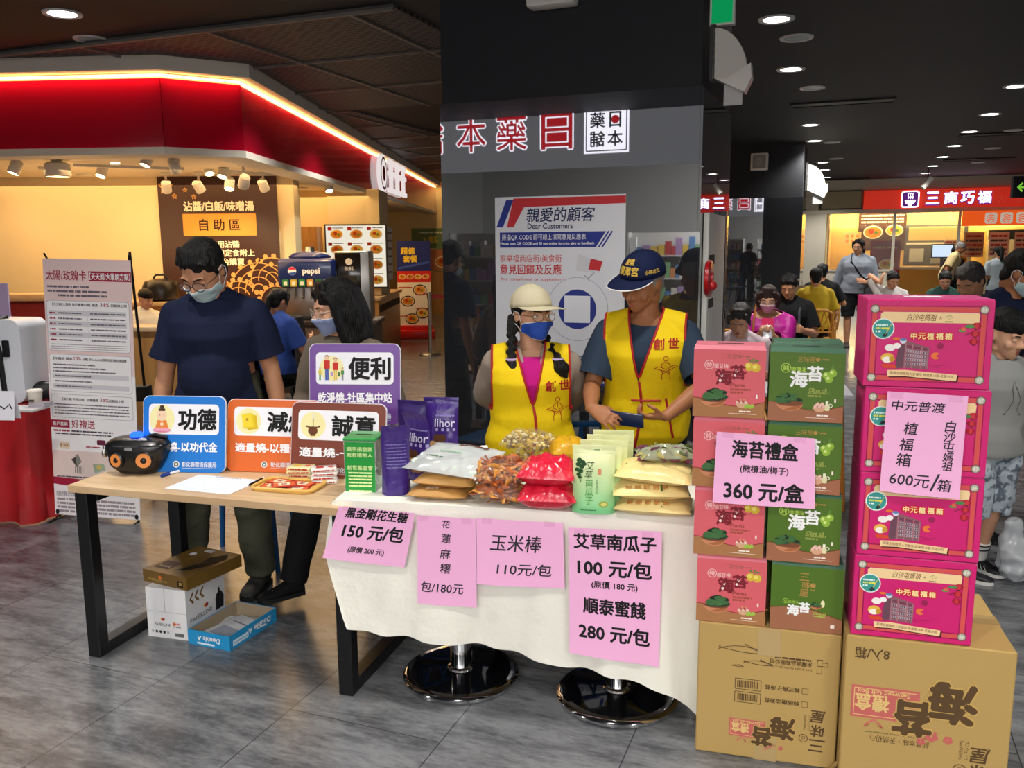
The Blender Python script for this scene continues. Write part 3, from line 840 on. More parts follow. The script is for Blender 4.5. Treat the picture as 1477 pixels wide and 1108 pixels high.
# black pillars clad in dark mirror glass; everything in the glass is the place behind the camera
def gloss_glass(name, col, ior=2.1, rough=0.015):
    m = mat(name, col, rough); m.node_tree.nodes['Principled BSDF'].inputs['IOR'].default_value = ior; return m
PBLK = mat('pillar_black', '#10131a', 0.65); PGL = gloss_glass('pillar_glass', '#2a2c30', 2.5)
def pillar(name, p, w, d, gt):
    mb = MB()
    mb.box(0.004, w-.004, 0.004, d, 0, 3.25, PBLK)
    struct_o = mb.build(name, None, 0); struct_o['kind'] = 'structure'
    struct_o.location = p; struct_o.rotation_euler = (0, 0, AX)
    g = MB(); g.box(0, w, -.012, 0.003, 0.08, gt, PGL)
    g.box(w-.003, w+.012, -.012, d, 0.08, gt, PGL)
    go = g.build('pane', struct_o, 0)
    return struct_o
PIL = Vector((-0.385, 4.965, 0))                                   # left front corner of the near pillar
pillar('pillar', PIL, 1.435, 1.09, 2.43)
pillar('pillar', (3.53, 14.51, 0), 1.23, 1.0, 2.40)

# downlights: bezel, glowing lens and its own lamp
BEZ = mat('downlight_bezel', '#c9ccce', 0.35); LENS = glow('downlight_lens', '#fff8ee', 14); LENSD = mat('downlight_off', '#a9b9bd', 0.3)
def downlight(px, py, r=.115, on=True, z=3.25, power=230, lamp=True, warm=False):
    p = G(px, py, z) if not isinstance(px, Vector) else px
    lab = {True: 'lit', False: 'unlit'}[on]
    t = thing('downlight', DLAB.pop(0) if DLAB else 'round recessed downlight in the dark ceiling', 'downlight', p, 0, 'recessed ceiling downlights')
    mb = MB(); mb.lathe([(r*.80, 0.02), (r*.82, -.008), (r*1.08, -.012), (r*1.12, -.002), (r*1.12, .001)], BEZ, 28); mb.build('bezel', t)
    mb = MB(); mb.lathe([(0.0001, -.004), (r*.8, -.003), (r*.8, .01)], LENS if on else LENSD, 24); mb.build('lens', t)
    if on and lamp:
        l = bpy.data.lights.new('downlight_lamp', 'SPOT'); l.energy = power; l.spot_size = R(125); l.spot_blend = 0.7; l.shadow_soft_size = r*.8; l.color = (1, .96, .9)
        lo = bpy.data.objects.new('downlight_lamp', l); COL.objects.link(lo); lo.parent = t; lo.location = (0, 0, -.03)
    return t
DLAB = []
def dl_row(items, lab):
    for k, (x, y, on) in enumerate(items):
        DLAB[:] = [lab(k, on)]; downlight(x, y, on=on)
ORD = ['nearest', 'second', 'third', 'fourth', 'fifth', 'sixth', 'seventh', 'eighth', 'ninth', 'tenth']
dl_row([(1120, 27, 1), (1141, 99.5, 1), (1169, 180, 1), (1175, 203, 1), (1187, 234, 1), (1189.6, 244.7, 1), (1192, 255.6, 1)],
       lambda k, on: ORD[k]+' lit downlight in the row leading to the noodle shop, above the far dark pillar')
dl_row([(1466, 124, 1), (1428, 164.5, 1), (1398.5, 189.6, 1), (1376.8, 210.2, 1), (1359.9, 226.1, 1), (1346, 239.3, 1), (1334.5, 249.8, 1), (1322, 261.3, 1)],
       lambda k, on: ORD[k]+' lit downlight in the right hand row above the seating area')
dl_row([(1149, 54, 0), (1172, 126.5, 0), (1200, 205, 0), (1206, 228.5, 0)], lambda k, on: ORD[k]+' unlit pale downlight between the lit ones, right of the near pillar')
dl_row([(1462, 187.5, 0), (1432, 213.5, 0), (1411, 234, 0)], lambda k, on: ORD[k]+' small unlit downlight in the far right part of the ceiling')
dl_row([(90, 19, 1), (475, 92, 1), (539, 151, 1)], lambda k, on: ORD[k]+' lit downlight in the lattice ceiling beside the red fascia')
dl_row([(131, 56, 0), (507, 123, 0), (568, 181, 0), (500, 127, 0)][:3], lambda k, on: ORD[k]+' unlit downlight in the lattice ceiling beside the red fascia')
DLAB[:] = ['lit downlight near the noodle shop, left of its sign']; downlight(1237, 262.5)
DLAB[:] = ['lit downlight at the far right over the red sign']; downlight(1450, 257)
# the same rows, assumed to continue unseen over and behind the photographer
for k, (x, y) in enumerate([(0.35, 2.9), (-1.9, 3.3), (2.6, 2.4), (-0.4, 0.8), (1.9, 0.2), (-3.6, 2.0)]):
    DLAB[:] = [('assumed downlight over the charity table', 'assumed downlight over the wooden table with the signs', 'assumed downlight over the cardboard cartons', 'assumed downlight above the place where the photographer stands', 'assumed downlight behind the cartons, over the open floor', 'assumed downlight over the red cloth table')[k]]
    downlight(Vector((x, y, 3.25)), 0, power=150)
# ceiling vents far right
for k, (x, y, w) in enumerate([(1215, 147, .55), (1215, 258, .6), (1450, 192, .6), (1412, 229, .6)]):
    p = G(x, y, 3.25); t = thing('ceiling_vent', ['dark slot vent in the ceiling right of the near pillar', 'slot vent in front of the noodle shop sign', 'dark vent by the right edge of the ceiling', 'dark vent near the right hand downlights'][k], 'vent', p, AX, 'ceiling vents')
    mb = MB(); mb.box(-w, w, -.13, .13, -.012, -.001, mat('vent_dark', '#0b0b0c', .5)); mb.build('grille', t)
    mb = MB()
    for s_ in (-1, 1): mb.box(-w, w, s_*.13-.012, s_*.13+.012, -.02, -.001, CEIL); mb.box(s_*w-.012, s_*w+.012, -.13, .13, -.02, -.001, CEIL)
    mb.build('frame', t, 0)

# speaker box on the near pillar, cut by the top of the picture, and one on the far pillar
SPK = mat('speaker_cream', '#d5d3cc', .5); SPG = mat('speaker_grille', '#8d8c88', .6)
def wall_speaker(p, lab, w=.26, h=.26, d=.1):
    t = thing('wall_speaker', lab, 'speaker', p, AX, 'square speakers on the pillars')
    mb = MB(); mb.box(-w/2, w/2, -d, 0, -h/2, h/2, SPK, .018); mb.build('cabinet', t)
    mb = MB(); mb.T = front(-d-.001); mb.rrect(-w*.38, -h*.38, w*.38, h*.38, .02, SPG, .001); mb.ring(0, 0, w*.2, w*.215, SPK, .002); mb.ring(0, 0, w*.08, w*.1, SPK, .002); mb.build('speaker_grille', t)
q = PN(801, -24, PIL, E1); wall_speaker(q - E1*.001, 'cream square speaker at the very top of the near black pillar')
q = PN(1096, 234, (4.07, 14.3, 0), E1); wall_speaker(q - E1*.02, 'white square speaker high on the far dark pillar', .27, .27)

# fan-shaped emergency lights on the right flank of each pillar
EML = mat('lamp_shell_white', '#c8c6be', .45)
def fan_light(p, k, lab, sign=True):
    t = thing('emergency_light', lab, 'emergency light', p, AX, 'fan shaped lights on the pillars')
    mb = MB(); pts = [(0, 0)]+[(.30*k*math.cos(a), .42*k*math.sin(a)) for a in [R(-20+110*i/10) for i in range(11)]]
    mb.T = Matrix(((1, 0, 0, 0), (0, 0, 1, 0), (0, 1, 0, 0), (0, 0, 0, 1)))
    mb.prism(pts, 0, .12*k, EML); mb.build('housing', t, 20)
    mb = MB(); mb.T = Matrix(((1, 0, 0, 0), (0, 0, 1, 0), (0, 1, 0, 0), (0, 0, 0, 1)))
    mb.prism([(0, 0), (.30*k*math.cos(R(-20)), .42*k*math.sin(R(-20))), (.34*k, -.02*k), (.33*k, .10*k), (.12*k, -.02*k)], -.01, .135*k, mat('lamp_lens', '#d8d6ce', .25)); mb.build('reflector', t, 20)
    mb = MB(); mb.box(-.03*k, .01, .0, .14*k, -.02*k, .45*k, mat('bracket_dark', '#2a2b2d', .5)); mb.build('bracket', t)
    mb = MB(); mb.box(.10*k, .26*k, .02, .03, -.24*k, .0, mat('card_grey', '#b9b9b8', .5)); mb.build('hanging_card', t)
    return t
SIDE = PIL + E2*1.447
q = PN(1017, 125, SIDE, E2)
fan_light(q + E2*.034 - Vector((0, 0, -.04)), .56, 'white fan shaped emergency light on the flank of the near pillar, below the green sign')
t = thing('exit_sign', 'small green lit exit sign above the fan shaped light', 'sign', q + E2*.03 + E1*.02 + Vector((0, 0, .29)), AX)
mb = MB(); mb.box(-.02, .10, .0, .04, 0, .17, mat('sign_case', '#c9cfc9', .4)); mb.build('case', t, 0)
mb = MB(); mb.box(-.01, .09, -.004, -.001, .01, .16, glow('exit_green', '#12b86a', .55)); mb.build('face', t, 0)
q2 = Vector((3.53, 14.51, 0)) + E2*1.245 + E1*.2; q2.z = 2.52
fan_light(q2 + E2*.034, .95, 'pale fan shaped emergency light on the flank of the far pillar')

# white cabinet post with a red hose reel on the flank of the near pillar
va = (PN(1012, 400, SIDE, E2)-SIDE).dot(E1); vb = (PN(1036, 400, SIDE, E2)-SIDE).dot(E1); zt = PN(1024, 309, SIDE, E2).z
PW = mat('post_white', '#c9c9c4', .45)
t = thing('hose_post', 'white steel post with cut-outs on the flank of the near pillar', 'post', SIDE+E2*.002, AX)
mb = MB(); mb.box(0, .03, va, vb, 0, zt, PW, .004); mb.build('post', t)
mb = MB(); mb.box(0, .034, vb, vb+.05, 0, zt+.03, mat('edge_black', '#0c0c0d', .3)); mb.build('edge', t, 0)
mb = MB()
for px, py in ((1017, 376), (1017, 438)): q = PN(px, py, SIDE, E2); mb.box(.0302, .0310, va+.03, va+.22, q.z-.02, q.z+.03, mat('slot_dark', '#1b1b1c', .6))
mb.build('slot', t, 0)
RED = mat('reel_red', '#b3121c', .3, coat=.4); q = PN(1023, 402, SIDE+E2*.05, E2)
t = thing('hose_reel', 'red fire hose reel mounted on the white post', 'hose reel', q, AX)
mb = MB(); mb.T = Matrix.Rotation(R(90), 4, 'Y')
mb.lathe([(.02, -.012), (.085, -.016), (.095, -.010), (.095, .008), (.085, .012), (.02, .012)], RED, 28); mb.cyl((0, 0, -.0185), (0, 0, .02), .03, RED); mb.build('drum', t)
mb = MB(); mb.ball((.02, -.03, -.035), .025, RED); mb.build('nozzle', t)

# ---------------------------------------------------------------- the lit shop behind the camera (seen in the pillar glass)
D0 = -1.5
def SH_(u, v, z): return E2*u + E1*v + Vector((0, 0, z))
def shop():
    W_ = mat('shop_wall', '#c9c9c7', .6); t = MB()
    t.box(-7, 7, D0-.25, D0, 2.62, 3.25, glow('shop_fascia_glow', '#e6e7ee', .55))  # glow added to the plain fascia to brighten its reflection in the glass
    t.box(-7.2, -7, -7.5, D0, 0, 3.25, W_); t.box(7, 7.2, -7.5, D0, 0, 3.25, W_); t.box(-7, 7, -7.6, -7.5, 0, 3.25, W_)
    o = struct('wall_shop', t, 0); o.rotation_euler = (0, 0, AX)
    t = thing('shop_sign', 'lit red and white shop sign reflected in the dark pillar glass', 'sign', SH_(0, D0, 0), AX)
    # local frame: readable from +y
    B_ = Matrix(((-1, 0, 0, 0), (0, 0, 1, 0), (0, 1, 0, 0), (0, 0, 0, 1)))
    wh = glow('sign_white', '#f4f2ff', 5.5); rd = glow('sign_red', '#d8202c', 2.2)
    pos = [('日', 805, 190), ('藥', 740, 192), ('本', 682, 195), ('舖', 622, 199)]
    nP = E1*(-1); m0 = PIL.dot(E1); dv = 2*m0-D0
    for ch, x, y in pos:
        d = ray(x, y); h = CAMP + d*((dv-CAMP.dot(E1))/d.dot(E1)); u = h.dot(E2); z = h.z
        mb = MB(); mb.T = Matrix.Translation((u, .0, z)) @ B_
        mb.text(ch, 0, 0, .43, wh, .03, bold=.045, w=.40)
        mb.text(ch, 0, 0, .43, rd, .034, bold=.008, w=.40)
        if ch == '日': mb.rect(-.17, -.19, .17, .19, rd, .02)
        mb.build('character', t, 0)
    d = ray(876, 187); h = CAMP + d*((dv-CAMP.dot(E1))/d.dot(E1)); u = h.dot(E2); z = h.z
    mb = MB(); mb.T = Matrix.Translation((u, .0, z)) @ B_
    mb.rect(-.28, -.28, .28, .28, wh, .02)
    gr = mat('logo_grey', '#3c5a5c', .5)
    for a in (0, 1, 2, 3):
        c = [(-.25, -.25), (.25, -.25), (.25, .25), (-.25, .25)]; mb.line([c[a], c[(a+1) % 4]], .014, gr, .024)
    for ch, x, y in (('日', -.11, .11), ('藥', .11, .11), ('本', -.11, -.11), ('舖', .11, -.11)): mb.text(ch, x, y, .18, gr, .025, bold=.02)
    mb.disc(-.11, .11, .05, rd, .026)
    mb.build('logo', t, 0)
    # shelves of goods
    cols = [mat('goods_%d' % i, c, .5) for i, c in enumerate(('#d9d4cc', '#b94a48', '#5d84b4', '#d6b653', '#7fa77a', '#e4e4e2', '#a98ab5', '#c98b5a'))]
    rr = random.Random(4)
    for k, (u, v) in enumerate([(-4.6, -3.2), (-2.2, -4.6), (0.4, -3.4), (2.6, -4.8), (4.6, -3.0), (-5.2, -6.3), (0.0, -6.6), (3.8, -6.6)]):
        t = thing('shop_shelf', 'shelf of the drugstore behind the photographer, seen dimly in the pillar glass', 'shelf', SH_(u, v, 0), AX, 'drugstore shelves')
        mb = MB()
        for z in (.1, .45, .8, 1.15, 1.5): mb.box(-1, 1, -.25, .25, z-.02, z, W_)
        mb.box(-1, 1, -.01, .01, 0, 1.85, W_); mb.box(-1.02, -1, -.25, .25, 0, 1.85, W_); mb.box(1, 1.02, -.25, .25, 0, 1.85, W_); mb.build('rack', t, 0)
        mb = MB()
        for z in (.1, .45, .8, 1.15, 1.5):
            for sd in (-1, 1):
                x = -.97
                while x < .9:
                    w = rr.uniform(.05, .13); h = rr.uniform(.12, .28); mb.box(x, x+w*.92, sd*.2-.04, sd*.2+.04, z, z+h, rr.choice(cols)); x += w
        g = mb.build('goods', t, 0); g['kind'] = 'stuff'
    for k in range(5):  # assumed ceiling tubes for the shop behind the camera
        t = thing('shop_tube_light', 'assumed long white ceiling light of the shop behind the photographer', 'ceiling light', SH_(-4+2*k, -4.2, 3.18), AX, 'shop ceiling lights')
        mb = MB(); mb.box(-.09, .09, -1.2, 1.2, -.03, .0, glow('shop_tube', '#ffffff', 9)); mb.build('tube', t, 0)
        mb = MB(); mb.box(-.12, .12, -1.25, 1.25, .0, .04, WHITE); mb.build('housing', t, 0)
shop()

# ---------------------------------------------------------------- red restaurant on the left
CREAM = mat('wall_cream', '#e6d2a4', .6, var=(.8, .05)); WHT = mat('soffit_white', '#d9d3c6', .6)
REDG = mat('fascia_red', '#a8102a', .10, spec=.8, coat=.6, bump=(7, .02)); REDG.node_tree.nodes['Principled BSDF'].inputs['Base Color'].default_value = (*lin('#a80a26'), 1)
WOOD = ramp_mat('counter_wood', [(.3, '#a8763f'), (.7, '#c79455')], 3.0, .35, stretch=(6, 6, .5), detail=8)
WOODL = ramp_mat('table_wood', [(.3, '#c2a078'), (.7, '#d9bb92')], 2.0, .4, stretch=(1.2, 14, 6), detail=9, distort=.8)
FA = [Vector((-9.0, 7.93, 0)), Vector((-2.925, 7.50, 0)), Vector((-2.36, 7.85, 0)), Vector((-1.82, 21.40, 0))]
def band(mb, pts, z0, z1, th, m, off=0.0):
    """Wall band following the polyline; th = thickness to the left/back side."""
    n = len(pts); nn = []
    for i in range(n):
        ds = []
        if i > 0: ds.append((pts[i]-pts[i-1]).normalized())
        if i < n-1: ds.append((pts[i+1]-pts[i]).normalized())
        d = sum(ds, Vector()).normalized(); nv = Vector((-d.y, d.x, 0)); k = 1/max(.3, nv.dot(Vector((-ds[0].y, ds[0].x, 0)))); nn.append(nv*k)
    vs = []
    for i in range(n):
        for o_, z in ((off, z0), (off+th, z0), (off+th, z1), (off, z1)):
            q = pts[i]+nn[i]*o_; vs.append((q.x, q.y, z))
    fs = []
    for i in range(n-1):
        a, b = i*4, (i+1)*4
        for k in range(4): fs.append((a+k, a+(k+1) % 4, b+(k+1) % 4, b+k))
    fs += [(3, 2, 1, 0), tuple(n*4-4+k for k in range(4))]
    mb.add(vs, fs, m)
mb = MB(); band(mb, FA, 2.44, 2.50, .30, WHT, -.02); band(mb, FA, 3.11, 3.25, .30, WHT, -.10); band(mb, FA, 2.50, 3.10, .25, WHT, .05)
struct('trim_1', mb, 0)
FT_ = thing('shop_fascia', 'long glossy red shop fascia with a glowing warm light strip along its top', 'fascia', (0, 0, 0))
for i in range(3):                                                   # red gloss panels
    mb = MB(); band(mb, [FA[i]+(FA[i+1]-FA[i]).normalized()*.003, FA[i+1]-(FA[i+1]-FA[i]).normalized()*.003], 2.502, 3.06, .05, REDG); mb.build('panel', FT_, 0)
mb = MB(); band(mb, FA, 3.075, 3.095, .02, glow('led_warm', '#ffd27a', 6.0), .0); mb.build('light_strip', FT_, 0)
for i in range(3):
    d = FA[i+1]-FA[i]; L = d.length; mid = (FA[i]+FA[i+1])/2; nrm = Vector((d.y, -d.x, 0)).normalized()
    a = area_light('light_strip_glow', mid+nrm*.05+Vector((0, 0, 3.095)), L, 3.4*L, (1, .62, .25), (0, 0, math.atan2(d.y, d.x)), .05)
# interior walls and ceiling
mb = MB(); mb.box(-10, -1.3, 7.6, 27, 2.50, 2.58, mat('restaurant_ceiling', '#e2d6c0', .7)); 
o = struct('ceiling_restaurant', mb, 0)
vs = o.data.vertices
for v in vs:                                                          # right edge follows the fascia
    if v.co.x > -2: v.co.x = -2.36-.05 if v.co.y < 10 else -1.70
for v in vs:
    if v.co.y < 8: v.co.y = 8.0
mb = MB(); mb.box(-10, -2.80, 10.55, 10.75, 0, 2.5, CREAM)
mb.box(-2.80, -2.62, 10.60, 10.9, 0, 2.5, CREAM)
struct('wall_back', mb, 0)
mb = MB(); mb.box(-2.62-.6, -2.62, 13.2, 13.5, 0, 2.5, CREAM); mb.box(-2.72, -1.95, 13.0, 13.9, .935, 2.5, CREAM, .01); struct('wall_niche', mb, 0)
mb = MB(); mb.box(-4.2, 1.5, 21.5, 21.7, 0, 3.25, CREAM); mb.box(-6, -3.9, 10.9, 22, 0, 2.5, CREAM); struct('wall_far', mb, 0)
mb = MB(); mb.box(-4.0, 1.4, 21.44, 21.5, 0, 1.05, WOOD); struct('trim_2', mb, 0)
mb = MB(); mb.T = Matrix.Translation((-3.52, 10.535, 0)); MUR = mat('mural_brown', '#38190f', .35, spec=.5)
mb.box(-.70, .72, -.02, .01, .9, 2.50, MUR)
gold = ink('#d9a05a'); cre = ink('#f0e2c8'); og = mat('mural_orange', '#d9952f', .5)
mb.T = Matrix.Translation((-3.52, 10.512, 0)) @ FRONT
mb.text('沾醬/白飯/味噌湯', 0.02, 2.15, .115, cre, .002, bold=.035, w=.84)
mb.rrect(-.42, 1.80, .46, 2.06, .01, og, .001); mb.text('自 助 區', .02, 1.93, .135, ink('#301408'), .002, bold=.02)
mb.text('先取用沾醬', .02, 1.70, .085, cre, .002, bold=.035); mb.text('味噌湯隨定食附上', .06, 1.595, .085, cre, .002, bold=.035); mb.text('請至櫃台購買', .02, 1.49, .085, cre, .002, bold=.035)
for (fx, fy, fr) in ((-.60, 2.38, .09), (-.50, 2.27, .035), (-.37, 2.34, .028), (-.27, 2.26, .03)):
    for k in range(5):
        a = R(90+72*k); mb.line([(fx+fr*.25*math.cos(a), fy+fr*.25*math.sin(a)), (fx+fr*.6*math.cos(a+.35), fy+fr*.6*math.sin(a+.35)), (fx+fr*math.cos(a), fy+fr*math.sin(a)), (fx+fr*.6*math.cos(a-.35), fy+fr*.6*math.sin(a-.35)), (fx+fr*.25*math.cos(a), fy+fr*.25*math.sin(a))], fr*.2, gold, .001)
for (wx, wy, wr, n) in ((.45, 1.14, .34, 4), (.62, 1.28, .26, 3), (.20, 1.04, .22, 3), (.66, 1.0, .2, 2)):   # curling waves
    for k in range(n):
        r = wr*(1-k/n)
        if r < .03: continue
        mb.ring(wx, wy, r-.012, r, gold, .001+k*.0002, 22, R(20), R(190))
    for k in range(9):
        a = R(20+170*k/8)
        if wx+wr*math.cos(a) < .70: mb.disc(wx+(wr+.015)*math.cos(a), wy+(wr+.015)*math.sin(a), .03, gold, .0025, 10)
mo = mb.build('wall_mural', None, 0); tag(mo, 'dark brown wall panel with cream writing and gold waves', 'mural')
# the plate of the mural as its own mesh joined above
# menu light box on the cream pillar
def food(mb, x, y, r, z, k):
    mb.disc(x, y, r, ink('#f1ead6'), z, 18, r*.72); mb.disc(x, y, r*.86, ink(('#e6a13a', '#d88a2a', '#e9c04f')[k % 3]), z+.001, 16, r*.6)
    mb.disc(x-r*.2, y+r*.1, r*.3, ink('#b4441f'), z+.002, 10); mb.disc(x+r*.3, y-r*.05, r*.22, ink('#6d8c36'), z+.002, 8)
t = thing('menu_board', 'lit menu board with twelve dish photos on the cream pillar', 'menu board', (-2.30, 12.98, 0), 0)
mb = MB(); mb.box(-.46, .46, -.06, 0, 1.05, 1.99, mat('menu_frame', '#2a2622', .4)); mb.build('frame', t, 0)
mb = MB(); mb.T = front(-.061); mb.rect(-.44, 1.07, .44, 1.97, glow('menu_glow', '#f7efdc', .9), .001)
for i in range(3):
    for j in range(4):
        x = -.29+.29*i; y = 1.86-.225*j; mb.rect(x-.135, y-.10, x+.135, y+.10, glow('menu_tile', '#fff6e0', .85), .002)
        food(mb, x+.01, y-.015, .095, .004, i+j); mb.rect(x-.12, y+.04, x-.06, y+.09, ink('#a8231d'), .004); mb.greek(x-.05, y+.075, x+.11, .012, ink('#5b3a22'), .004, i*7+j)
mb.build('menu_sheet', t, 0)
t = thing('menu_board', 'narrow lit menu panel on the side of the cream pillar', 'menu board', (-1.905, 13.4, 0), R(88))
mb = MB(); mb.box(-.28, .28, -.03, .0, 1.15, 1.95, WHITE); mb.build('panel', t, 0)
mb = MB(); mb.T = front(-.031)
for j in range(6): mb.greek(-.24, 1.87-.12*j, .24, .03, ink('#9c7a4c'), .001, j)
mb.build('print', t, 0)
# half-height counter along the front, inner shelves
mb = MB(); mb.box(-9, -2.95, 7.98, 8.22, 0, .89, WOOD); struct('partition_wall', mb, 0)
mb = MB(); mb.box(-9.05, -2.90, 7.93, 8.30, .892, .937, WOODL, .008); tag(mb.build('counter_ledge', None), 'pale wooden ledge along the top of the restaurant half wall', 'ledge')
t = thing('booth_seat', 'dark red padded booth seat back behind the half wall', 'booth seat', (-6.1, 9.3, 0), 0)
mb = MB(); mb.box(-1.6, 1.55, 0, .25, 0, 1.10, mat('booth_red', '#7d1a12', .4), .03); mb.build('backrest', t)
mb = MB(); mb.box(-1.62, 1.57, -.02, .32, 1.10, 1.18, WOODL, .01); mb.build('top_rail', t)
t = thing('service_cabinet', 'low wooden service cabinet with trays behind the half wall', 'cabinet', (-3.75, 9.55, 0), 0)
mb = MB(); mb.box(-.75, .55, 0, .5, 0, 1.02, WOOD); mb.build('body', t, 0)
mb = MB(); mb.box(-.78, .58, -.03, .53, 1.02, 1.07, WOODL, .006); mb.build('cabinet_top', t)
t = thing('rice_cooker', 'black rice cooker on the service cabinet', 'rice cooker', (-3.95, 9.75, 1.07), 0)
mb = MB(); mb.lathe([(.14, 0), (.19, .02), (.2, .16), (.17, .22), (.05, .25), (.0001, .25)], mat('appliance_black', '#1a1613', .3), 24); mb.build('body', t)
mb = MB(); mb.tube([(-.08, 0, .25), (-.05, 0, .29), (.05, 0, .29), (.08, 0, .25)], .012, BLACK); mb.build('handle', t)
t = thing('glass_tumbler', 'clear tumbler on the service cabinet', 'glass', (-3.62, 9.72, 1.07), 0)
mb = MB(); mb.lathe([(.03, 0), (.04, .12), (.037, .12), (.028, .01), (.0001, .01)], clear('tumbler_glass', '#ffffff', .7), 18); mb.build('cup', t)
# drink machines on the brown counter
BRN = mat('counter_brown', '#5d4a3e', .4)
t = thing('drinks_counter', 'brown counter with cupboard doors below the drink machines', 'counter', (-2.20, 9.75, 0), 0)
mb = MB(); mb.box(-.62, .64, 0, .6, 0, .78, BRN); mb.build('body', t, 0)
mb = MB(); mb.box(-.66, .68, -.04, .6, .78, .83, mat('counter_dark', '#3b3029', .25), .006); mb.build('counter_top', t)
for k in range(3): mb = MB(); mb.box(-.60+.41*k, -.21+.41*k, -.018, -.001, .05, .75, BRN, .004); mb.build('door', t)
BLU = mat('dispenser_blue', '#12245e', .25, coat=.5); STL = mat('steel_brushed', '#b9b7b2', .3, metal=1)
t = thing('soda_dispenser', 'blue soda dispenser with a row of taps, left of the tall steel machine', 'soda dispenser', (-2.335, 9.99, .83), 0)
mb = MB(); mb.box(-.30, .30, -.08, .32, .0, .44, STL, .01); mb.build('body', t)
mb = MB(); mb.box(-.33, .33, -.14, .34, .37, .70, BLU, .05, 4); mb.build('head', t)
mb = MB(); mb.lathe([(.18, 0), (.19, .03), (.15, .07), (.06, .09), (.0001, .09)], BLU, 20, (0, .1, .69), 1.3); mb.lathe([(.06, 0), (.05, .05), (.0001, .05)], STL, 16, (0, .1, .78)); mb.build('lid', t)
mb = MB(); mb.T = front(-.141); mb.disc(-.155, .56, .048, ink('#f2f2f2'), .001)
mb.add([(-.155+.046*math.cos(a), .56+.046*math.sin(a), .002) for a in [R(20+140*i/12) for i in range(13)]], [tuple(range(13))], ink('#d21f33'))
mb.add([(-.155+.046*math.cos(a), .56+.046*math.sin(a), .002) for a in [R(205+140*i/12) for i in range(13)]], [tuple(range(13))], ink('#1b4fa3'))
mb.text('pepsi', .06, .55, .085, ink('#f4f4f6'), .001, bold=.03); mb.build('logo', t, 0)
for k in range(6):
    x = -.235+.094*k
    mb = MB(); mb.T = front(-.145); mb.rrect(x-.036, .385, x+.036, .465, .006, ink(('#2b7a3b', '#c9b13a', '#2f8a3f', '#d5a23a', '#2d6e35', '#c8c9cc')[k]), .002); mb.rrect(x-.02, .40, x+.02, .44, .004, ink('#efe9d8'), .004); mb.build('tap_label', t, 0)
    mb = MB(); mb.tube([(x, -.11, .37), (x, -.115, .33), (x, -.10, .27), (x, -.13, .255)], [.014, .012, .010, .012], STL); mb.build('tap', t)
mb = MB(); mb.box(-.28, .28, -.16, -.04, 0.0, .05, mat('tray_dark', '#1c1c1e', .4), .005); mb.build('drip_tray', t)
t = thing('ice_machine', 'tall steel drinks machine with a black door beside the soda dispenser', 'drinks machine', (-1.83, 10.02, .83), 0)
mb = MB(); mb.box(-.20, .20, -.06, .28, 0, .78, STL, .01); mb.build('body', t)
mb = MB(); mb.box(-.19, .10, -.075, -.061, .03, .76, mat('glass_dark', '#17130f', .1), .004); mb.build('door', t)
mb = MB(); mb.T = front(-.076); mb.disc(-.03, .66, .04, ink('#cfc9bd'), .001); mb.text('飲料', -.03, .58, .05, ink('#d8d2c6'), .001); mb.rect(-.12, .34, .06, .5, ink('#2b2622'), .001); mb.build('print', t, 0)
t = thing('coffee_machine', 'small coffee machine on the wooden cabinet beyond the soda dispenser', 'coffee machine', (-3.31, 12.65, 1.352), 0)
mb = MB(); mb.box(-.2, .2, -.1, .2, .22, .42, mat('appliance_black', '#1a1613', .3), .02); mb.build('body', t)
mb = MB(); mb.box(-.16, .16, -.06, .18, 0, .22, STL, .01); mb.build('base', t)
t = thing('wood_cabinet', 'tall wooden cabinet beyond the soda dispenser', 'cabinet', (-2.95, 12.5, 0), 0)
mb = MB(); mb.box(-.5, .15, 0, .45, 0, 1.35, WOOD); mb.build('body', t, 0)
mb = MB(); mb.box(-.1, .15, .1, .45, 1.35, 1.95, WOOD); mb.build('upper_box', t, 0)
# side counter facing the walkway
t = thing('side_counter', 'long wooden counter facing the walkway below the menu board', 'counter', (-2.0, 12.6, 0), 0)
mb = MB(); mb.box(-.60, .06, .0, 2.4, 0, .88, WOOD); mb.build('body', t, 0)
mb = MB(); mb.box(-.61, .10, -.04, 2.44, .88, .93, WOODL, .006); mb.build('counter_top', t)
mb = MB(); mb.box(.061, .075, .1, 2.3, .70, .80, mat('slot_shadow', '#2a1d12', .7)); mb.build('recess_shade', t, 0)  # dark strip on the face imitates the shade inside a slot
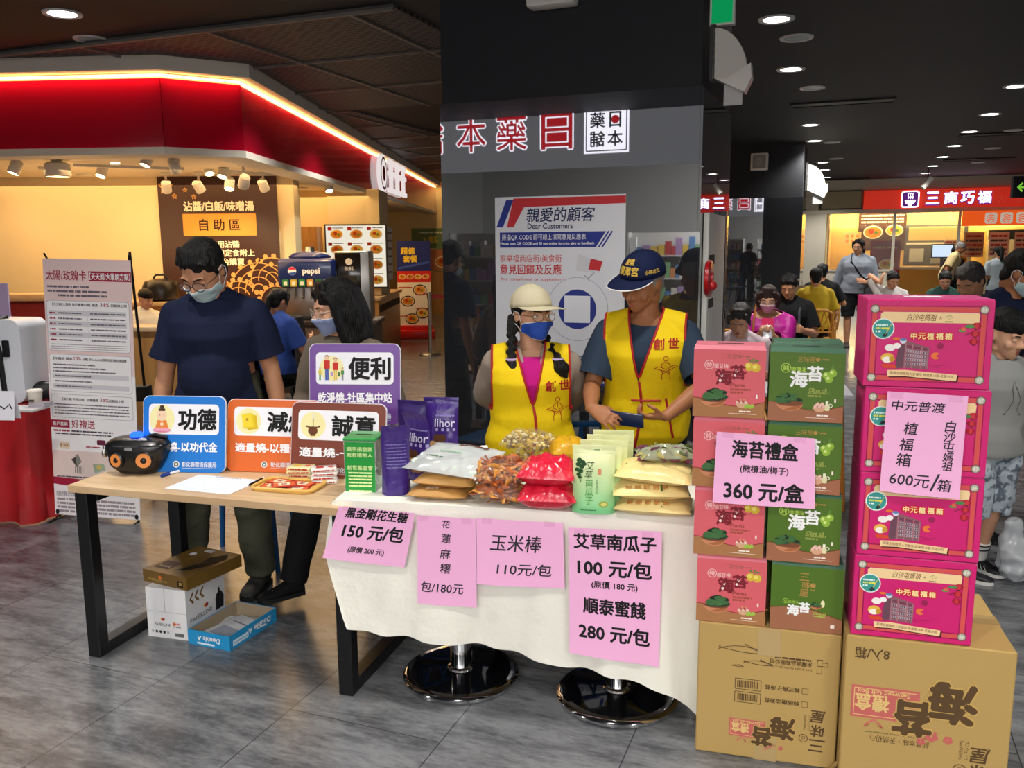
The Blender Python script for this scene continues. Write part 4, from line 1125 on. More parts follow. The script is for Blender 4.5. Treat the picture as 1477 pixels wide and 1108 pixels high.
# track spots under the restaurant ceiling
TW = mat('track_white', '#d9d5cb', .4); HOT = glow('spot_glow', '#ffe2a8', 16)
spots = [(22, 242, 8.4, 1), (83, 246, 8.5, 2), (62, 232, 9.2, 0), (147, 247, 9.3, 1), (122, 258, 10.1, 3), (212, 231, 8.6, 1), (252, 240, 8.5, 0), (301, 244, 9.6, 1), (322, 248, 9.4, 1), (240, 270, 9.9, 0), (287, 270, 9.9, 0), (331, 266, 9.7, 1), (352, 263, 8.9, 0), (380, 268, 9.9, 0), (166, 229, 8.8, 1), (421, 266, 12.2, 3), (438, 272, 11.9, 3), (436, 286, 12.6, 3), (403, 266, 11.6, 3), (474, 270, 11.4, 1)]
RNK = 'first second third fourth fifth sixth seventh eighth ninth tenth eleventh twelfth'.split()
for k, (x, y, Y, kind) in enumerate(spots):
    nth = RNK[sorted(q[0] for q in spots if q[3] == kind).index(x)]+' from the left'
    p = P(x, y, Y)
    if kind == 3:
        t = thing('ceiling_spot', 'round recessed warm spot in the restaurant ceiling, '+nth, 'downlight', (p.x, p.y, 2.5), 0, 'recessed restaurant spots')
        mb = MB(); mb.lathe([(.085, 0), (.08, -.012), (.06, -.014)], TW, 20); mb.build('bezel', t)
        mb = MB(); mb.lathe([(.0001, -.010), (.062, -.010)], HOT, 16); mb.build('lens', t)
        continue
    t = thing('track_spot', ('white track spotlight hanging unlit under the restaurant ceiling', 'lit white track spotlight hanging under the restaurant ceiling', 'wide lit drum spotlight under the restaurant ceiling')[kind]+', '+nth, 'spotlight', (p.x, p.y, p.z), R((k*37) % 90-45), ('unlit track spotlights', 'lit track spotlights', 'drum spotlights')[kind])
    r = .055 if kind < 2 else .12
    mb = MB(); mb.cyl((0, 0, .05), (0, 0, 2.5-p.z), .013, TW, n=10); mb.box(-.05, .05, -.02, .02, 2.5-p.z-.03, 2.5-p.z, TW, .004); mb.build('stem', t)
    hb = MB(); hb.T = Matrix.Rotation(R((35, -25, 0)[kind]), 4, 'X'); hb.lathe([(r*.6, .08), (r*.95, .06), (r, -.05), (r*.9, -.06), (r*.86, -.045)], TW, 18); ho = hb.build('lamp_head', t)
    lb = MB(); lb.T = hb.T; lb.lathe([(.0001, -.048), (r*.86, -.046)], HOT if kind else mat('spot_off', '#8a857c', .3), 16); lb.build('lens', ho)
for k, (a_, b_) in enumerate([((-4.3, 8.7), (-3.4, 9.2)), ((-3.1, 9.4), (-2.5, 10.2))]):
    mb = MB(); mb.tube([(a_[0], a_[1], 2.47), (b_[0], b_[1], 2.47)], .02, TW, 4); tag(mb.build('lighting_track', None), ('white lighting track over the half wall', 'white lighting track before the brown wall panel')[k], 'lighting track')
for k, (x, y, z, E_, rot) in enumerate([(-4.0, 9.0, 2.35, 30, (R(50), 0, R(10))), (-3.4, 9.3, 2.35, 110, (R(40), 0, R(-5))), (-2.2, 9.2, 2.4, 45, (R(25), 0, 0)), (-6.0, 9.2, 2.35, 25, (R(50), 0, 0))]):
    l = bpy.data.lights.new('track_lamp', 'SPOT'); l.energy = E_; l.spot_size = R(80); l.spot_blend = .8; l.color = (1, .72, .38); l.shadow_soft_size = .05
    o = bpy.data.objects.new('track_lamp', l); COL.objects.link(o); o.location = (x, y, z); o.rotation_euler = rot
# raised sign on the receding fascia
d = (FA[3]-FA[2]).normalized(); az = math.atan2(d.y, d.x)
q = FA[2]+d*6.3; q.z = 2.82
t = thing('fascia_sign', 'round white badge and letters standing off the receding red fascia', 'sign', q, az)
WG = glow('sign_glow_white', '#fff3f0', .8)
mb = MB(); mb.T = front(-.08); mb.lathe([(.30, -.06), (.30, 0), (.0001, 0)], WG, 28); mb.build('badge', t)
mb = MB(); mb.T = front(-.081); mb.ring(0, 0, .22, .26, ink('#c0101c'), .002); mb.disc(0, 0, .12, ink('#c0101c'), .002); mb.build('badge_print', t, 0)
for k in range(3):
    mb = MB(); mb.T = front(-.03); x = .75+.62*k
    for (a, b, c, e) in ((-.22, .20, .24, .27), (-.22, .02, .22, .09), (-.03, -.26, .05, .26), (-.25, -.26, .25, -.19)): mb.box(x+a, x+c, b, e, 0, .06, WG)
    mb.build('letter', t, 0)
# promo standee, queue post, posters
t = thing('promo_standee', 'blue and red promotion standee with dish photos by the walkway', 'standee', (-1.76, 15.68, 0), R(4))
mb = MB(); mb.box(-.30, .30, -.02, .0, .22, 1.76, WHITE); mb.build('board', t, 0)
mb = MB(); mb.T = front(-.021); mb.rect(-.30, 1.22, .30, 1.76, ink('#1c2c80'), .001); mb.rect(-.30, 1.02, .30, 1.22, ink('#d42a1e'), .001)
mb.text('超值', -.10, 1.58, .12, ink('#f1d63a'), .002, bold=.04); mb.text('套餐', -.06, 1.44, .12, ink('#f1d63a'), .002, bold=.04); mb.line([(-.28, 1.27), (.28, 1.38)], .04, ink('#3a57c8'), .0015)
for k in range(4): food(mb, -.21+.14*k, 1.12, .065, .002, k)
for k, (x, y) in enumerate(((.1, .88), (-.12, .68), (.14, .46), (-.05, .36))): mb.disc(x, y, .125, ink('#2b2019'), .0015, 20, .1); food(mb, x, y, .11, .002, k)
for k in range(5): mb.greek(-.28 if k % 2 == 0 else .02, .93-.13*k, -.04 if k % 2 == 0 else .27, .018, ink('#c0392b'), .002, k)
mb.build('print', t, 0)
mb = MB(); mb.box(-.36, .36, -.18, .12, 0, .16, mat('standee_red', '#d8221c', .3), .03); mb.box(-.32, .32, -.06, .04, .16, .24, mat('standee_red', '#d8221c', .3), .01); mb.build('base', t)
t = thing('queue_post', 'steel queue barrier post with a red belt in the walkway', 'queue post', G(621, 512), 0)
mb = MB(); mb.lathe([(.17, 0), (.17, .012), (.15, .028), (.03, .034)], STL, 28); mb.build('base', t)
mb = MB(); mb.lathe([(.026, .03), (.026, .86), (.036, .87), (.036, .96), (.02, .975), (.0001, .975)], STL, 18); mb.build('pole', t)
mb = MB(); mb.box(.03, .75, -.002, .002, .87, .93, mat('belt_red', '#8f1a26', .6)); mb.build('belt', t, 0)
for k, (x, Y, w, z0, z1, c, lab) in enumerate([(-1.96, 21.40, .48, 1.62, 2.1, '#6f8c62', 'green price poster on the far cream wall'), (-1.90, 21.38, .45, 1.08, 1.58, '#c9825a', 'orange dish poster below the green poster')]):
    t = thing('wall_poster', lab, 'poster', (x, Y, 0), 0)
    mb = MB(); mb.box(-w, w, 0, .02, z0, z1, ink(c)); mb.build('sheet', t, 0)
    mb = MB(); mb.T = front(-.001)
    if k == 0: mb.text('85', .05, z0+.2, .16, ink('#f0d34a'), .002, bold=.04); mb.greek(-.3, z1-.1, .3, .04, ink('#e9efdc'), .002, 3); mb.text('$', -.16, z0+.2, .1, ink('#f0d34a'), .002)
    else: food(mb, .22, z0+.2, .2, .002, 1); mb.text('75', -.2, z1-.12, .12, ink('#f4e4c8'), .002, bold=.03)
    mb.build('print', t, 0)
# black dining chairs inside
LEA = mat('leather_black', '#17171a', .35)
def dining_chair(p, rz, lab):
    t = thing('dining_chair', lab, 'chair', p, rz, 'black restaurant chairs')
    mb = MB(); mb.box(-.21, .21, -.22, .2, .40, .47, LEA, .025, 3); mb.build('seat', t)
    mb = MB(); mb.T = Matrix.Translation((0, .2, .44)) @ Matrix.Rotation(R(-9), 4, 'X'); mb.box(-.21, .21, -.03, .03, 0, .50, LEA, .028, 3); mb.build('backrest', t)
    for sx in (-1, 1):
        for y in (-.19, .17): mb = MB(); mb.cyl((sx*.18, y, 0), (sx*.17, y, .41), .016, LEA, r1=.02, n=8); mb.build('leg', t)
    return t
dining_chair((-1.95, 8.42, 0), R(95), 'black padded dining chair nearest behind the purple sign')
dining_chair((-2.02, 8.95, 0), R(80), 'black padded dining chair behind the nearer one by the brown counter')
dining_chair((-2.5, 9.2, 0), R(60), 'black padded dining chair by the brown drinks counter')

# ---------------------------------------------------------------- wooden table with black steel frame
STEEL = mat('frame_black', '#131315', .35, spec=.4)
TL = Vector((-1.762, 3.318, 0)); TA = R(-16.3); TX = Vector((math.cos(TA), math.sin(TA), 0)); TY = Vector((-TX.y, TX.x, 0))
TH = .728
def tl(px, py, z=TH): return G(px, py, z)
t = thing('table', 'long pale wood table on a black steel frame, carrying the coloured signs', 'table', TL, TA)
mb = MB(); mb.box(-.0, 1.225, -.015, .60, TH-.030, TH, WOODL, .002, 1); mb.build('tabletop', t, 20)
for k, x in enumerate((.02, 1.155)):
    mb = MB(); w = .058
    mb.box(x, x+w, -.005, .05, 0, TH-.03, STEEL, .003, 1); mb.box(x, x+w, .535, .59, 0, TH-.03, STEEL, .003, 1)
    mb.box(x, x+w, .05, .535, 0, .05, STEEL, .003, 1); mb.box(x, x+w, .05, .535, TH-.08, TH-.03, STEEL, .003, 1)
    mb.build('leg_frame', t, 20)
mb = MB(); mb.box(.078, 1.155, .28, .33, TH-.075, TH-.031, STEEL); mb.build('crossbar', t, 0)

# leaning signs with easel backs
def sign_board(p, rz, col, title, sub, foot, icon, label, w=.36, h=.315, lean=12, z=TH):
    t = thing('tabletop_sign', label, 'sign', (p.x, p.y, z+.002), rz, None, rot=(R(-lean), 0, rz))
    BC = mat('sign_'+col.strip('#'), col, .35, spec=.5)
    mb = MB(); mb.T = front(); mb.prism(rr_pts(-w/2, 0, w/2, h, .028, 6), -.008, 0, BC)
    ed = mat('sign_edge', '#e8e8ee', .5); mb.prism(rr_pts(-w/2-.003, 0, w/2+.003, h+.003, .03, 6), -.010, -.003, ed)
    X0, X1, Y0, Y1 = -w*.43, w*.43, h*.50, h*.90
    mb.rrect(X0, Y0, X1, Y1, .018, ink('#f3f4fa'), .0006)
    cy = (Y0+Y1)/2; ix = X0+w*.17
    icon(mb, ix-w*.01, cy, h*.172)
    mb.text(title, X1-w*.265, cy, h*.27, BLACK, .0014, bold=.036, w=w*.455)
    mb.text(sub, .0, h*.335, h*.125, ink('#fbfbff'), .0008, bold=.03, w=w*(.82 if len(sub) > 6 else .5))
    mb.disc(-w*.09, h*.105, h*.045, ink('#eef0f4'), .0008); mb.disc(-w*.09, h*.105, h*.032, ink('#53705c'), .0012); mb.disc(-w*.09, h*.105, h*.014, ink('#eef0f4'), .0016)
    mb.text(foot, w*.19, h*.105, h*.07, ink('#e6ebf6'), .0008, bold=.015, w=w*.42); mb.line([(-w*.02, h*.055), (w*.40, h*.055)], .0012, ink('#e6ebf6'), .0008)
    mb.build('panel', t, 30)
    mb = MB(); a = R(2*lean+10); mb.T = Matrix.Translation((0, .012, h*.55)) @ Matrix.Rotation(R(lean+13), 4, 'X')
    L = h*.55/math.cos(R(13)); mb.box(-.05, .05, 0, .004, -L*.97, 0, mat('card_grey', '#b9b9b8', .5)); mb.build('easel_back', t, 0)
    return t
YEL = ink('#f3ecb0')
def ic_monk(mb, x, y, r):
    mb.disc(x, y, r*1.02, YEL, .0008, ry=r*1.1)
    sk = ink('#f5d3b2'); mb.disc(x, y+r*.32, r*.40, sk, .0012, ry=r*.46); mb.disc(x, y+r*.92, r*.17, ink('#4a3320'), .0012); mb.rrect(x-r*.28, y+r*.62, x+r*.28, y+r*.82, r*.09, ink('#4a3320'), .0015)
    mb.add([(x-r*.55, y-r*.75, .0010), (x+r*.55, y-r*.75, .0010), (x+r*.36, y-r*.08, .0010), (x-r*.36, y-r*.08, .0010)], [(0, 1, 2, 3)], ink('#e98a3c'))
    mb.disc(x, y-r*.38, r*.14, sk, .0014); mb.disc(x, y-r*.85, r*.72, ink('#e07fa0'), .0016, ry=r*.18)
    for k in (-1, 1): mb.disc(x+k*r*.15, y+r*.30, r*.035, BLACK, .0016, 8)
    for k in range(5): mb.disc(x-r*.5+k*r*.25, y-r*.80, r*.13, ink('#f2a9c0'), .0020, 10, r*.16)
def ic_paper(mb, x, y, r):
    mb.disc(x, y, r*1.05, YEL, .0008)
    for k, (dx, dy) in enumerate(((.30, -.10), (.10, 0), (-.12, .08))):
        c, s_ = math.cos(.15), math.sin(.15); q = [(-.42, -.55), (.42, -.55), (.42, .55), (-.42, .55)]
        mb.poly([(x+r*(dx+a*c-b*s_), y+r*(dy+a*s_+b*c)) for a, b in q], ink(('#d9b91f', '#e8ca28', '#f0d638')[k]), .0012+.0004*k)
    mb.rect(x-r*.22, y+r*.05, x-r*.02, y+r*.25, ink('#b5861c'), .0026)
def ic_incense(mb, x, y, r):
    mb.disc(x, y, r*1.05, YEL, .0008); br = ink('#6b3f25')
    mb.rect(x-r*.02, y-r*.2, x+r*.04, y+r*.45, ink('#7b5a3a'), .0012); mb.rect(x-r*.1, y+r*.45, x+r*.14, y+r*.95, ink('#eceacb'), .0012)
    mb.disc(x, y-r*.45, r*.40, br, .0016, ry=r*.34); mb.rect(x-r*.42, y-r*.22, x+r*.42, y-r*.12, br, .0018); mb.rect(x-r*.2, y-r*.85, x+r*.2, y-r*.72, br, .0016); mb.rect(x-r*.58, y-r*.18, x-r*.42, y-r*.05, br, .0018); mb.rect(x+r*.42, y-r*.18, x+r*.58, y-r*.05, br, .0018)
def ic_family(mb, x, y, r):
    r *= .9
    mb.disc(x+r*.1, y, r*1.0, YEL, .0008); sk = ink('#f0c8a4')
    for dx, hh, sh, pt, hr in ((-.28, 1.0, '#c8322b', '#2f57b5', '#2a1a12'), (.42, .9, '#c8322b', '#e6c86a', '#3a2417'), (-.85, .5, '#e2c94c', '#5aa05a', '#c0392b'), (1.0, .5, '#4f8b4a', '#6b6b70', '#3a2417')):
        b = y-r*.95; H_ = r*2.0*hh; mb.rect(x+r*(dx-.14*hh), b, x+r*(dx-.02*hh), b+H_*.48, ink(pt), .0012); mb.rect(x+r*(dx+.02*hh), b, x+r*(dx+.14*hh), b+H_*.48, ink(pt), .0012)
        mb.rrect(x+r*(dx-.24*hh), b+H_*.45, x+r*(dx+.24*hh), b+H_*.80, r*.05, ink(sh), .0014); mb.disc(x+r*dx, b+H_*.89, H_*.085, sk, .0014, 12); mb.disc(x+r*dx, b+H_*.93, H_*.085, ink(hr), .0012, 12)
    mb.rrect(x+r*.02, y-r*.6, x+r*.22, y-r*.25, r*.04, ink('#b59ad0'), .0018); mb.rrect(x+r*.62, y-r*.62, x+r*.8, y-r*.3, r*.04, ink('#4f7d4a'), .0018)
FT = '彰化縣環境保護局'
q = (tl(203, 681)+tl(327, 683))/2; sign_board(q, R(-6), '#1478d4', '功德', '替代燒-以功代金', FT, ic_monk, 'blue sign with a seated monk icon, leftmost of the tabletop signs', .355, .315, 9)
q = tl(391, 684)+Vector((0, .02, 0)); sign_board(q, R(-8), '#dd6a28', '減燒', '適量燒-以糧代金', FT, ic_paper, 'orange sign with a yellow paper icon between the blue and brown signs', .40, .300, 10)
q = tl(486, 690)+Vector((.0, -.005, 0)); sign_board(q, R(-11), '#7c3b2a', '誠意', '適量燒-一柱香', FT, ic_incense, 'brown sign with an incense pot icon in front of the purple sign', .400, .302, 10)
q = P(512, 613, 3.60)
t = thing('cardboard_box', 'small grey cardboard box that raises the purple sign behind the brown one', 'box', (q.x, q.y+.02, TH), R(-8))
mb = MB(); mb.box(-.12, .12, -.05, .10, 0, q.z-TH-.002, mat('card_grey', '#b9b9b8', .5)); mb.build('carton', t, 0)
sign_board(q, R(-4), '#6d3f96', '便利', '乾淨燒-社區集中站', FT, ic_family, 'purple sign with a family icon, highest of the tabletop signs', .39, .342, 7, z=q.z)

# loudspeaker with orange eyes
q = (tl(146, 690)+tl(236, 686))/2; SPB = mat('speaker_black', '#0e0e10', .28, spec=.5)
t = thing('party_speaker', 'black portable loudspeaker with two orange ringed cones and a blue light on top', 'speaker', (q.x, q.y+.09, TH), R(-4))
bl = Blob(); bl.loft([((0, -.01, .006), .075, .06), ((0, 0, .02), .095, .075), ((0, 0, .06), .118, .082), ((0, .0, .10), .132, .085), ((0, .0, .125), .134, .08), ((0, .005, .142), .115, .062), ((0, .01, .150), .07, .04)], 28, 3.2)
me = bl.remesh(.006, 4); finish(me, 'body', t, SPB)
for sx, rr_ in ((-1, .026), (1, .029)):
    mb = MB(); mb.T = Matrix.Translation((sx*.058-.005, -.080, .066)) @ Matrix.Rotation(R(14*sx), 4, 'Z') @ FRONT
    mb.lathe([(rr_*1.35, -.012), (rr_*1.35, .004), (rr_*1.1, .008), (rr_*1.05, .002)], SPB, 26); mb.build('cone_rim', t)
    mb = MB(); mb.T = Matrix.Translation((sx*.058-.005, -.080, .066)) @ Matrix.Rotation(R(14*sx), 4, 'Z') @ FRONT
    mb.lathe([(rr_*1.04, .004), (rr_*.55, -.004), (rr_*.5, .002)], mat('cone_orange', '#e8924a', .4), 26); mb.lathe([(rr_*.5, .002), (rr_*.3, .008), (.0001, .009)], SPB, 18); mb.build('cone', t)
mb = MB(); mb.lathe([(.027, 0), (.027, .012), (.020, .020), (.0001, .022)], glow('led_blue', '#1d49ff', 4.5), 22, (-.01, .0, .147)); mb.build('blue_light', t)
mb = MB(); mb.T = front(-.089); mb.rrect(-.02, .110, .012, .122, .003, mat('badge_silver', '#c9c9cb', .3, metal=.8), .0); mb.build('badge', t, 0)
mb = MB(); mb.tube([(.04, .0, .150), (.07, .0, .158), (.12, .0, .145)], .008, SPB); mb.ball((-.135, -.03, .085), (.012, .02, .02), STL); mb.build('handle', t)

# pen, form, tray of packets, tissue packs, donation box
q = tl(250, 684); t = thing('ballpoint_pen', 'blue and white pen beside the paper form in front of the blue sign', 'pen', (q.x, q.y, TH+.006), R(62))
mb = MB(); mb.cyl((-.055, 0, 0), (.05, 0, 0), .0055, ink('#e9eaee'), n=12); mb.build('barrel', t)
mb = MB(); mb.cyl((-.06, 0, 0), (-.02, 0, 0), .0062, ink('#26408f'), n=12); mb.box(-.055, -.015, -.002, .002, .006, .0085, ink('#26408f')); mb.cyl((.05, 0, 0), (.064, 0, 0), .005, ink('#26408f'), r1=.001, n=10); mb.build('clip', t)
q = tl(372, 697); t = thing('ballpoint_pen', 'dark pen standing against the left end of the packet tray', 'pen', (q.x-.005, q.y, TH+.007), R(75))
mb = MB(); mb.cyl((-.05, 0, 0), (.04, 0, 0), .005, BLACK, n=12); mb.build('barrel', t); mb = MB(); mb.cyl((.04, 0, 0), (.055, 0, 0), .0052, ink('#d9d9d9'), n=12); mb.build('clip', t)
q = (tl(248, 711)+tl(364, 688))/2; t = thing('paper_form', 'white printed form lying on the wooden table', 'paper', (q.x, q.y, TH+.0015), R(-18))
mb = MB(); mb.box(-.148, .148, -.105, .105, -.0005, .0005, ink('#e8eef8')); 
for k in range(9): mb.line([(-.13, .085-.02*k), (.13, .085-.02*k)], .0008, ink('#a9b3c4'), .0009)
mb.greek(-.06, .095, .06, .006, ink('#7b8698'), .0009, 2); mb.build('sheet', t, 0)
YTR = mat('tray_bamboo', '#e0b45c', .4); q = (tl(368, 703)+tl(460, 712))/2
t = thing('serving_tray', 'yellow wooden tray holding red printed packets', 'tray', (q.x, q.y+.04, TH+.001), R(-14))
mb = MB(); mb.prism(rr_pts(-.128, -.075, .128, .075, .03, 6), 0, .006, YTR); mb.build('tray_base', t)
mb = MB(); mb.tube([(x, y, .011) for x, y in rr_pts(-.128, -.075, .128, .075, .03, 6)], .0065, YTR, 8, closed=True); mb.build('rim', t)
TC = Vector((q.x, q.y+.04, TH))
PK = [(-.06, -.015, 8, .008), (-.055, .03, -12, .013), (.05, -.025, 14, .008), (.045, .02, -4, .012), (-.01, -.02, 30, .017)]
for k, (x, y, a, z) in enumerate(PK):
    p = TC + Matrix.Rotation(R(-14), 3, 'Z') @ Vector((x, y, 0))
    t = thing('candy_packet', ('red printed packet at the left front of the tray', 'red printed packet at the left rear of the tray', 'red printed packet at the right front of the tray', 'red printed packet at the right rear of the tray', 'red printed packet lying across the others on the tray')[k], 'packet', (p.x, p.y, TH+z), R(a-14), 'red packets on the tray')
    mb = MB(); mb.box(-.048, .048, -.033, .033, -.002, .002, ink('#b2301f'), .0015, 1); mb.rect(-.040, -.026, .040, .026, ink('#d9683a'), .0022); mb.rrect(-.022, -.02, .022, .02, .008, ink('#f0dfc0'), .0024); mb.text('米', 0, 0, .022, ink('#a11c14'), .0028, bold=.03); mb.greek(-.038, .018, -.02, .004, ink('#f7e6b0'), .0026, k); mb.build('wrapper', t, 20)
def tissue(p, rz, k, red):
    t = thing('tissue_pack', TLAB[k], 'tissue pack', p, rz, 'small packs stacked behind the tray')
    mb = MB(); c = ink('#e9dfb0') if not red else ink('#ece6e2'); mb.box(-.05, .05, -.034, .034, 0, .0145, mat('pack_film_'+('r' if red else 'y'), '#ece6e2' if red else '#e6dba6', .2, spec=.6), .005, 2)
    mb.T = front(-.0345); mb.greek(-.04, .0075, .04, .006, ink('#b5382c'), .0006, k)
    mb.T = Matrix.Identity(4); mb.rrect(-.03, -.015, .0, .015, .004, ink('#b5382c' if red else '#c9a832'), .0150); mb.disc(.028, .0, .013, ink('#c8382e'), .0150, 14); mb.greek(-.028, .022, .04, .005, ink('#8c3a30'), .0150, k+5); mb.build('wrapper', t, 30)
TLAB = ['cream pack, %s of the left stack behind the tray' % s for s in ('lowest', 'second', 'third', 'topmost')]+['white and red pack, %s of the right stack behind the tray' % s for s in ('lowest', 'second', 'third', 'topmost')]+['white pack leaning at the end of the right stack']
a0 = TC+Vector((.02, .115, 0)); a1 = TC+Vector((.125, .07, 0))
for k in range(4): tissue((a0.x+.004*(k % 2), a0.y-.004*k, TH+.001+k*.0150), R(-10+5*(k % 3)), k, False)
for k in range(4): tissue((a1.x-.005*(k % 2), a1.y+.003*k, TH+.001+k*.0150), R(6+6*(k % 2)), 4+k, True)
# green donation box in clear acrylic
q = (tl(496, 716)+tl(546, 718))/2; ACR = clear('acrylic', '#eef4ef', .80, .03); GRN = mat('leaflet_green', '#109a36', .35, coat=.3)
t = thing('donation_box', 'clear acrylic receipt donation box with a green front sheet', 'donation box', (q.x, q.y, TH+.001), R(-7))
mb = MB(); W_, H_, D_ = .122, .212, .125
mb.box(-W_/2, W_/2, 0, .003, 0, H_, ACR); mb.box(-W_/2, W_/2, D_-.003, D_, 0, H_, ACR); mb.box(-W_/2, -W_/2+.003, .003, D_-.003, 0, H_, ACR); mb.box(W_/2-.003, W_/2, .003, D_-.003, 0, H_, ACR); mb.box(-W_/2+.003, W_/2-.003, .003, D_-.003, 0, .003, ACR); mb.build('acrylic_case', t, 0)
mb = MB(); mb.box(-W_/2-.002, W_/2+.002, -.002, D_+.002, H_, H_+.012, mat('lid_green', '#2f9e4a', .3, coat=.4), .003, 1); mb.box(-.03, .03, D_*.45, D_*.55, H_+.0121, H_+.0125, BLACK); mb.build('lid', t, 20)
mb = MB(); mb.T = front(-.0005); mb.prism(rr_pts(-W_/2+.004, .004, W_/2-.004, H_-.004, .004, 3), -.0002, .0008, GRN)
li = ink('#d9f0a8')
mb.text('順手捐發票', 0, .182, .0165, li, .0012, bold=.02, w=.098); mb.text('救救植物人', 0, .160, .0165, li, .0012, bold=.02, w=.098)
mb.text('創世基金會', 0, .112, .0175, li, .0012, bold=.02, w=.098)
for k in range(5): mb.greek(-.045, .092-.0125*k, .045, .0062, li, .0012, k, .2)
mb.greek(-.045, .022, .045, .007, li, .0012, 9, .2)
mb.build('front_sheet', t, 0)
mb = MB(); rr = random.Random(3)
for k in range(14): 
    z = .006+.006*k; mb.add([(rr.uniform(-.045, -.03), rr.uniform(.02, .03), z), (rr.uniform(.03, .045), rr.uniform(.02, .03), z+.006), (rr.uniform(.03, .045), rr.uniform(.09, .11), z+.010), (rr.uniform(-.045, -.03), rr.uniform(.09, .11), z+.003)], [(0, 1, 2, 3)], ink('#d9dbd6'))
g = mb.build('receipts', t, 0); g['kind'] = 'stuff'

# ---------------------------------------------------------------- charity table: two pedestal tables under one cloth
CA = R(-10.7); CX = Vector((math.cos(CA), math.sin(CA), 0)); CY = Vector((-CX.y, CX.x, 0)); CO = Vector((-.645, 3.012, 0)); CZ = .748
CHR = mat('chrome', '#d6d6d8', .08, metal=1); DISC = mat('base_black_glass', '#05070c', .04, spec=.8)
for k, (x, y) in enumerate(((-.206, 3.125), (.381, 2.961))):
    t = thing('pedestal_table', ('pedestal table with a round chrome rimmed base, left of the two under the cloth', 'pedestal table with a round chrome rimmed base, right of the two under the cloth')[k], 'table', (x, y, 0), CA)
    mb = MB(); mb.lathe([(.212, 0), (.222, .006), (.224, .018), (.216, .028), (.208, .030)], CHR, 56); mb.build('base_rim', t)
    mb = MB(); mb.lathe([(.209, .029), (.10, .036), (.034, .040)], DISC, 48); mb.build('base_plate', t)
    mb = MB(); mb.lathe([(.052, .038), (.050, .046), (.040, .050), (.040, .70), (.07, .715)], CHR, 32); mb.build('column', t)
    c = t.location; o_ = CO+CX*(.43+.585*k)+CY*.32; l = Matrix.Rotation(-CA, 3, 'Z') @ (o_-Vector((x, y, 0)))
    mb = MB(); mb.box(l.x-.288, l.x+.288, l.y-.30, l.y+.30, .715, .743, WOODL, .004); mb.build('tabletop', t)
CLO = mat('cloth_white', '#e9e7dc', .8, spec=.2, bump=(24, .22), var=(3, .03))
HEM = [(-.02, .52), (.03, .34), (.05, .278), (.12, .270), (.19, .263), (.43, .246), (.56, .240), (.715, .211), (.99, .178), (1.114, .165), (1.224, .123), (1.31, .05), (1.355, .012)]
def hem(u):
    for (a, za), (b, zb) in zip(HEM, HEM[1:]):
        if u <= b: return za+(zb-za)*(u-a)/(b-a)
    return HEM[-1][1]
def cw(u, v, z): return CO+CX*u+CY*v+Vector((0, 0, z))
t = thing('tablecloth', 'white cloth draped unevenly over the two pedestal tables', 'tablecloth', (0, 0, 0))
mb = MB(); nu, nv = 90, 34
def drape(i, j):
    s_ = i/(nu-1); tt = j/(nv-1)
    ul = -.005-.035*math.sin(min(1, tt*1.6)*PI*.5)+(.075*(tt-.45)/.55 if tt > .45 else 0); ur = 1.31+.045*tt; ub = .035+s_*1.32
    zt = CZ; hb = hem(ub); u = ul+s_*(ur-ul)
    z = zt+(hb-zt)*tt
    f = .014*math.sin(u*17+1.0)+.011*math.sin(u*31+tt*2)+.016*math.sin(u*7.3)+.006*math.sin(u*47+tt*5)
    pull = .030*tt + f*(tt**1.2)
    if s_ > .93: pull += (s_-.93)*1.1*tt
    pull += .003*noise.noise(Vector((u*9, z*9, 2.0)))*min(1, tt*4)
    edge = min(1, tt*12)
    return cw(u, -.004-pull-.004*edge, z-.0)
grid_mesh(mb, nu, nv, drape, CLO)
n2 = 16
def top(i, j):
    u = i/(nu-1)*1.31; v = -.004+(.645)*j/(n2-1)
    return cw(u, v, CZ+.0012*noise.noise(Vector((u*12, v*12, 0)))*(0 if j == 0 else 1))
grid_mesh(mb, nu, n2, top, CLO)
def right(i, j):
    v = -.004+.645*i/(20-1); tt = j/(16-1); hb = .012+(.32)*min(1, (i/19)*1.6)
    return cw(1.31+.045*tt*(1-i/19)+.012*math.sin(v*30)*tt, v-(.0)*tt-(.07*1.1+.03)*tt*(1-min(1, i/4)), CZ+(hb-CZ)*tt)
grid_mesh(mb, 20, 16, right, CLO)
def left_(i, j):
    v = -.004+.645*i/(20-1); tt = j/(10-1)
    return cw(-.005*tt-.004+.02*tt*math.sin(v*16), v-(.02)*tt*(1-i/19), CZ-(.012+.0*i)*tt)
grid_mesh(mb, 20, 10, left_, CLO)
def back(i, j):
    u = i/(nu-1)*1.31; tt = j/9
    return cw(u, .641+.01*math.sin(u*20)*tt, CZ-.25*tt)
grid_mesh(mb, nu, 10, back, CLO)
bm = bmesh.new(); me = bpy.data.meshes.new('tablecloth_sheet'); me.from_pydata([tuple(p) for p in mb.v], [], mb.f); bm.from_mesh(me); bmesh.ops.remove_doubles(bm, verts=bm.verts, dist=.0015); bmesh.ops.recalc_face_normals(bm, faces=bm.faces); bm.to_mesh(me); bm.free()
cl = finish(me, 'cloth_sheet', t, CLO)

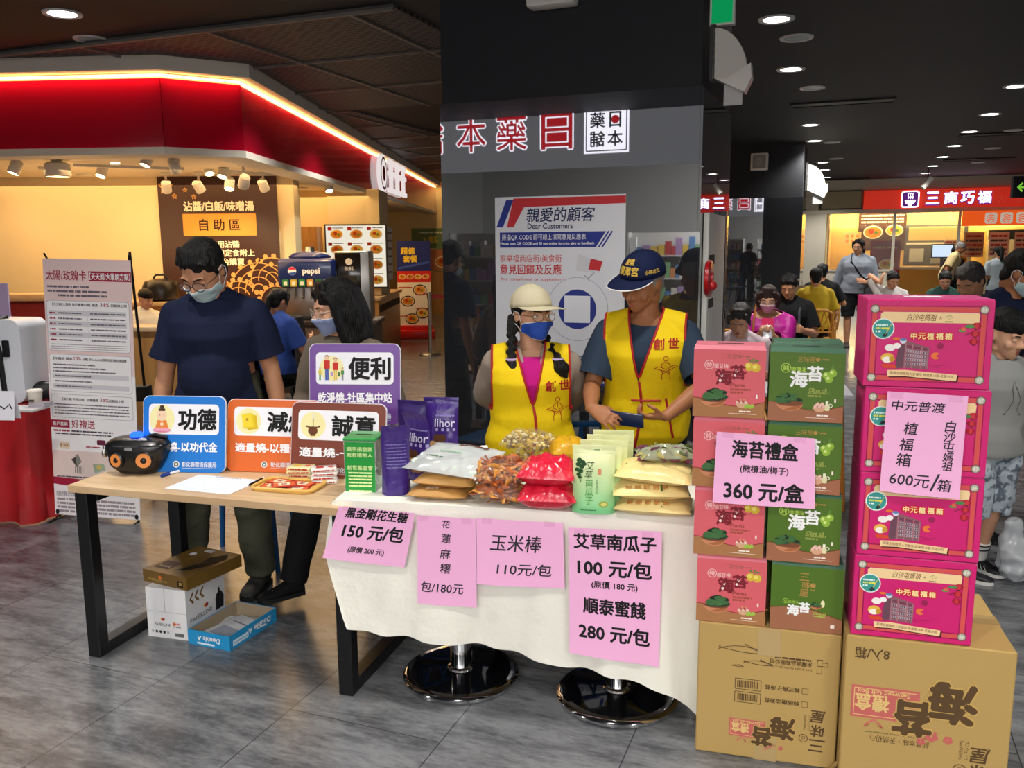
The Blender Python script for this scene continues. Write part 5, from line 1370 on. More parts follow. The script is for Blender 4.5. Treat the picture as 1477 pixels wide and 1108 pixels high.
# pink price cards taped to the cloth and the boxes
PINK = mat('card_pink', '#f3b3dc', .6, spec=.3, var=(2, .02)); TAPE = clear('tape', '#fdf6fa', .93, .1)
def card(corners, world, lines, label, y=-.05, curl=.01, tape=True, hand=False, group='pink price cards'):
    """corners TL TR BR BL as (u, z) on the plane; lines in unit coordinates of the card (aspect kept by metric width)."""
    (a, b, c, d) = [Vector((p[0], p[1], 0)) for p in corners]
    W_ = ((b-a).length+(c-d).length)/2; H_ = ((a-d).length+(b-c).length)/2
    t = thing('price_card', label, 'price card', (0, 0, 0), 0, None)
    def wp(v):
        s_ = v.x/W_; r = 1-v.y/H_; p = (a*(1-s_)+b*s_)*(1-r)+(d*(1-s_)+c*s_)*r
        out = curl*r*r+.004*math.sin(s_*5)*r
        return world(p.x, y-out-v.z, p.y)
    mb = MB(); n = 12
    grid_mesh(mb, n, n, lambda i, j: Vector((W_*i/(n-1), H_*j/(n-1), 0)), PINK)
    for ln in lines: ln(mb, W_, H_)
    mb.v = [wp(v) for v in mb.v]
    mb.build('sheet', t, 50)
    if tape:
        for s_ in tape if isinstance(tape, (list, tuple)) else (.12, .85):
            tb = MB(); grid_mesh(tb, 3, 3, lambda i, j: Vector((W_*s_+(i-1)*.018, H_*.97+(j-1)*.010, .0012)), TAPE); tb.v = [wp(v) for v in tb.v]; tb.build('tape', t, 0)
    return t
def T_(s, x, y, h, w=None, bold=.032, c=None, **k): return lambda mb, W, H: mb.text(s, x*W, y*H, h*H, c or BLACK, .0008, bold=bold, w=(w*W if w else None), **k)
PEN = ink('#2a2630')
def TH_(s, x, y, h, w=None, **k): return lambda mb, W, H: mb.text(s, x*W, y*H, h*H, PEN, .0008, bold=.012, w=(w*W if w else None), shear=.12, **k)
card([(.038, .742), (.318, .730), (.276, .530), (-.030, .549)], cw, [T_('黑金剛花生糖', .52, .90, .19, .80, shear=.1), T_('150 元/包', .53, .57, .27, .76), T_('(原價 200 元)', .50, .22, .13, .44, .02)], 'pink card priced 150, leftmost on the white cloth', y=-.055)
card([(.323, .722), (.534, .718), (.535, .397), (.321, .400)], cw, [TH_('花', .5, .92, .085), TH_('蓮', .5, .76, .10), TH_('麻', .48, .585, .11), TH_('糬', .48, .42, .11), TH_('包/180元', .42, .20, .12, .72)], 'tall pink card handwritten with 180, second from the left on the cloth', y=-.05)
card([(.537, .722), (.838, .721), (.846, .489), (.537, .486)], cw, [TH_('玉米棒', .46, .65, .25, .58), TH_('110元/包', .55, .26, .18, .62)], 'pink card handwritten with 110 in the middle of the cloth', y=-.05)
card([(.857, .706), (1.170, .709), (1.170, .235), (.865, .263)], cw, [T_('艾草南瓜子', .5, .90, .115, .88), T_('100 元/包', .5, .70, .125, .80), T_('(原價 180 元)', .5, .565, .065, .50, .02), T_('順泰蜜餞', .5, .40, .12, .68), T_('280 元/包', .5, .20, .125, .78)], 'tallest pink card priced 100 and 280 at the right end of the cloth', y=-.05, curl=.02)

# ---------------------------------------------------------------- goods on the charity table
def ctp(px, py, z=CZ): return G(px, py, z)
def pouch(p, rz, w, h, d, m, label, name='snack_pouch', cat='pouch', group=None, lean=0, fold=0.0, draw=None, seed=0):
    """Stand-up pouch: rounded gusset below, flat sealed top."""
    t = thing(name, label, cat, p, rz, group, rot=(R(-lean), 0, rz))
    mb = MB(); nu, nv = 15, 17
    for sd in (-1, 1):
        def f(i, j):
            s_ = i/(nu-1)*2-1; r = j/(nv-1)
            th = d*.5*max(0, (1-s_**4))*(max(0, 1-r/.93))**.55*(1 if r > .04 else .93)
            x = s_*w*.5*(1-.03*math.sin(r*PI)); fy = -fold*max(0, r-.72)**1.5*4
            n_ = .003*noise.noise(Vector((s_*3+seed, r*5, sd)))*min(1, (1-r)*6)
            return Vector((x, sd*(th+n_*(1-abs(s_)))+fy, r*h))
        g = [f(i, j) for j in range(nv) for i in range(nu)]
        fs = []
        for j in range(nv-1):
            for i in range(nu-1):
                q = (j*nu+i, j*nu+i+1, (j+1)*nu+i+1, (j+1)*nu+i); fs.append(q if sd < 0 else q[::-1])
        mb.add(g, fs, m)
    bot = [Vector((s_*w*.5, sd*d*.5*.93*max(0, 1-s_**4), 0)) for sd, rng in ((-1, range(nu)), (1, range(nu-1, -1, -1))) for s_ in [i/(nu-1)*2-1 for i in rng]]
    mb.add(bot, [tuple(range(len(bot)))[::-1]], m)
    if draw:
        tmp = MB(); draw(tmp)
        def onto(v):
            s_ = max(-1, min(1, v.x/(w*.5))); r = max(0, min(1, v.y/h)); th = d*.5*max(0, 1-s_**4)*(max(0, 1-r/.93))**.55; fy = -fold*max(0, r-.72)**1.5*4
            return Vector((v.x, -th+fy-.004-v.z, v.y))
        b = len(mb.v); mb.v += [onto(v) for v in tmp.v]
        for fc, mi_ in zip(tmp.f, tmp.fm): mb.f.append(tuple(b+i for i in fc)); mb.fm.append(mb.mi(tmp.mats[mi_]))
    mb.build('bag', t, 60)
    sb = MB(); sb.box(-w*.5, w*.5, -.0022-fold*.5, .0022-fold*.5, h*.965, h*1.0, m)
    if not fold: sb.build('seal_strip', t, 0)
    return t
PUR = mat('foil_purple', '#3c2179', .28, spec=.6, bump=(11, .7)); PUD = mat('foil_purple_dark', '#2a1560', .3, spec=.6)
def d_purple(mb):
    mb.text('lihor', .02, .17, .034, ink('#dcd8ee'), 0, bold=.01, w=.085)
    for k in range(4): mb.rect(-.018+.024*k, .135, -.008+.024*k, .147, ink('#a99fd0'), 0)
    mb.greek(-.02, .20, .06, .006, ink('#8d80c0'), 0, 2)
    for k in range(7): mb.disc(-.03+.02*(k % 4), .05+.028*(k % 3), .017, ink(('#8c5a2e', '#c69a5c', '#5a3419')[k % 3]), .0004*k, 12)
def d_purback(mb):
    for k in range(8): mb.greek(-.035, .19-.012*k, .04, .004, ink('#7a6fb0'), 0, k)
    for a, b in (((-.04, .205), (.045, .205)), ((.045, .205), (.045, .085)), ((.045, .085), (-.04, .085)), ((-.04, .085), (-.04, .205))): mb.line([a, b], .0012, ink('#6d62a6'), 0)
q = ctp(572, 712); pouch((q.x, q.y, CZ+.002), R(10), .105, .265, .07, PUR, 'purple foil snack pouch at the front, beside the green box', fold=.05, draw=d_purback, seed=1, lean=-2, group='purple foil pouches')
q = ctp(607, 694); pouch((q.x-.01, q.y+.03, CZ+.002), R(-38), .13, .265, .07, PUR, 'purple foil snack pouch standing second, turned sideways', fold=.04, draw=d_purple, seed=2, group='purple foil pouches')
q = ctp(635, 672); pouch((q.x, q.y+.06, CZ+.002), R(-8), .15, .275, .07, PUR, 'purple foil snack pouch with white print behind the white bag', draw=d_purple, seed=3, group='purple foil pouches', lean=4)
q = ctp(590, 680); pouch((q.x, q.y+.10, CZ+.002), R(-20), .13, .272, .06, PUD, 'darkest purple foil pouch, behind the other purple ones', seed=4, group='purple foil pouches', lean=3)
GP = None
def green_mat():
    m = bpy.data.materials.new('pouch_green_fade'); m.use_nodes = True; nt = m.node_tree; b = nt.nodes['Principled BSDF']; b.inputs['Roughness'].default_value = .38
    tc = nt.nodes.new('ShaderNodeTexCoord'); sp = nt.nodes.new('ShaderNodeSeparateXYZ'); cr = nt.nodes.new('ShaderNodeValToRGB'); mp = nt.nodes.new('ShaderNodeMapRange'); mp.inputs[2].default_value = .24
    nt.links.new(tc.outputs['Object'], sp.inputs[0]); nt.links.new(sp.outputs[2], mp.inputs[0]); nt.links.new(mp.outputs[0], cr.inputs[0])
    e = cr.color_ramp.elements; e[0].position = .05; e[0].color = (*lin('#7fcf8e'), 1); e[1].position = .8; e[1].color = (*lin('#e9efb4'), 1)
    nt.links.new(cr.outputs[0], b.inputs['Base Color']); n = nt.nodes.new('ShaderNodeTexNoise'); n.inputs['Scale'].default_value = 14; bp = nt.nodes.new('ShaderNodeBump'); bp.inputs['Strength'].default_value = .25; bp.inputs['Distance'].default_value = .01
    nt.links.new(tc.outputs['Object'], n.inputs['Vector']); nt.links.new(n.outputs[0], bp.inputs['Height']); nt.links.new(bp.outputs[0], b.inputs['Normal'])
    return m
GP = green_mat()
def d_green(mb):
    dk = ink('#1d4a22'); yg = ink('#4c9a4a')
    for k, (x, y, r) in enumerate(((-.048, .182, .010), (-.036, .176, .009), (-.052, .168, .009), (-.040, .162, .010), (-.055, .150, .009), (-.044, .146, .010), (-.050, .134, .008), (-.046, .125, .007), (-.030, .170, .007))): mb.disc(x, y, r, dk, .0002*k, 9, r*.8)
    mb.line([(-.046, .19), (-.044, .16), (-.05, .13), (-.042, .108)], .0025, dk)
    mb.text('艾', -.012, .165, .028, dk, 0, shear=.2); mb.text('草', -.016, .135, .026, dk, 0, shear=.2)
    mb.vtext('南瓜子', -.014, .105, .026, yg, 0, gap=1.12); mb.vtext('特選自然好味', .012, .115, .007, ink('#3f7a45'), 0)
    mb.rrect(.015, .135, .026, .155, .002, ink('#d98c62'), 0); mb.disc(.035, .035, .016, ink('#9fb04a'), 0, 14, .011); mb.disc(.036, .035, .010, ink('#d8d47a'), .0006, 12, .006)
    mb.greek(.0, .218, .02, .003, ink('#5d8a4a'), 0, 1); mb.greek(-.045, .014, .01, .003, ink('#3f7a45'), 0, 3)
    mb.line([(-.064, .208), (.064, .206)], .0012, ink('#cdd79a'), 0)
gp = []
for k, (x, y, dy, tops) in enumerate(((855, 742, 0, ''), (870, 735, .055, ''), (877, 733, .115, ''), (886, 730, .175, ''))):
    q = ctp(855, 742)+CX*(.0+.018*k)+CY*(dy+.02)
    pouch((q.x, q.y, CZ+.002), CA+R((2, -6, -2, 4)[k]), .145, .232+.006*k, .055, GP, ('front pale green pouch with leaf print, nearest of its row', 'second pale green pouch from the front', 'third pale green pouch from the front', 'rearmost pale green pouch of the row')[k], draw=d_green, seed=10+k, group='pale green pouches', lean=2)
def pillow(p, rz, w, h, d, m, label, name='snack_bag', cat='bag', group=None, tilt=(0, 0), draw=None, seed=0, pw=3.0, crimp=.0, sag=0.0, contents=None, amp=.006):
    t = thing(name, label, cat, p, rz, group, rot=(R(tilt[0]), R(tilt[1]), rz))
    mb = MB(); nu, nv = 22, 18
    def th(s_, r): return d*.5*(max(0, 1-abs(s_)**pw)*max(0, 1-abs(r)**pw))**.6
    def bump_(s_, r, sd): return amp*noise.noise(Vector((s_*3.1+seed, r*3.1-seed, sd*2)))+amp*.5*noise.noise(Vector((s_*8+seed, r*8, sd)))
    def pt(s_, r, sd):
        k = max(0, 1-max(abs(s_), abs(r))**6)
        return Vector((s_*w/2, r*h/2, d*.42+sd*th(s_, r)*(1 if sd > 0 else .84)+bump_(s_, r, sd)*k*(1 if sd > 0 else .2)-sag*(s_*s_)))
    for sd in (1, -1):
        vs = [pt(i/(nu-1)*2-1, j/(nv-1)*2-1, sd) for j in range(nv) for i in range(nu)]; fs = []
        for j in range(nv-1):
            for i in range(nu-1):
                q = (j*nu+i, j*nu+i+1, (j+1)*nu+i+1, (j+1)*nu+i); fs.append(q if sd > 0 else q[::-1])
        mb.add(vs, fs, m)
    if draw:
        tmp = MB(); draw(tmp); b = len(mb.v)
        mb.v += [pt(max(-1, min(1, v.x/(w/2))), max(-1, min(1, v.y/(h/2))), 1)+Vector((0, 0, .0022+v.z)) for v in tmp.v]
        for fc, mi_ in zip(tmp.f, tmp.fm): mb.f.append(tuple(b+i for i in fc)); mb.fm.append(mb.mi(tmp.mats[mi_]))
    mb.build('bag', t, 70)
    if contents:
        cb = MB(); rr = random.Random(seed+7)
        for k in range(contents[0]):
            s_ = rr.uniform(-.85, .85); r = rr.uniform(-.85, .85); q = th(s_, r)*rr.uniform(-.7, .80)
            cb.T = Matrix.Translation((s_*w/2, r*h/2, d*.42+q)) @ Matrix.Rotation(rr.uniform(0, 6), 4, 'Z') @ Matrix.Rotation(rr.uniform(-1, 1), 4, 'X')
            mm = rr.choice(contents[1])
            if contents[2] == 'chip': cb.tube([(-.028, 0, 0), (-.010, .006, .005), (.012, -.003, .004), (.030, .004, -.003)], [.004, .010, .010, .004], mm, 6, flat=.45)
            elif contents[2] == 'cube': cb.box(-.014, .014, -.010, .010, -.006, .006, mm, .003, 1)
            else: cb.ball((0, 0, 0), (.0095, .008, .006), mm, 8, 5)
        cb.T = Matrix.Identity(4); o = cb.build('contents', t, 50); o['kind'] = 'stuff'
    return t
KRA = mat('kraft_bag', '#b98948', .5, bump=(12, .3), var=(6, .12)); FLM = clear('clear_film', '#ffffff', .87, .06, '#c9c0b4'); FLW = clear('milky_film', '#eef2f2', .45, .15)
def d_kraft(mb): mb.text('花蓮麻糬', .0, .0, .03, ink('#5a2f16'), 0, bold=.03, w=.13)
def d_kraft2(mb): mb.text('日日日', -.02, -.06, .014, ink('#f2e8d4'), 0, bold=.02)
q = ctp(628, 726); q0 = q+CY*.10
pillow((q0.x, q0.y, CZ+.001), CA+R(-2), .22, .19, .05, KRA, 'lowest brown kraft bag under the white bag', draw=d_kraft2, seed=1, group='brown kraft snack bags')
pillow((q0.x+.03, q0.y+.01, CZ+.046), CA+R(-7), .23, .19, .052, KRA, 'upper brown kraft bag directly beneath the white bag', draw=d_kraft, seed=2, group='brown kraft snack bags', tilt=(3, 0))
def d_milk(mb):
    mb.greek(-.09, -.05, -.02, .008, ink('#5d7a62'), 0, 3); mb.greek(-.06, .0, .03, .010, ink('#8fb59a'), 0, 4)
    mb.line([(-.05, .085), (.0, .075), (.02, .088), (.10, .08)], [.012, .02, .016, .022], ink('#6a3f2c'))
MOC = [mat('mochi_white', '#e9ece6', .5), mat('mochi_green', '#cfe0cf', .5), mat('mochi_grey', '#d8d8d4', .5)]
pillow((q0.x+.045, q0.y+.05, CZ+.098), CA+R(-14), .30, .26, .06, FLW, 'large milky white bag of sweets lying on the brown bags', draw=d_milk, seed=3, contents=(60, MOC, 'cube'), tilt=(9, 2))
ORC = [mat('chip_orange', '#c9682a', .35), mat('chip_gold', '#d9943e', .35), mat('chip_brown', '#8f4519', .4)]; YLC = [mat('snack_yellow', '#d9b23c', .4), mat('snack_pale', '#e6d8a0', .4), mat('snack_brown', '#8a6a2c', .4)]
q = ctp(716, 734); q1 = q+CY*.10
pillow((q1.x, q1.y, CZ+.001), CA, .18, .19, .085, FLM, 'clear bag of orange chips, lower of the two', seed=5, contents=(110, ORC, 'chip'), group='clear chip bags', amp=.012)
pillow((q1.x-.005, q1.y+.02, CZ+.075), CA+R(8), .18, .19, .082, FLM, 'clear bag of orange chips, upper of the two', seed=6, contents=(110, ORC, 'chip'), group='clear chip bags', tilt=(8, 0), amp=.012)
q2 = ctp(752, 700)+CY*.16
pillow((q2.x, q2.y-.02, CZ+.001), CA+R(4), .19, .17, .11, FLM, 'clear bag of yellow snacks beneath another behind the red bags', seed=7, contents=(110, YLC, 'ball'), group='clear yellow snack bags')
pillow((q2.x, q2.y-.02, CZ+.105), CA+R(-6), .20, .17, .085, FLM, 'clear bag of yellow snacks on top, before the woman in the yellow vest', seed=8, contents=(150, YLC, 'ball'), group='clear yellow snack bags', amp=.012)
pillow((q2.x+.16, q2.y-.01, CZ+.06), CA+R(20), .16, .15, .10, mat('foil_yellow', '#d8a51d', .3, bump=(20, .5)), 'yellow foil snack bag behind the red bags', seed=9, amp=.012)
RDB = mat('film_red', '#d8203c', .22, spec=.7, bump=(14, .9), coat=.4)
q = ctp(786, 741); q3 = q+CY*.085
def d_redl(mb): mb.greek(-.05, -.02, .03, .006, ink('#5a0f18'), 0, 4)
pillow((q3.x, q3.y, CZ+.001), CA+R(2), .205, .17, .098, RDB, 'glossy red plastic bag, lower of the two', seed=11, group='glossy red bags', amp=.016, draw=d_redl)
pillow((q3.x+.002, q3.y+.012, CZ+.087), CA+R(-3), .20, .17, .095, RDB, 'glossy red plastic bag, upper of the two', seed=12, group='glossy red bags', tilt=(6, 0), amp=.016)
CRK = mat('wafer_pack', '#ead48f', .35, spec=.5, var=(9, .12), bump=(18, .3))
def d_crk(mb):
    for k in range(5): mb.text('餅', -.075+.03*k, -.070, .02, ink('#c98a4a'), 0, bold=.03)
    mb.rect(.03, -.085, .13, -.055, ink('#1f6b2f'), 0)
def d_crk2(mb):
    mb.rect(-.10, -.02, .12, .07, ink('#5b6a33'), 0); mb.disc(-.03, .03, .02, ink('#e0c53a'), .0004, 10); mb.disc(-.05, .01, .016, ink('#b24a7c'), .0006, 10); mb.disc(.0, .04, .014, ink('#d8d2c2'), .0006, 10)
q = ctp(942, 750); q4 = q+CY*.095
for k in range(3):
    pillow((q4.x+(0, -.012, .004)[k], q4.y+(0, .006, .012)[k], CZ+.001+.056*k), CA+R((-3, 4, -6)[k]), .255, .19, .062, CRK, 'cream wafer pack, %s of the stack beside the seaweed boxes' % ('lowest', 'middle', 'topmost')[k], seed=20+k, group='cream wafer packs', draw=(d_crk, d_crk, d_crk2)[k], tilt=((0, 0), (2, 0), (5, 3))[k], amp=.008)
    # printed front edge
pillow((q4.x+.05, q4.y+.06, CZ+.166), CA+R(12), .20, .14, .05, clear('herb_film', '#c9cfae', .45, .1), 'clear bag of dried herbs lying on the wafer packs', seed=31, contents=(60, [mat('herb_green', '#54602c', .6), mat('herb_pale', '#a9a05c', .6), mat('herb_purple', '#7a3a5a', .6)], 'chip'), amp=.014)

# ---------------------------------------------------------------- cartons and gift boxes
CARD = mat('carton_kraft', '#b7985c', .7, spec=.25, var=(3, .05)); DKB = ink('#5a4328'); ROSE = ink('#c4645f'); PTAPE = clear('parcel_tape', '#d8b878', .35, .15)
A_ = R(-15.1); AXV = Vector((math.cos(A_), math.sin(A_), 0)); AYV = Vector((-AXV.y, AXV.x, 0)); AO = Vector((.597, 2.615, 0))
B_A = R(-15.7); BXV = Vector((math.cos(B_A), math.sin(B_A), 0)); BYV = Vector((-BXV.y, BXV.x, 0)); BO = Vector((1.008, 2.435, 0))
def upside(mb, cx, cz, draw):
    """Print drawn upside down on a front face about the centre."""
    old = mb.T; mb.T = old @ Matrix.Translation((cx, cz, 0)) @ Matrix.Rotation(PI, 4, 'Z'); draw(mb); mb.T = old
def flower(mb, x, y, r, m, z):
    for k in range(5): a = R(90+72*k); mb.disc(x+r*.55*math.cos(a), y+r*.55*math.sin(a), r*.42, m, z+.0001*k, 10)
def hai_tai(mb, k):
    """seaweed gift box logo block, unit k; origin at its centre"""
    mb.rect(.02*k, .005*k, .36*k, .19*k, ROSE, .0006); c = CARD
    for a, b in (((.035, .02), (.345, .02)), ((.345, .02), (.345, .175)), ((.345, .175), (.035, .175))): mb.line([(a[0]*k, a[1]*k), (b[0]*k, b[1]*k)], .004*k, ink('#e2c07c'), .0009)
    mb.text('禮盒', .255*k, .10*k, .095*k, ink('#e2c07c'), .001, bold=.03, w=.17*k); mb.text('Seaweed Gift Box', .20*k, .038*k, .028*k, ink('#e2c07c'), .001, bold=.02, w=.26*k)
    for x, y, h, s in ((-.14, .05, .22, '海'), (.05, .16, .19, '苔')):
        mb.text(s, x*k, y*k, h*k, ink('#c9a55e'), .0011, bold=.09); mb.text(s, x*k, y*k, h*k, DKB, .0019, bold=.05)
    flower(mb, -.05*k, .25*k, .035*k, ROSE, .001); flower(mb, -.13*k, .26*k, .026*k, ROSE, .001); flower(mb, .0, .285*k, .024*k, ROSE, .001)
    for s in (-1, 1): mb.tube([(.24*k, .195*k, .0008), (.24*k+s*.03*k, .215*k, .0008), (.24*k+s*.05*k, .24*k, .0008), (.24*k+s*.02*k, .225*k, .0008)], .005*k, ROSE, 4, flat=.05)
t = thing('cardboard_carton', 'kraft carton printed with whales and barcodes under the seaweed boxes', 'carton', AO+AXV*.0, A_)
W_, D_, H_ = .434, .40, .452
mb = MB(); mb.box(0, W_, 0, D_, 0, H_, CARD, .004, 1); mb.T = front(-.0002)
def whale(mb, x, y, L):
    body = [(0, 0), (.10, .035), (.28, .075), (.50, .085), (.72, .06), (.9, .02), (1, -.02), (.9, -.05), (.7, -.07), (.5, -.065), (.28, -.045), (.10, -.012)]
    mb.line([(x+a*L, y+b*L) for a, b in body+[body[0]]], .0022, DKB, .0008); mb.poly([(x+a*L, y+b*L) for a, b in [(.62, .07), (.75, .055), (.9, .02), (1, -.02), (.92, -.03), (.78, .0)]], ink('#7b6646'), .0007)
    mb.line([(x, y), (x-.07*L, y+.05*L), (x-.05*L, y+.0*L), (x-.08*L, y-.05*L), (x, y)], .0022, DKB, .0008); mb.line([(x+.6*L, y+.06*L), (x+.52*L, y+.15*L), (x+.72*L, y+.055*L)], .0022, DKB, .0008)
whale(mb, .075, .372, .135); whale(mb, .15, .332, .085); whale(mb, .11, .315, .035)
def pr(mb):
    mb.text('永曜食品有限公司', -.02, .0, .016, DKB, .0008, bold=.02, w=.125); mb.text('DAY & DAY FOOD CO.,LTD.', -.02, .017, .008, DKB, .0008, w=.125); mb.greek(-.08, -.014, .03, .006, DKB, .0008, 2)
    mb.tube([(-.115, -.02, .0008), (-.098, -.02, .0008), (-.098, .0, .0008), (-.128, .0, .0008), (-.128, -.012, .0008), (-.112, -.012, .0008), (-.112, .025, .0008), (-.098, .025, .0008), (-.098, .012, .0008)], .0022, DKB, 4, flat=.1)
upside(mb, .268, .345, pr)
for k, s in enumerate(('韓式梅子海苔', '純橄欖油海苔')):
    z = .255-.045*k
    def pr2(mb):
        mb.text(s, -.02, 0, .016, DKB, .0008, bold=.015, w=.105)
        for a, b in (((-.098, -.009), (-.080, -.009)), ((-.080, -.009), (-.080, .009)), ((-.080, .009), (-.098, .009)), ((-.098, .009), (-.098, -.009))): mb.line([a, b], .0012, DKB, .0008)
        for a, b in (((.045, -.018), (.125, -.018)), ((.125, -.018), (.125, .018)), ((.125, .018), (.045, .018)), ((.045, .018), (.045, -.018))): mb.line([a, b], .002, DKB, .0008)
        r_ = random.Random(k); x = .055
        while x < .115: w = r_.choice((.0015, .0025, .004)); mb.rect(x, -.012, x+w, .012, DKB, .0008); x += w+r_.choice((.0015, .0025))
    upside(mb, .245, z, pr2)
upside(mb, .225, .135, lambda mb: hai_tai(mb, .33))
for k, s in enumerate('三味屋'): upside(mb, .375, .075+.05*k, lambda mb, s=s: mb.text(s, 0, 0, .040, DKB, .0008, bold=.02, shear=.1))
mb.disc(.335, .095, .014, DKB, .0008); mb.disc(.335, .095, .0115, CARD, .0011); upside(mb, .335, .095, lambda mb: mb.text('苔', 0, 0, .015, DKB, .0014)); upside(mb, .338, .15, lambda mb: mb.text('SanWeiWu', 0, 0, .008, DKB, .0008, w=.05, rot=PI/2)); upside(mb, .350, .15, lambda mb: mb.text('サンウェイウ', 0, 0, .008, DKB, .0008, w=.05, rot=PI/2))
mb.T = Matrix.Identity(4); mb.build('carton', t, 20)
mb = MB(); mb.box(.185, .255, -.0014, .0, .36, H_, PTAPE); mb.box(.185, .255, -.0014, .0, .0, .085, PTAPE); mb.build('tape', t, 0)
mb = MB(); mb.T = Matrix.Translation((.44, -.01, .02)); mb.tube([(-.02, 0, -.012), (-.005, -.01, .012), (.01, -.004, .03)], [.012, .016, .006], CARD, 6, flat=.4); mb.build('torn_corner', t)
t = thing('cardboard_carton', 'large kraft carton marked 8 per case under the magenta boxes', 'carton', BO+BXV*-.006, B_A)
W_, D_, H_ = .462, .44, .487
mb = MB(); mb.box(0, W_, 0, D_, 0, H_, CARD, .004, 1); mb.T = front(-.0002)
upside(mb, .075, .435, lambda mb: mb.text('8入/箱', 0, 0, .036, DKB, .0008, bold=.015, w=.095))
upside(mb, .225, .335, lambda mb: hai_tai(mb, .56))
upside(mb, .165, .165, lambda mb: mb.text('純萃本味・天然初心', 0, 0, .022, DKB, .0008, w=.165)); upside(mb, .165, .185, lambda mb: mb.text('Pure extract of the taste, natural and original mind', 0, 0, .008, DKB, .0008, w=.19))
for k, s in enumerate('三味屋'): upside(mb, .385, .045+.055*k, lambda mb, s=s: mb.text(s, 0, 0, .048, DKB, .0008, bold=.02, shear=.1))
mb.disc(.335, .10, .019, DKB, .0008); mb.disc(.335, .10, .016, CARD, .0011); upside(mb, .335, .10, lambda mb: mb.text('苔', 0, 0, .02, DKB, .0014)); upside(mb, .335, .165, lambda mb: mb.text('SanWeiWu', 0, 0, .011, DKB, .0008, w=.06, rot=PI/2)); upside(mb, .350, .165, lambda mb: mb.text('サンウェイウ', 0, 0, .011, DKB, .0008, w=.06, rot=PI/2))
mb.T = Matrix.Identity(4); mb.build('carton', t, 20)
mb = MB(); mb.box(0.01, W_-.01, D_*.5-.003, D_*.5+.003, H_-.0005, H_+.0008, mat('flap_gap', '#7c6232', .8)); mb.box(.0, W_, D_*.42, D_*.58, H_, H_+.0012, PTAPE); mb.build('tape', t, 0)
# seaweed gift boxes
RB = mat('box_rose', '#d9606a', .45, spec=.4); GB = mat('box_green', '#4d6e1c', .45, spec=.4); RBT = mat('box_rose_top', '#cf7080', .4); GBT = mat('box_green_top', '#3f6650', .4); BRNP = ink('#a9754a'); BRNG = ink('#a0694c'); GOLD = ink('#b08a4a')
SWD = [ink('#1d2f24'), ink('#2c4a33'), ink('#3f6a3c'), ink('#152219')]
def bowl(mb, x, y, r, seed, jag):
    rr = random.Random(seed)
    mb.add([(x+r*math.cos(a), y+r*.62*math.sin(a), .0008) for a in [PI+PI*i/14 for i in range(15)]], [tuple(range(15))], ink('#c98660')); mb.disc(x, y, r, ink('#7d4a30'), .0010, 22, r*.22)
    mb.add([(x+r*.93*math.cos(a), y+r*.55*math.sin(a), .0009) for a in [PI+.35*PI+.65*PI*i/12 for i in range(13)]], [tuple(range(13))], ink('#a9663f'))
    for k in range(16):
        a = rr.uniform(-1, 1); b = rr.uniform(.0, .75)*(1-abs(a)**2*.6); s_ = r*rr.uniform(.22, .42); ro = rr.uniform(0, 6); n = 4 if jag else 7
        mb.poly([(x+r*a*.8+s_*math.cos(ro+2*PI*i/n)*1.3, y+r*.08+r*b+s_*.6*math.sin(ro+2*PI*i/n)) for i in range(n)], SWD[(k+seed) % 4] if k > 4 else SWD[2], .0012+.0001*(16-k))
    for k in range(6): mb.line([(x-r*.7+rr.uniform(0, r), y+r*rr.uniform(.1, .6)), (x+rr.uniform(0, .8)*r, y+r*rr.uniform(.1, .6))], .0012, ink('#4f7a48'), .0030)
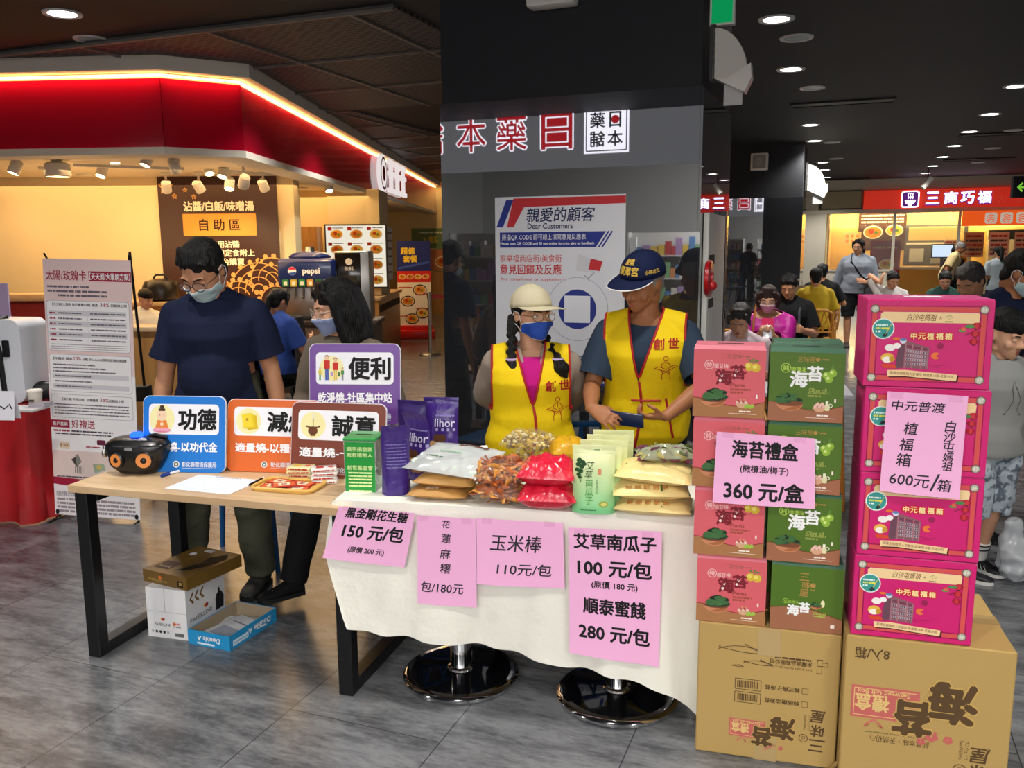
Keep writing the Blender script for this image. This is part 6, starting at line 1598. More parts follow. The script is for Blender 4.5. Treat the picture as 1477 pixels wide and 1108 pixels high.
def seaweed_box(p, rz, kind, label, side=False):
    W_, H_, D_ = .214, .2225, .132
    t = thing('gift_box', label, 'gift box', p, rz, 'rose seaweed boxes' if kind == 'r' else 'green seaweed boxes')
    c, ct, br = (RB, RBT, BRNP) if kind == 'r' else (GB, GBT, BRNG)
    mb = MB(); mb.box(0, W_, 0, D_, 0, H_-.012, c); mb.T = front(-.0002)
    wave = [(0, .052 if kind == 'r' else .055)]+[(W_*i/16, .048+.012*math.cos(i/16*PI*1.6)*(1 if kind == 'g' else 1)) for i in range(17)]
    if side: wave = [(W_*i/16, .070-.016*(i/16)**1.5+.012*math.sin(i/16*PI*1.2)) for i in range(17)]
    mb.poly([(0, .0005)]+[(W_, .0005)]+list(reversed(wave[1:] if not side else wave)), br, .0004); mb.line(wave[1:] if not side else wave, .0022, ink('#8c2231' if kind == 'r' else '#6b3a22'), .0006)
    if side:
        for k, s in enumerate('三味屋'): mb.text(s, .098+.006*(k % 2), .178-.026*k, .024, GOLD, .0006, bold=.01)
        mb.disc(.124, .152, .008, GOLD, .0006); mb.greek(.118, .137, .13, .004, GOLD, .0006, 3)
        mb.ring(.045, .095, .007, .0085, ink('#a6cf4e'), .0006); mb.text('純', .045, .095, .009, ink('#a6cf4e'), .0006); mb.text('橄欖油', .068, .093, .010, ink('#a6cf4e'), .0006)
        mb.text('海', .068, .068, .034, WHITE, .0008, bold=.05); mb.text('苔', .102, .078, .032, WHITE, .0008, bold=.05); bowl(mb, .135, .085, .016, 5, True); mb.disc(.155, .095, .006, ink('#e9e4b6'), .0008, 10, .012)
        mb.text('Olive oil', .147, .062, .008, ink('#a6cf4e'), .0008, bold=.02); mb.greek(.130, .053, .165, .003, ink('#a6cf4e'), .0008, 2); mb.rrect(.180, .018, .192, .030, .002, ink('#f2e6dc'), .0008)
    else:
        g1 = ink('#b5605c') if kind == 'r' else GOLD
        mb.text('三味屋', .105, .190, .017, g1, .0006, w=.05, shear=.1); mb.disc(.137, .190, .006, g1, .0006); mb.greek(.146, .190, .168, .004, g1, .0006, 1)
        hc = ink('#f2c6c4') if kind == 'r' else ink('#b8da5a')
        mb.ring(.047, .163, .0125, .0145, hc, .0006); mb.text('特' if kind == 'r' else '純', .047, .163, .016, hc, .0006, bold=.02); mb.text('選甘梅' if kind == 'r' else '橄欖油', .083, .160, .014, hc, .0006, w=.042, bold=.01)
        if kind == 'r':
            for s, x, y, h in (('海', .092, .126, .046), ('苔', .134, .142, .042)):
                mb.text(s, x, y, h, ink('#7c1f2c'), .0006, bold=.05)
                rr = random.Random(3)
                for k in range(7): mb.disc(x+rr.uniform(-.5, .5)*h, y+rr.uniform(-.45, .45)*h, h*.10, ink(('#8b1f2e', '#f4dcd8', '#a3303c')[k % 3]), .0010+.0001*k, 9)
            for k, (x, y) in enumerate(((.165, .160), (.185, .157))): mb.disc(x, y, .0135, ink('#d8b83c'), .0008+.0002*k, 16); mb.disc(x-.003, y+.003, .007, ink('#ead76a'), .0012+.0002*k, 12)
            for k, a in enumerate((30, 75, 130)): mb.poly([(.174, .172), (.174+.014*math.cos(R(a-14)), .172+.012*math.sin(R(a-14))), (.174+.026*math.cos(R(a)), .172+.014*math.sin(R(a))), (.174+.014*math.cos(R(a+14)), .172+.012*math.sin(R(a+14)))], ink('#5f8a3a'), .0016)
            mb.text('Plums', .133, .102, .012, ink('#a04a3e'), .0006, bold=.03, w=.042, al='C')
        else:
            mb.text('海', .085, .130, .048, WHITE, .0006, bold=.038); mb.text('苔', .130, .147, .044, WHITE, .0006, bold=.038)
            for k, (x, y) in enumerate(((.163, .143), (.180, .150), (.170, .132))): mb.disc(x, y, .0115, ink('#8fb83e'), .0008+.0002*k, 14); mb.disc(x-.003, y+.003, .005, ink('#cfe28a'), .0012+.0002*k, 10)
            mb.poly([(.172, .160), (.180, .178), (.184, .164)], ink('#5f8a3a'), .0016); mb.poly([(.168, .158), (.150, .168), (.165, .163)], ink('#5f8a3a'), .0016)
            mb.text('Olive oil', .140, .098, .012, ink('#a9b25a'), .0006, bold=.02, w=.05)
        mb.greek(.112, .0885, .172, .006, ink('#a8513f' if kind == 'r' else '#8f9c4a'), .0006, 4); mb.greek(.112, .0795, .150, .006, ink('#a8513f' if kind == 'r' else '#8f9c4a'), .0006, 5)
        bowl(mb, .062, .055, .038, 3 if kind == 'r' else 8, kind == 'g')
        mb.add([(.147+.019*math.cos(a), .047+.016*math.sin(a), .0008) for a in [PI+PI*i/10 for i in range(11)]], [tuple(range(11))], ink('#d9a888')); 
        for k in range(7): mb.disc(.135+.004*k, .049+.004*(k % 3), .0045, ink(('#e9cfc0', '#b5484a', '#d98a6a')[k % 3] if kind == 'r' else '#ecc0b2'), .0010+.0001*k, 8)
        if kind == 'r':
            for k in range(4): mb.disc(.160+.006*k, .036+.003*(k % 2), .006, ink('#9fc24a'), .0012+.0001*k, 9)
        else: mb.rrect(.162, .036, .176, .054, .004, ink('#e3dfae'), .0010); mb.rrect(.164, .052, .172, .066, .002, ink('#ece8d2'), .0012); mb.ring(.178, .052, .004, .006, ink('#ece8d2'), .0010)
        mb.rrect(.188, .062, .193, .074, .001, ink('#f2e2da'), .0008); mb.greek(.14, .021, .175, .004, ink('#f7efe6'), .0006, 5); mb.line([(.108, .0135), (.192, .0125)], .0014, ink('#ecdccb'), .0006)
    mb.T = Matrix.Identity(4); mb.build('carton', t, 0)
    mb = MB(); z0 = H_-.012; mb.add([(0, 0, z0), (W_, 0, z0), (W_, D_, z0), (0, D_, z0), (.003, .010, H_), (W_-.003, .010, H_), (W_-.003, D_-.010, H_), (.003, D_-.010, H_)], [(4, 5, 6, 7), (0, 1, 5, 4), (1, 2, 6, 5), (2, 3, 7, 6), (3, 0, 4, 7)], ct); 
    mb.prism([(W_*.5-.04, D_*.44), (W_*.5+.04, D_*.44), (W_*.5+.04, D_*.50), (W_*.5-.04, D_*.50)], H_+.0002, H_+.0012, mat('handle_slot', '#1a1c1a', .5)); mb.build('lid', t, 0)
    return t
Z0 = .4535
ORD4 = ('lowest', 'second from the bottom', 'third from the bottom', 'topmost')
for k in range(4):
    ox = (-.022, -.036, -.046, -.050)[k]
    p = AO+AXV*(ox+.012)+AYV*(.006); seaweed_box((p.x, p.y, Z0+k*.2235), A_+R((1.2, .6, 0, -.4)[k]), 'r', 'rose seaweed gift box, %s of the left stack' % ORD4[k])
    ox = (.218, .200, .190, .187)[k]
    p = AO+AXV*(ox)+AYV*(.004); seaweed_box((p.x, p.y, Z0+k*.2225), A_+R((0, .3, -.2, .2)[k]), 'g', 'green seaweed gift box, %s of the front right stack' % ORD4[k], side=(k == 0))
    p = AO+AXV*(.198)+AYV*(.150); seaweed_box((p.x, p.y, Z0+k*.2235), A_, 'g', 'green seaweed gift box, %s of the rear stack behind the front boxes' % ORD4[k])
def aw(u, v, z): return AO+AXV*u+AYV*v+Vector((0, 0, z))
card([(.038, 1.082), (.325, 1.075), (.334, .858), (.032, .860)], aw, [T_('海苔禮盒', .5, .78, .24, .66), T_('(橄欖油/梅子)', .50, .50, .12, .48, .015), T_('360 元/盒', .5, .20, .26, .78)], 'pink card priced 360 taped across the rose and green boxes', y=-.014, curl=.012)
# magenta gift cartons
MAG = mat('box_magenta', '#cf1a70', .4, spec=.4); MAGT = mat('box_magenta_top', '#c2457e', .4); CRM = ink('#f0d09c'); FRM = ink('#d4524e'); DRD = ink('#7a0f2a')
def pink_box(p, rz, label):
    W_, H_, D_ = .328, .2480, .225
    t = thing('gift_carton', label, 'gift box', p, rz, 'magenta gift cartons')
    mb = MB(); mb.box(0, W_, 0, D_, 0, H_, MAG, .002, 1); mb.T = front(-.0002)
    x0, x1, y0, y1 = .022, W_-.026, .026, H_-.026
    for (a, b, c, d) in ((x0-.006, y0-.006, x1+.006, y0+.006), (x0-.006, y1-.006, x1+.006, y1+.006), (x0-.006, y0, x0+.006, y1), (x1-.006, y0, x1+.006, y1)): mb.rect(a, b, c, d, FRM, .0005)
    for k in (-.0085, .0085):
        mb.line([(x0-k, y0-k), (x1+k, y0-k), (x1+k, y1+k), (x0-k, y1+k), (x0-k, y0-k)], .0016, DRD, .0008)
    for cx_, cy_ in ((x0, y0), (x1, y0), (x0, y1), (x1, y1)):
        mb.disc(cx_, cy_, .0125, ink('#6e5a4c'), .0010, 20); mb.disc(cx_, cy_, .0100, ink('#b9b4a6'), .0013, 20); mb.text('好', cx_, cy_, .012, ink('#e4dfd2'), .0016, bold=.03)
    mb.poly([(x0+.022, y1-.008), (x1-.014, y1-.008), (x1-.010, y1-.016), (x1-.012, y1-.038), (x0+.020, y1-.038), (x0+.016, y1-.03), (x0+.016, y1-.014)], CRM, .0010)
    mb.text('白沙屯媽祖', .145, y1-.023, .019, ink('#5a2418'), .0014, shear=.25, w=.075); mb.text('x', .193, y1-.024, .006, ink('#5a4a38'), .0014); mb.tube([(.205, y1-.022, .0014), (.214, y1-.015, .0014), (.224, y1-.022, .0014), (.214, y1-.028, .0014), (.214, y1-.017, .0014)], .0013, ink('#6f9a4a'), 4, flat=.1); mb.greek(.204, y1-.034, .224, .003, ink('#8a7a4a'), .0014, 2)
    for s, x in zip('中元植福箱', (.127, .148, .170, .193, .216)):
        mb.text(s, x, .147, .0185, ink('#d5221e'), .0012, bold=.15); mb.text(s, x, .147, .0175, ink('#f6dca0'), .0020, bold=.035)
    mb.disc(.046, .166, .0295, ink('#e9efe9'), .0018, 28); mb.disc(.046, .166, .0265, ink('#3c9a94'), .0021, 28); mb.greek(.026, .176, .058, .005, ink('#d9f0ea'), .0024, 1); mb.greek(.026, .167, .062, .005, ink('#e0e04a'), .0024, 2); mb.greek(.026, .158, .040, .005, ink('#d9f0ea'), .0024, 3); mb.line([(.052, .148), (.066, .178)], .002, ink('#d8c65a'), .0026); mb.poly([(.044, .146), (.052, .156), (.06, .148), (.05, .142)], ink('#20303a'), .0026)
    # building
    bd = ink('#8a5a66'); b2 = ink('#a9707a'); wd = ink('#5c4858'); wl = ink('#b9a9b4')
    mb.poly([(.083, .052), (.103, .056), (.107, .134), (.088, .108)], ink('#6b4656'), .0010); mb.poly([(.103, .056), (.168, .052), (.170, .114), (.107, .134)], bd, .0012)
    for k in range(5):
        z = .118-.0125*k; mb.poly([(.110, z-.004), (.166, z-.013+.004*k*.5), (.166, z-.006+.004*k*.5), (.110, z+.003)], wl if k else ink('#8a2f4a'), .0015)
        for q in range(9): x = .111+.0062*q; yy = z-.0035-(.0085-.002*k)*(q/9); mb.rect(x, yy, x+.0035, yy+.005, wd, .0018)
    for x in (.108, .126, .150, .166): mb.line([(x, .055), (x, .130-(x-.108)*.32)], .0034, b2, .0021)
    # dishes on the left
    mb.disc(.067, .112, .014, ink('#f1ece6'), .0012, 16, .010); mb.disc(.085, .118, .010, ink('#f6f2ee'), .0014, 14, .008); mb.disc(.062, .083, .018, ink('#e6b94a'), .0012, 18, .014); mb.disc(.060, .078, .012, ink('#f6f0e2'), .0015, 14, .009); mb.disc(.074, .080, .008, ink('#c9962f'), .0017, 12); mb.poly([(.046, .066), (.082, .064), (.088, .054), (.052, .054)], ink('#d9482e'), .0014); mb.disc(.083, .138, .010, ink('#e2762e'), .0012, 14, .004); mb.add([(.100+.009*math.cos(a), .136+.012*math.sin(a), .0024) for a in [PI+PI*i/8 for i in range(9)]], [tuple(range(9))], ink('#d4dbe6')); mb.disc(.100, .136, .009, ink('#5a7fb0'), .0026, 14, .004)
    # lanterns, branch, fan
    mb.line([(.255, .150), (.272, .158), (.288, .170), (.276, .172)], .0018, ink('#5a2a22'), .0014)
    for k in range(3): z = .178-.022*k; mb.disc(.285-.002*k, z, .0115, ink('#a8152a'), .0016, 16, .009); mb.disc(.285-.002*k, z, .005, ink('#c93240'), .0019, 12, .009); mb.rect(.281-.002*k, z-.0105, .289-.002*k, z-.008, ink('#6b1420'), .0020)
    mb.disc(.268, .176, .013, ink('#4f8a4a'), .0018, 14, .005); mb.disc(.250, .164, .010, ink('#5c9a52'), .0018, 14, .0045); mb.disc(.252, .168, .006, ink('#d9684a'), .0020, 10)
    mb.add([(.187+.012*math.cos(a), .092+.010*math.sin(a), .0016) for a in [R(40+280*i/14) for i in range(15)]]+[(.187, .092, .0016)], [tuple(range(16))], ink('#e8763a'))
    mb.disc(.197, .120, .009, ink('#9a1f52'), .0012, 14); mb.line([(.165, .068), (.19, .064), (.215, .066)], .0010, ink('#9a1f52'), .0012); mb.line([(.168, .061), (.20, .058)], .0010, ink('#9a1f52'), .0012)
    # ribbon
    rb = [(.062, .048), (.11, .050), (.17, .045), (.245, .040), (.243, .022), (.17, .027), (.11, .032), (.064, .030)]
    mb.poly([(a+.004, b-.003) for a, b in rb], ink('#4a1420'), .0020); mb.poly(rb, CRM, .0024); mb.text('創建全國植物人安養院 新建第18家-花蓮分院', .153, .0375, .0085, ink('#6a3a20'), .0027, w=.165, rot=-.05)
    mb.T = Matrix.Identity(4); mb.build('carton', t, 20)
    mb = MB(); mb.box(.002, W_-.002, .004, D_-.004, H_, H_+.0025, MAGT); mb.box(W_*.35, W_*.65, D_*.4, D_*.6, H_+.0026, H_+.004, ink('#e6e4ee')); mb.build('lid', t, 0)
for k in range(4):
    ox = (.007, .010, .008, .000)[k]; p = BO+BXV*(ox-.001)+BYV*.008
    pink_box((p.x, p.y, .489+k*.2525), B_A+R((0, .5, -.3, .4)[k]), 'magenta gift carton, %s of its stack of four' % ORD4[k])
def bw(u, v, z): return BO+BXV*u+BYV*v+Vector((0, 0, z))
HW = lambda s, x, y, h: TH_(s, x, y, h)
card([(.064, 1.236), (.272, 1.230), (.268, .935), (.058, .947)], bw, [TH_('中元普渡', .40, .87, .10, .66)]+[TH_(s, x, y, h) for s, x, y, h in (('植', .33, .65, .12), ('福', .29, .49, .12), ('箱', .27, .335, .13), ('白', .82, .70, .11), ('沙', .82, .595, .10), ('屯', .82, .50, .10), ('媽', .82, .40, .09), ('祖', .82, .31, .09), ('箱', .80, .12, .12), ('/', .68, .14, .17))]+[TH_('600元', .36, .14, .12, .50)], 'pink card handwritten with 600 taped to the magenta cartons', y=-.012, curl=.012)

# ---------------------------------------------------------------- boxes on the floor under the wooden table
def box_frame(L, F, Rr):
    x = (F-L); x.z = 0; w = x.length; x.normalize(); return math.atan2(x.y, x.x), w, (Rr-F).length
L, F, Rr = G(214.6, 917), G(271.5, 924.5), G(337, 888)
a, w, d = box_frame(L, F, Rr)
WBX = mat('box_white', '#e4e4e6', .5); 
t = thing('paper_carton', 'white copy paper carton on the floor under the wooden table', 'carton', L, a)
mb = MB(); mb.box(0, w, 0, d, 0, .222, WBX); mb.T = front(-.0004)
def blob3(mb, x, y, r, m): 
    for k, (dx, c) in enumerate(((-.8, '#e9b23a'), (0, '#d8442e'), (.8, '#8c1f24'))): mb.disc(x+dx*r, y+abs(dx)*r*.2, r, ink(c), .0004*k, 12)
mb.text('PAPERLINE', .075, .060, .0125, ink('#33302e'), .0006, w=.078); blob3(mb, .078, .083, .006, 0); mb.text('APP', .150, .068, .010, ink('#c8502e'), .0006, bold=.03); mb.rrect(.128, .060, .138, .075, .002, ink('#d8703a'), .0006); mb.greek(.128, .055, .166, .004, ink('#777777'), .0006, 2)
for k in range(5): mb.disc(.025+.019*k, .026, .0065, ink('#2e2e30' if k in (1, 2, 3) else '#b9b9bb'), .0006, 14)
mb.rect(.135, .012, .178, .028, ink('#6a6a6c'), .0006); mb.line([(.0, .118), (w, .118)], .0012, ink('#9a9a9c'), .0006); mb.line([(w*.47, .118), (w*.47, .222)], .0016, ink('#8a8a8c'), .0006)
mb.T = Matrix.Translation((w+.0004, 0, 0)) @ Matrix(((0, 0, 1, 0), (1, 0, 0, 0), (0, 1, 0, 0), (0, 0, 0, 1)))
mb.text('PAPERLINE', .10, .075, .020, ink('#33302e'), .0006, w=.155); blob3(mb, .135, .105, .009, 0)
for k in range(3): mb.line([(.03+.035*k+.022, .195), (.03+.035*k, .172), (.03+.035*k+.022, .148)], .012, ink('#7a5a24'), .0006)
mb.poly([(.205, .05), (.262, .05), (.266, .10), (.252, .125), (.240, .128), (.240, .14), (.232, .152), (.224, .14), (.224, .128), (.214, .124), (.204, .10)], ink('#1f1f22'), .0006)
mb.T = Matrix.Identity(4); mb.build('carton', t, 0)
L2, F2, R2 = G(207, 838, .2225), G(270, 853, .2225), G(337, 815, .2225)
a, w, d = box_frame(L2, F2, R2)
GLD = mat('box_bronze', '#6f5322', .35, spec=.5)
t = thing('paper_box', 'bronze copy paper box lying on the white paper carton', 'box', (L2.x, L2.y, .2235), a)
mb = MB(); mb.box(0, w, 0, d, 0, .055, GLD); mb.T = front(-.0004)
mb.disc(.105, .032, .009, ink('#e0702e'), .0006, 12); mb.text('PAPERLINE A4', .09, .018, .010, ink('#c9a860'), .0006, w=.11); mb.rect(w-.055, .008, w-.022, .036, ink('#1e1710'), .0006); mb.text('JSI', w-.038, .022, .016, ink('#c9a860'), .0010, bold=.03)
mb.T = Matrix.Identity(4); mb.poly([(w*.08, d*.12), (w*.42, d*.12), (w*.42, d*.38), (w*.08, d*.38)], ink('#4a2a18'), .0556); mb.text('PAPERLINE', w*.25, d*.20, .012, ink('#d8c9a8'), .0560, w=w*.25); blob3(mb, w*.25, d*.29, .007, 0); mb.v = mb.v
mb.poly([(w*.55, d*.15), (w*.72, d*.2), (w*.90, d*.45), (w*.96, d*.75), (w*.80, d*.92), (w*.62, d*.70), (w*.70, d*.5)], ink('#17120e'), .0556); mb.poly([(w*.62, d*.35), (w*.75, d*.42), (w*.82, d*.62), (w*.72, d*.6)], ink('#3a2c1c'), .0560); mb.disc(w*.22, d*.72, .017, ink('#cfd2d4'), .0556, 18); mb.rect(w*.30, d*.85, w*.48, d*.94, ink('#c9ccd0'), .0556)
mb.build('carton', t, 0)
L3, F3, R3 = G(272, 928), G(332, 940), G(404, 897)
a, w, d = box_frame(L3, F3, R3)
DBL = mat('tray_blue', '#2493cc', .4); t = thing('cardboard_tray', 'shallow blue cardboard box lid beside the white paper carton', 'tray', L3, a)
mb = MB(); h = .064; th = .004; INN = mat('card_inner', '#9a8a72', .7)
for (x0, x1, y0, y1) in ((0, w, 0, th), (0, w, d-th, d), (0, th, th, d-th), (w-th, w, th, d-th)): mb.box(x0, x1, y0, y1, 0, h, DBL)
mb.box(th, w-th, th, d-th, 0, th, INN)
for (x0, x1, y0, y1) in ((th, w-th, th, th+.0008), (th, w-th, d-th-.0008, d-th), (th, th+.0008, th, d-th), (w-th-.0008, w-th, th, d-th)): mb.box(x0, x1, y0, y1, th, h-.001, INN)
mb.T = front(-.0004); upside(mb, w*.5, h*.5, lambda mb: (mb.text('Double A', .0, -.002, .022, WHITE, .0006, bold=.03, w=.115, shear=.15), mb.rect(-.03, .016, .06, .024, ink('#d9edf6'), .0006)))
mb.T = Matrix.Translation((w+.0004, 0, 0)) @ Matrix(((0, 0, 1, 0), (1, 0, 0, 0), (0, 1, 0, 0), (0, 0, 0, 1)))
upside(mb, d*.62, h*.55, lambda mb: mb.text('Double A', 0, 0, .024, WHITE, .0006, bold=.03, w=.15, shear=.15)); upside(mb, d*.22, h*.4, lambda mb: (mb.rect(-.05, -.012, .05, .012, ink('#d9edf6'), .0006), mb.text('PREMIUM', 0, 0, .012, ink('#2493cc'), .0010, w=.08)))
mb.T = Matrix.Identity(4); mb.build('tray', t, 0)
c = Vector(t.location); Rm = Matrix.Rotation(a, 3, 'Z')
for k, (x, y, z, rz, lab) in enumerate([(.10, .17, .012, 10, 'clear plastic sleeve with papers at the bottom of the blue lid'), (.12, .14, .024, -14, 'clear plastic sleeve lying on top in the blue lid')]):
    p = c+Rm @ Vector((x, y, z)); t = thing('plastic_sleeve', lab, 'sleeve', p, a+R(rz), 'plastic sleeves in the blue lid')
    mb = MB(); mb.box(-.085, .085, -.11, .11, -.002, .002, ink('#d4dde8')); mb.rect(-.06, -.08, .06, .0, ink('#8a9bb4'), .0025); mb.greek(-.06, .05, .06, .01, ink('#5b6a8a'), .0025, k); mb.build('papers', t, 0)
    mb = MB(); mb.box(-.092, .092, -.118, .118, .0032, .0042, FLM); mb.build('film', t, 0)

# ---------------------------------------------------------------- poster on the near pillar
def poster():
    a = PN(714, 285, PIL-E1*.014, E1); u0 = (a-PIL).dot(E2); z1 = a.z
    b = PN(903, 277, PIL-E1*.014, E1); W_ = (b-PIL).dot(E2)-u0; H_ = 1.02
    t = thing('wall_poster', 'white customer feedback poster with red and blue stripes on the near pillar', 'poster', PIL+E2*u0-E1*.0135+Vector((0, 0, z1-H_)), AX)
    mb = MB(); mb.box(0, W_, -.0015, 0, 0, H_, mat('poster_white', '#dfe1e8', .25, spec=.6, coat=.3)); mb.T = front(-.0018)
    X = lambda px: (px-714)/189*W_
    Y = lambda py: H_-(py-285)/258*H_
    rd = ink('#c9343a'); bl = ink('#2c3a8c'); dk = ink('#26305e')
    mb.poly([(X(742), Y(287)), (X(903), Y(287)), (X(903), Y(297)), (X(758), Y(299)), (X(742), Y(326)), (X(732), Y(326))], rd, .0005); mb.poly([(X(731), Y(289)), (X(742), Y(289)), (X(726), Y(326)), (X(716), Y(326))], bl, .0005)
    mb.text('親愛的顧客', X(811), Y(310), .075, dk, .0005, w=X(714+98), shear=.12, bold=.012); mb.text('Dear Customers', X(796), Y(325), .030, dk, .0005, bold=.02, w=X(714+66))
    mb.poly([(X(721), Y(333)), (X(876), Y(333)), (X(862), Y(354)), (X(721), Y(354))], bl, .0005)
    for k in range(2): mb.line([(X(880+5*k), Y(333)), (X(866+5*k), Y(354))], .008, bl, .0005)
    mb.text('掃描QR CODE 即可線上填寫意見反應表', X(786), Y(340), .034, WHITE, .0009, w=X(714+124)); mb.text('Please scan QR CODE and fill out online form to give us feedback', X(791), Y(349), .018, WHITE, .0009, w=X(714+138), bold=.02)
    mb.text('家樂福商店街/美食街', X(767), Y(369), .042, rd, .0005, w=X(714+92)); mb.text('意見回饋及反應', X(767), Y(384), .056, rd, .0005, w=X(714+92), bold=.012); mb.text('Any compliment or suggestion ?', X(769), Y(398), .022, rd, .0005, w=X(714+96))
    # megaphone
    mb.poly([(X(836), Y(363)), (X(862), Y(372)), (X(860), Y(388)), (X(834), Y(386))], ink('#cfd0d6'), .0005); mb.poly([(X(855), Y(369)), (X(872), Y(373)), (X(868), Y(386)), (X(852), Y(384))], rd, .0009); mb.line([(X(860), Y(388)), (X(852), Y(396)), (X(846), Y(392))], .006, ink('#8a9aa0'), .0005)
    mb.ring(X(836), Y(438), .170, .1725, ink('#8f96b0'), .0005, n=48); mb.disc(X(836), Y(438), .107, bl, .0008, 40); mb.rect(X(836)-.073, Y(438)-.073, X(836)+.073, Y(438)+.073, ink('#e6e8f0'), .0012)
    mb.text('如果您有任何的需求', X(826), Y(508), .052, dk, .0005, w=X(714+120), bold=.012); mb.text('請隨時提供意見', X(826), Y(522), .048, dk, .0005, w=X(714+100), bold=.012)
    mb.text('If you have any request', X(826), Y(531.5), .018, dk, .0005, bold=.02, w=X(714+96)); mb.text('we are here to serve you', X(826), Y(536.5), .016, dk, .0005, bold=.02, w=X(714+96))
    mb.rect(0, 0, W_, Y(539), bl, .0005)
    mb.build('sheet', t, 0)
poster()

# ---------------------------------------------------------------- roll-up banner, stand, red table at the left
def banner():
    l, r = G(81, 748), G(203, 754); rz = math.atan2(r.y-l.y, r.x-l.x); W_ = (r-l).length
    top = P(128, 372, (l.y+r.y)/2).z; H_ = top-.03
    t = thing('rollup_banner', 'tall white and maroon credit card banner with printed tables and gifts', 'banner', (l.x, l.y, 0), rz, rot=(R(-1.5), R(1.4), rz))
    mb = MB(); mb.box(0, W_, -.001, .001, .03, top, mat('banner_white', '#e9e0df', .5, spec=.3)); mb.T = front(-.0015)
    X = lambda v: (v-75)/(208-75)*W_           # zoomed layout 0..1 helpers use fractions below
    ma = ink('#a3203f'); gr = ink('#6b6470'); lg = ink('#9a8f98'); pk = ink('#ecd2d0'); lt = ink('#f4f2f4'); dk = ink('#3d3742'); st = ink('#d6d5da')
    x = lambda f: f*W_
    y = lambda f: top-f*H_
    mb.rect(x(0), y(0.0), x(1), y(.44), pk, .0003); mb.rect(x(0), y(.44), x(1), y(.74), lt, .0003); mb.rect(x(0), y(.74), x(1), y(.885), ink('#ead6cf'), .0003)
    mb.text('太陽/玫瑰卡', x(.26), y(.062), .058, ma, .0006, w=x(.46), bold=.012); mb.rect(x(.52), y(.045), x(1), y(.082), ma, .0006); mb.text('【天天刷/大筆刷方案】', x(.76), y(.0635), .040, WHITE, .0009, bold=.015, w=x(.46))
    mb.greek(x(.04), y(.105), x(.52), .012, gr, .0006, 1); mb.greek(x(.04), y(.122), x(.72), .012, gr, .0006, 2); mb.greek(x(.16), y(.138), x(.72), .012, gr, .0006, 3)
    for (a, b, s) in ((.157, .350, 0), (.362, .508, 1), (.518, .610, 2)):
        mb.rrect(x(.02), y(b), x(.965), y(a), .018, ink('#b9b2bb'), .0005); mb.rrect(x(.025), y(b)+.003, x(.96), y(a)-.003, .017, lt, .0008)
    mb.text('【天天刷/大筆刷 每日簽單切換】最高', x(.35), y(.172), .017, dk, .0011, bold=.015, w=x(.52)); mb.text('3.8%', x(.69), y(.170), .022, ma, .0011, bold=.02); mb.text('回饋無上限', x(.85), y(.172), .017, dk, .0011, bold=.015, w=x(.18))
    for k in range(6):
        yy = .205+.0205*k
        if k % 2 == 0: mb.rect(x(.04), y(yy+.010), x(.93), y(yy-.010), st, .0010)
        mb.greek(x(.05), y(yy), x(.12), .009, ma, .0013, k); mb.greek(x(.15), y(yy), x(.42), .008, gr, .0013, k+20); mb.greek(x(.52), y(yy), x(.92), .008, gr, .0013, k+40)
    mb.line([(x(.49), y(.195)), (x(.49), y(.318))], .002, st, .0012)
    for k in range(3): mb.greek(x(.05), y(.325+.008*k), x(.93), .004, lg, .0011, k+60)
    mb.text('【年繳刷 最高', x(.18), y(.380), .017, dk, .0011, bold=.015, w=x(.22)); mb.text('10%', x(.35), y(.378), .022, ma, .0011, bold=.02); mb.text('回饋】於Rocket Life登錄車指定通路加碼回饋', x(.66), y(.380), .016, dk, .0011, bold=.015, w=x(.50))
    for k in range(3): mb.greek(x(.06), y(.403+.013*k), x(.55+.12*k), .008, gr, .0011, k+70)
    for k in range(3):
        if k != 1: mb.rect(x(.05), y(.456+.020*k), x(.93), y(.438+.020*k), st, .0010)
        mb.greek(x(.08), y(.447+.020*k), x(.50), .008, gr, .0013, k+80)
    mb.text('【海外刷 不用切換】回饋最高', x(.36), y(.537), .017, dk, .0011, bold=.015, w=x(.42)); mb.text('3.8%', x(.64), y(.535), .022, ma, .0011, bold=.02); mb.text('回饋無上限', x(.78), y(.537), .017, dk, .0011, bold=.015, w=x(.17))
    for k in range(4): mb.greek(x(.05), y(.558+.012*k), x(.92), .007, gr, .0011, k+90)
    mb.rect(x(0), y(.650), x(.22), y(.620), ma, .0006); mb.text('新戶首刷', x(.11), y(.635), .024, WHITE, .0009, bold=.015, w=x(.17)); mb.text('好禮送', x(.38), y(.633), .052, ma, .0006, bold=.012, w=x(.27))
    mb.greek(x(.03), y(.662), x(.22), .010, ma, .0006, 5); mb.greek(x(.24), y(.662), x(.72), .009, dk, .0006, 6); mb.greek(x(.05), y(.674), x(.70), .008, dk, .0006, 7)
    mb.rect(x(.09), y(.735), x(.21), y(.705), ink('#ead9bd'), .0006); mb.text('$ 500', x(.15), y(.720), .022, ink('#9a5a3a'), .0009, bold=.02)
    mb.rrect(x(.53), y(.712), x(.63), y(.692), .008, ink('#6b2440'), .0006); mb.line([(x(.60), y(.712)), (x(.605), y(.755))], .009, ink('#3a2a30'), .0006); mb.greek(x(.40), y(.722), x(.56), .008, ma, .0006, 8)
    mb.poly([(x(.22), y(.775)), (x(.28), y(.762)), (x(.34), y(.782)), (x(.28), y(.805))], ink('#4a4440'), .0006); mb.poly([(x(.27), y(.76)), (x(.30), y(.752)), (x(.34), y(.782)), (x(.28), y(.80))], ink('#8d8a85'), .0009)
    for k in range(5): mb.line([(x(.26+.022*k), y(.83)), (x(.265+.022*k), y(.80))], .004, ink('#5a5a5c'), .0006)
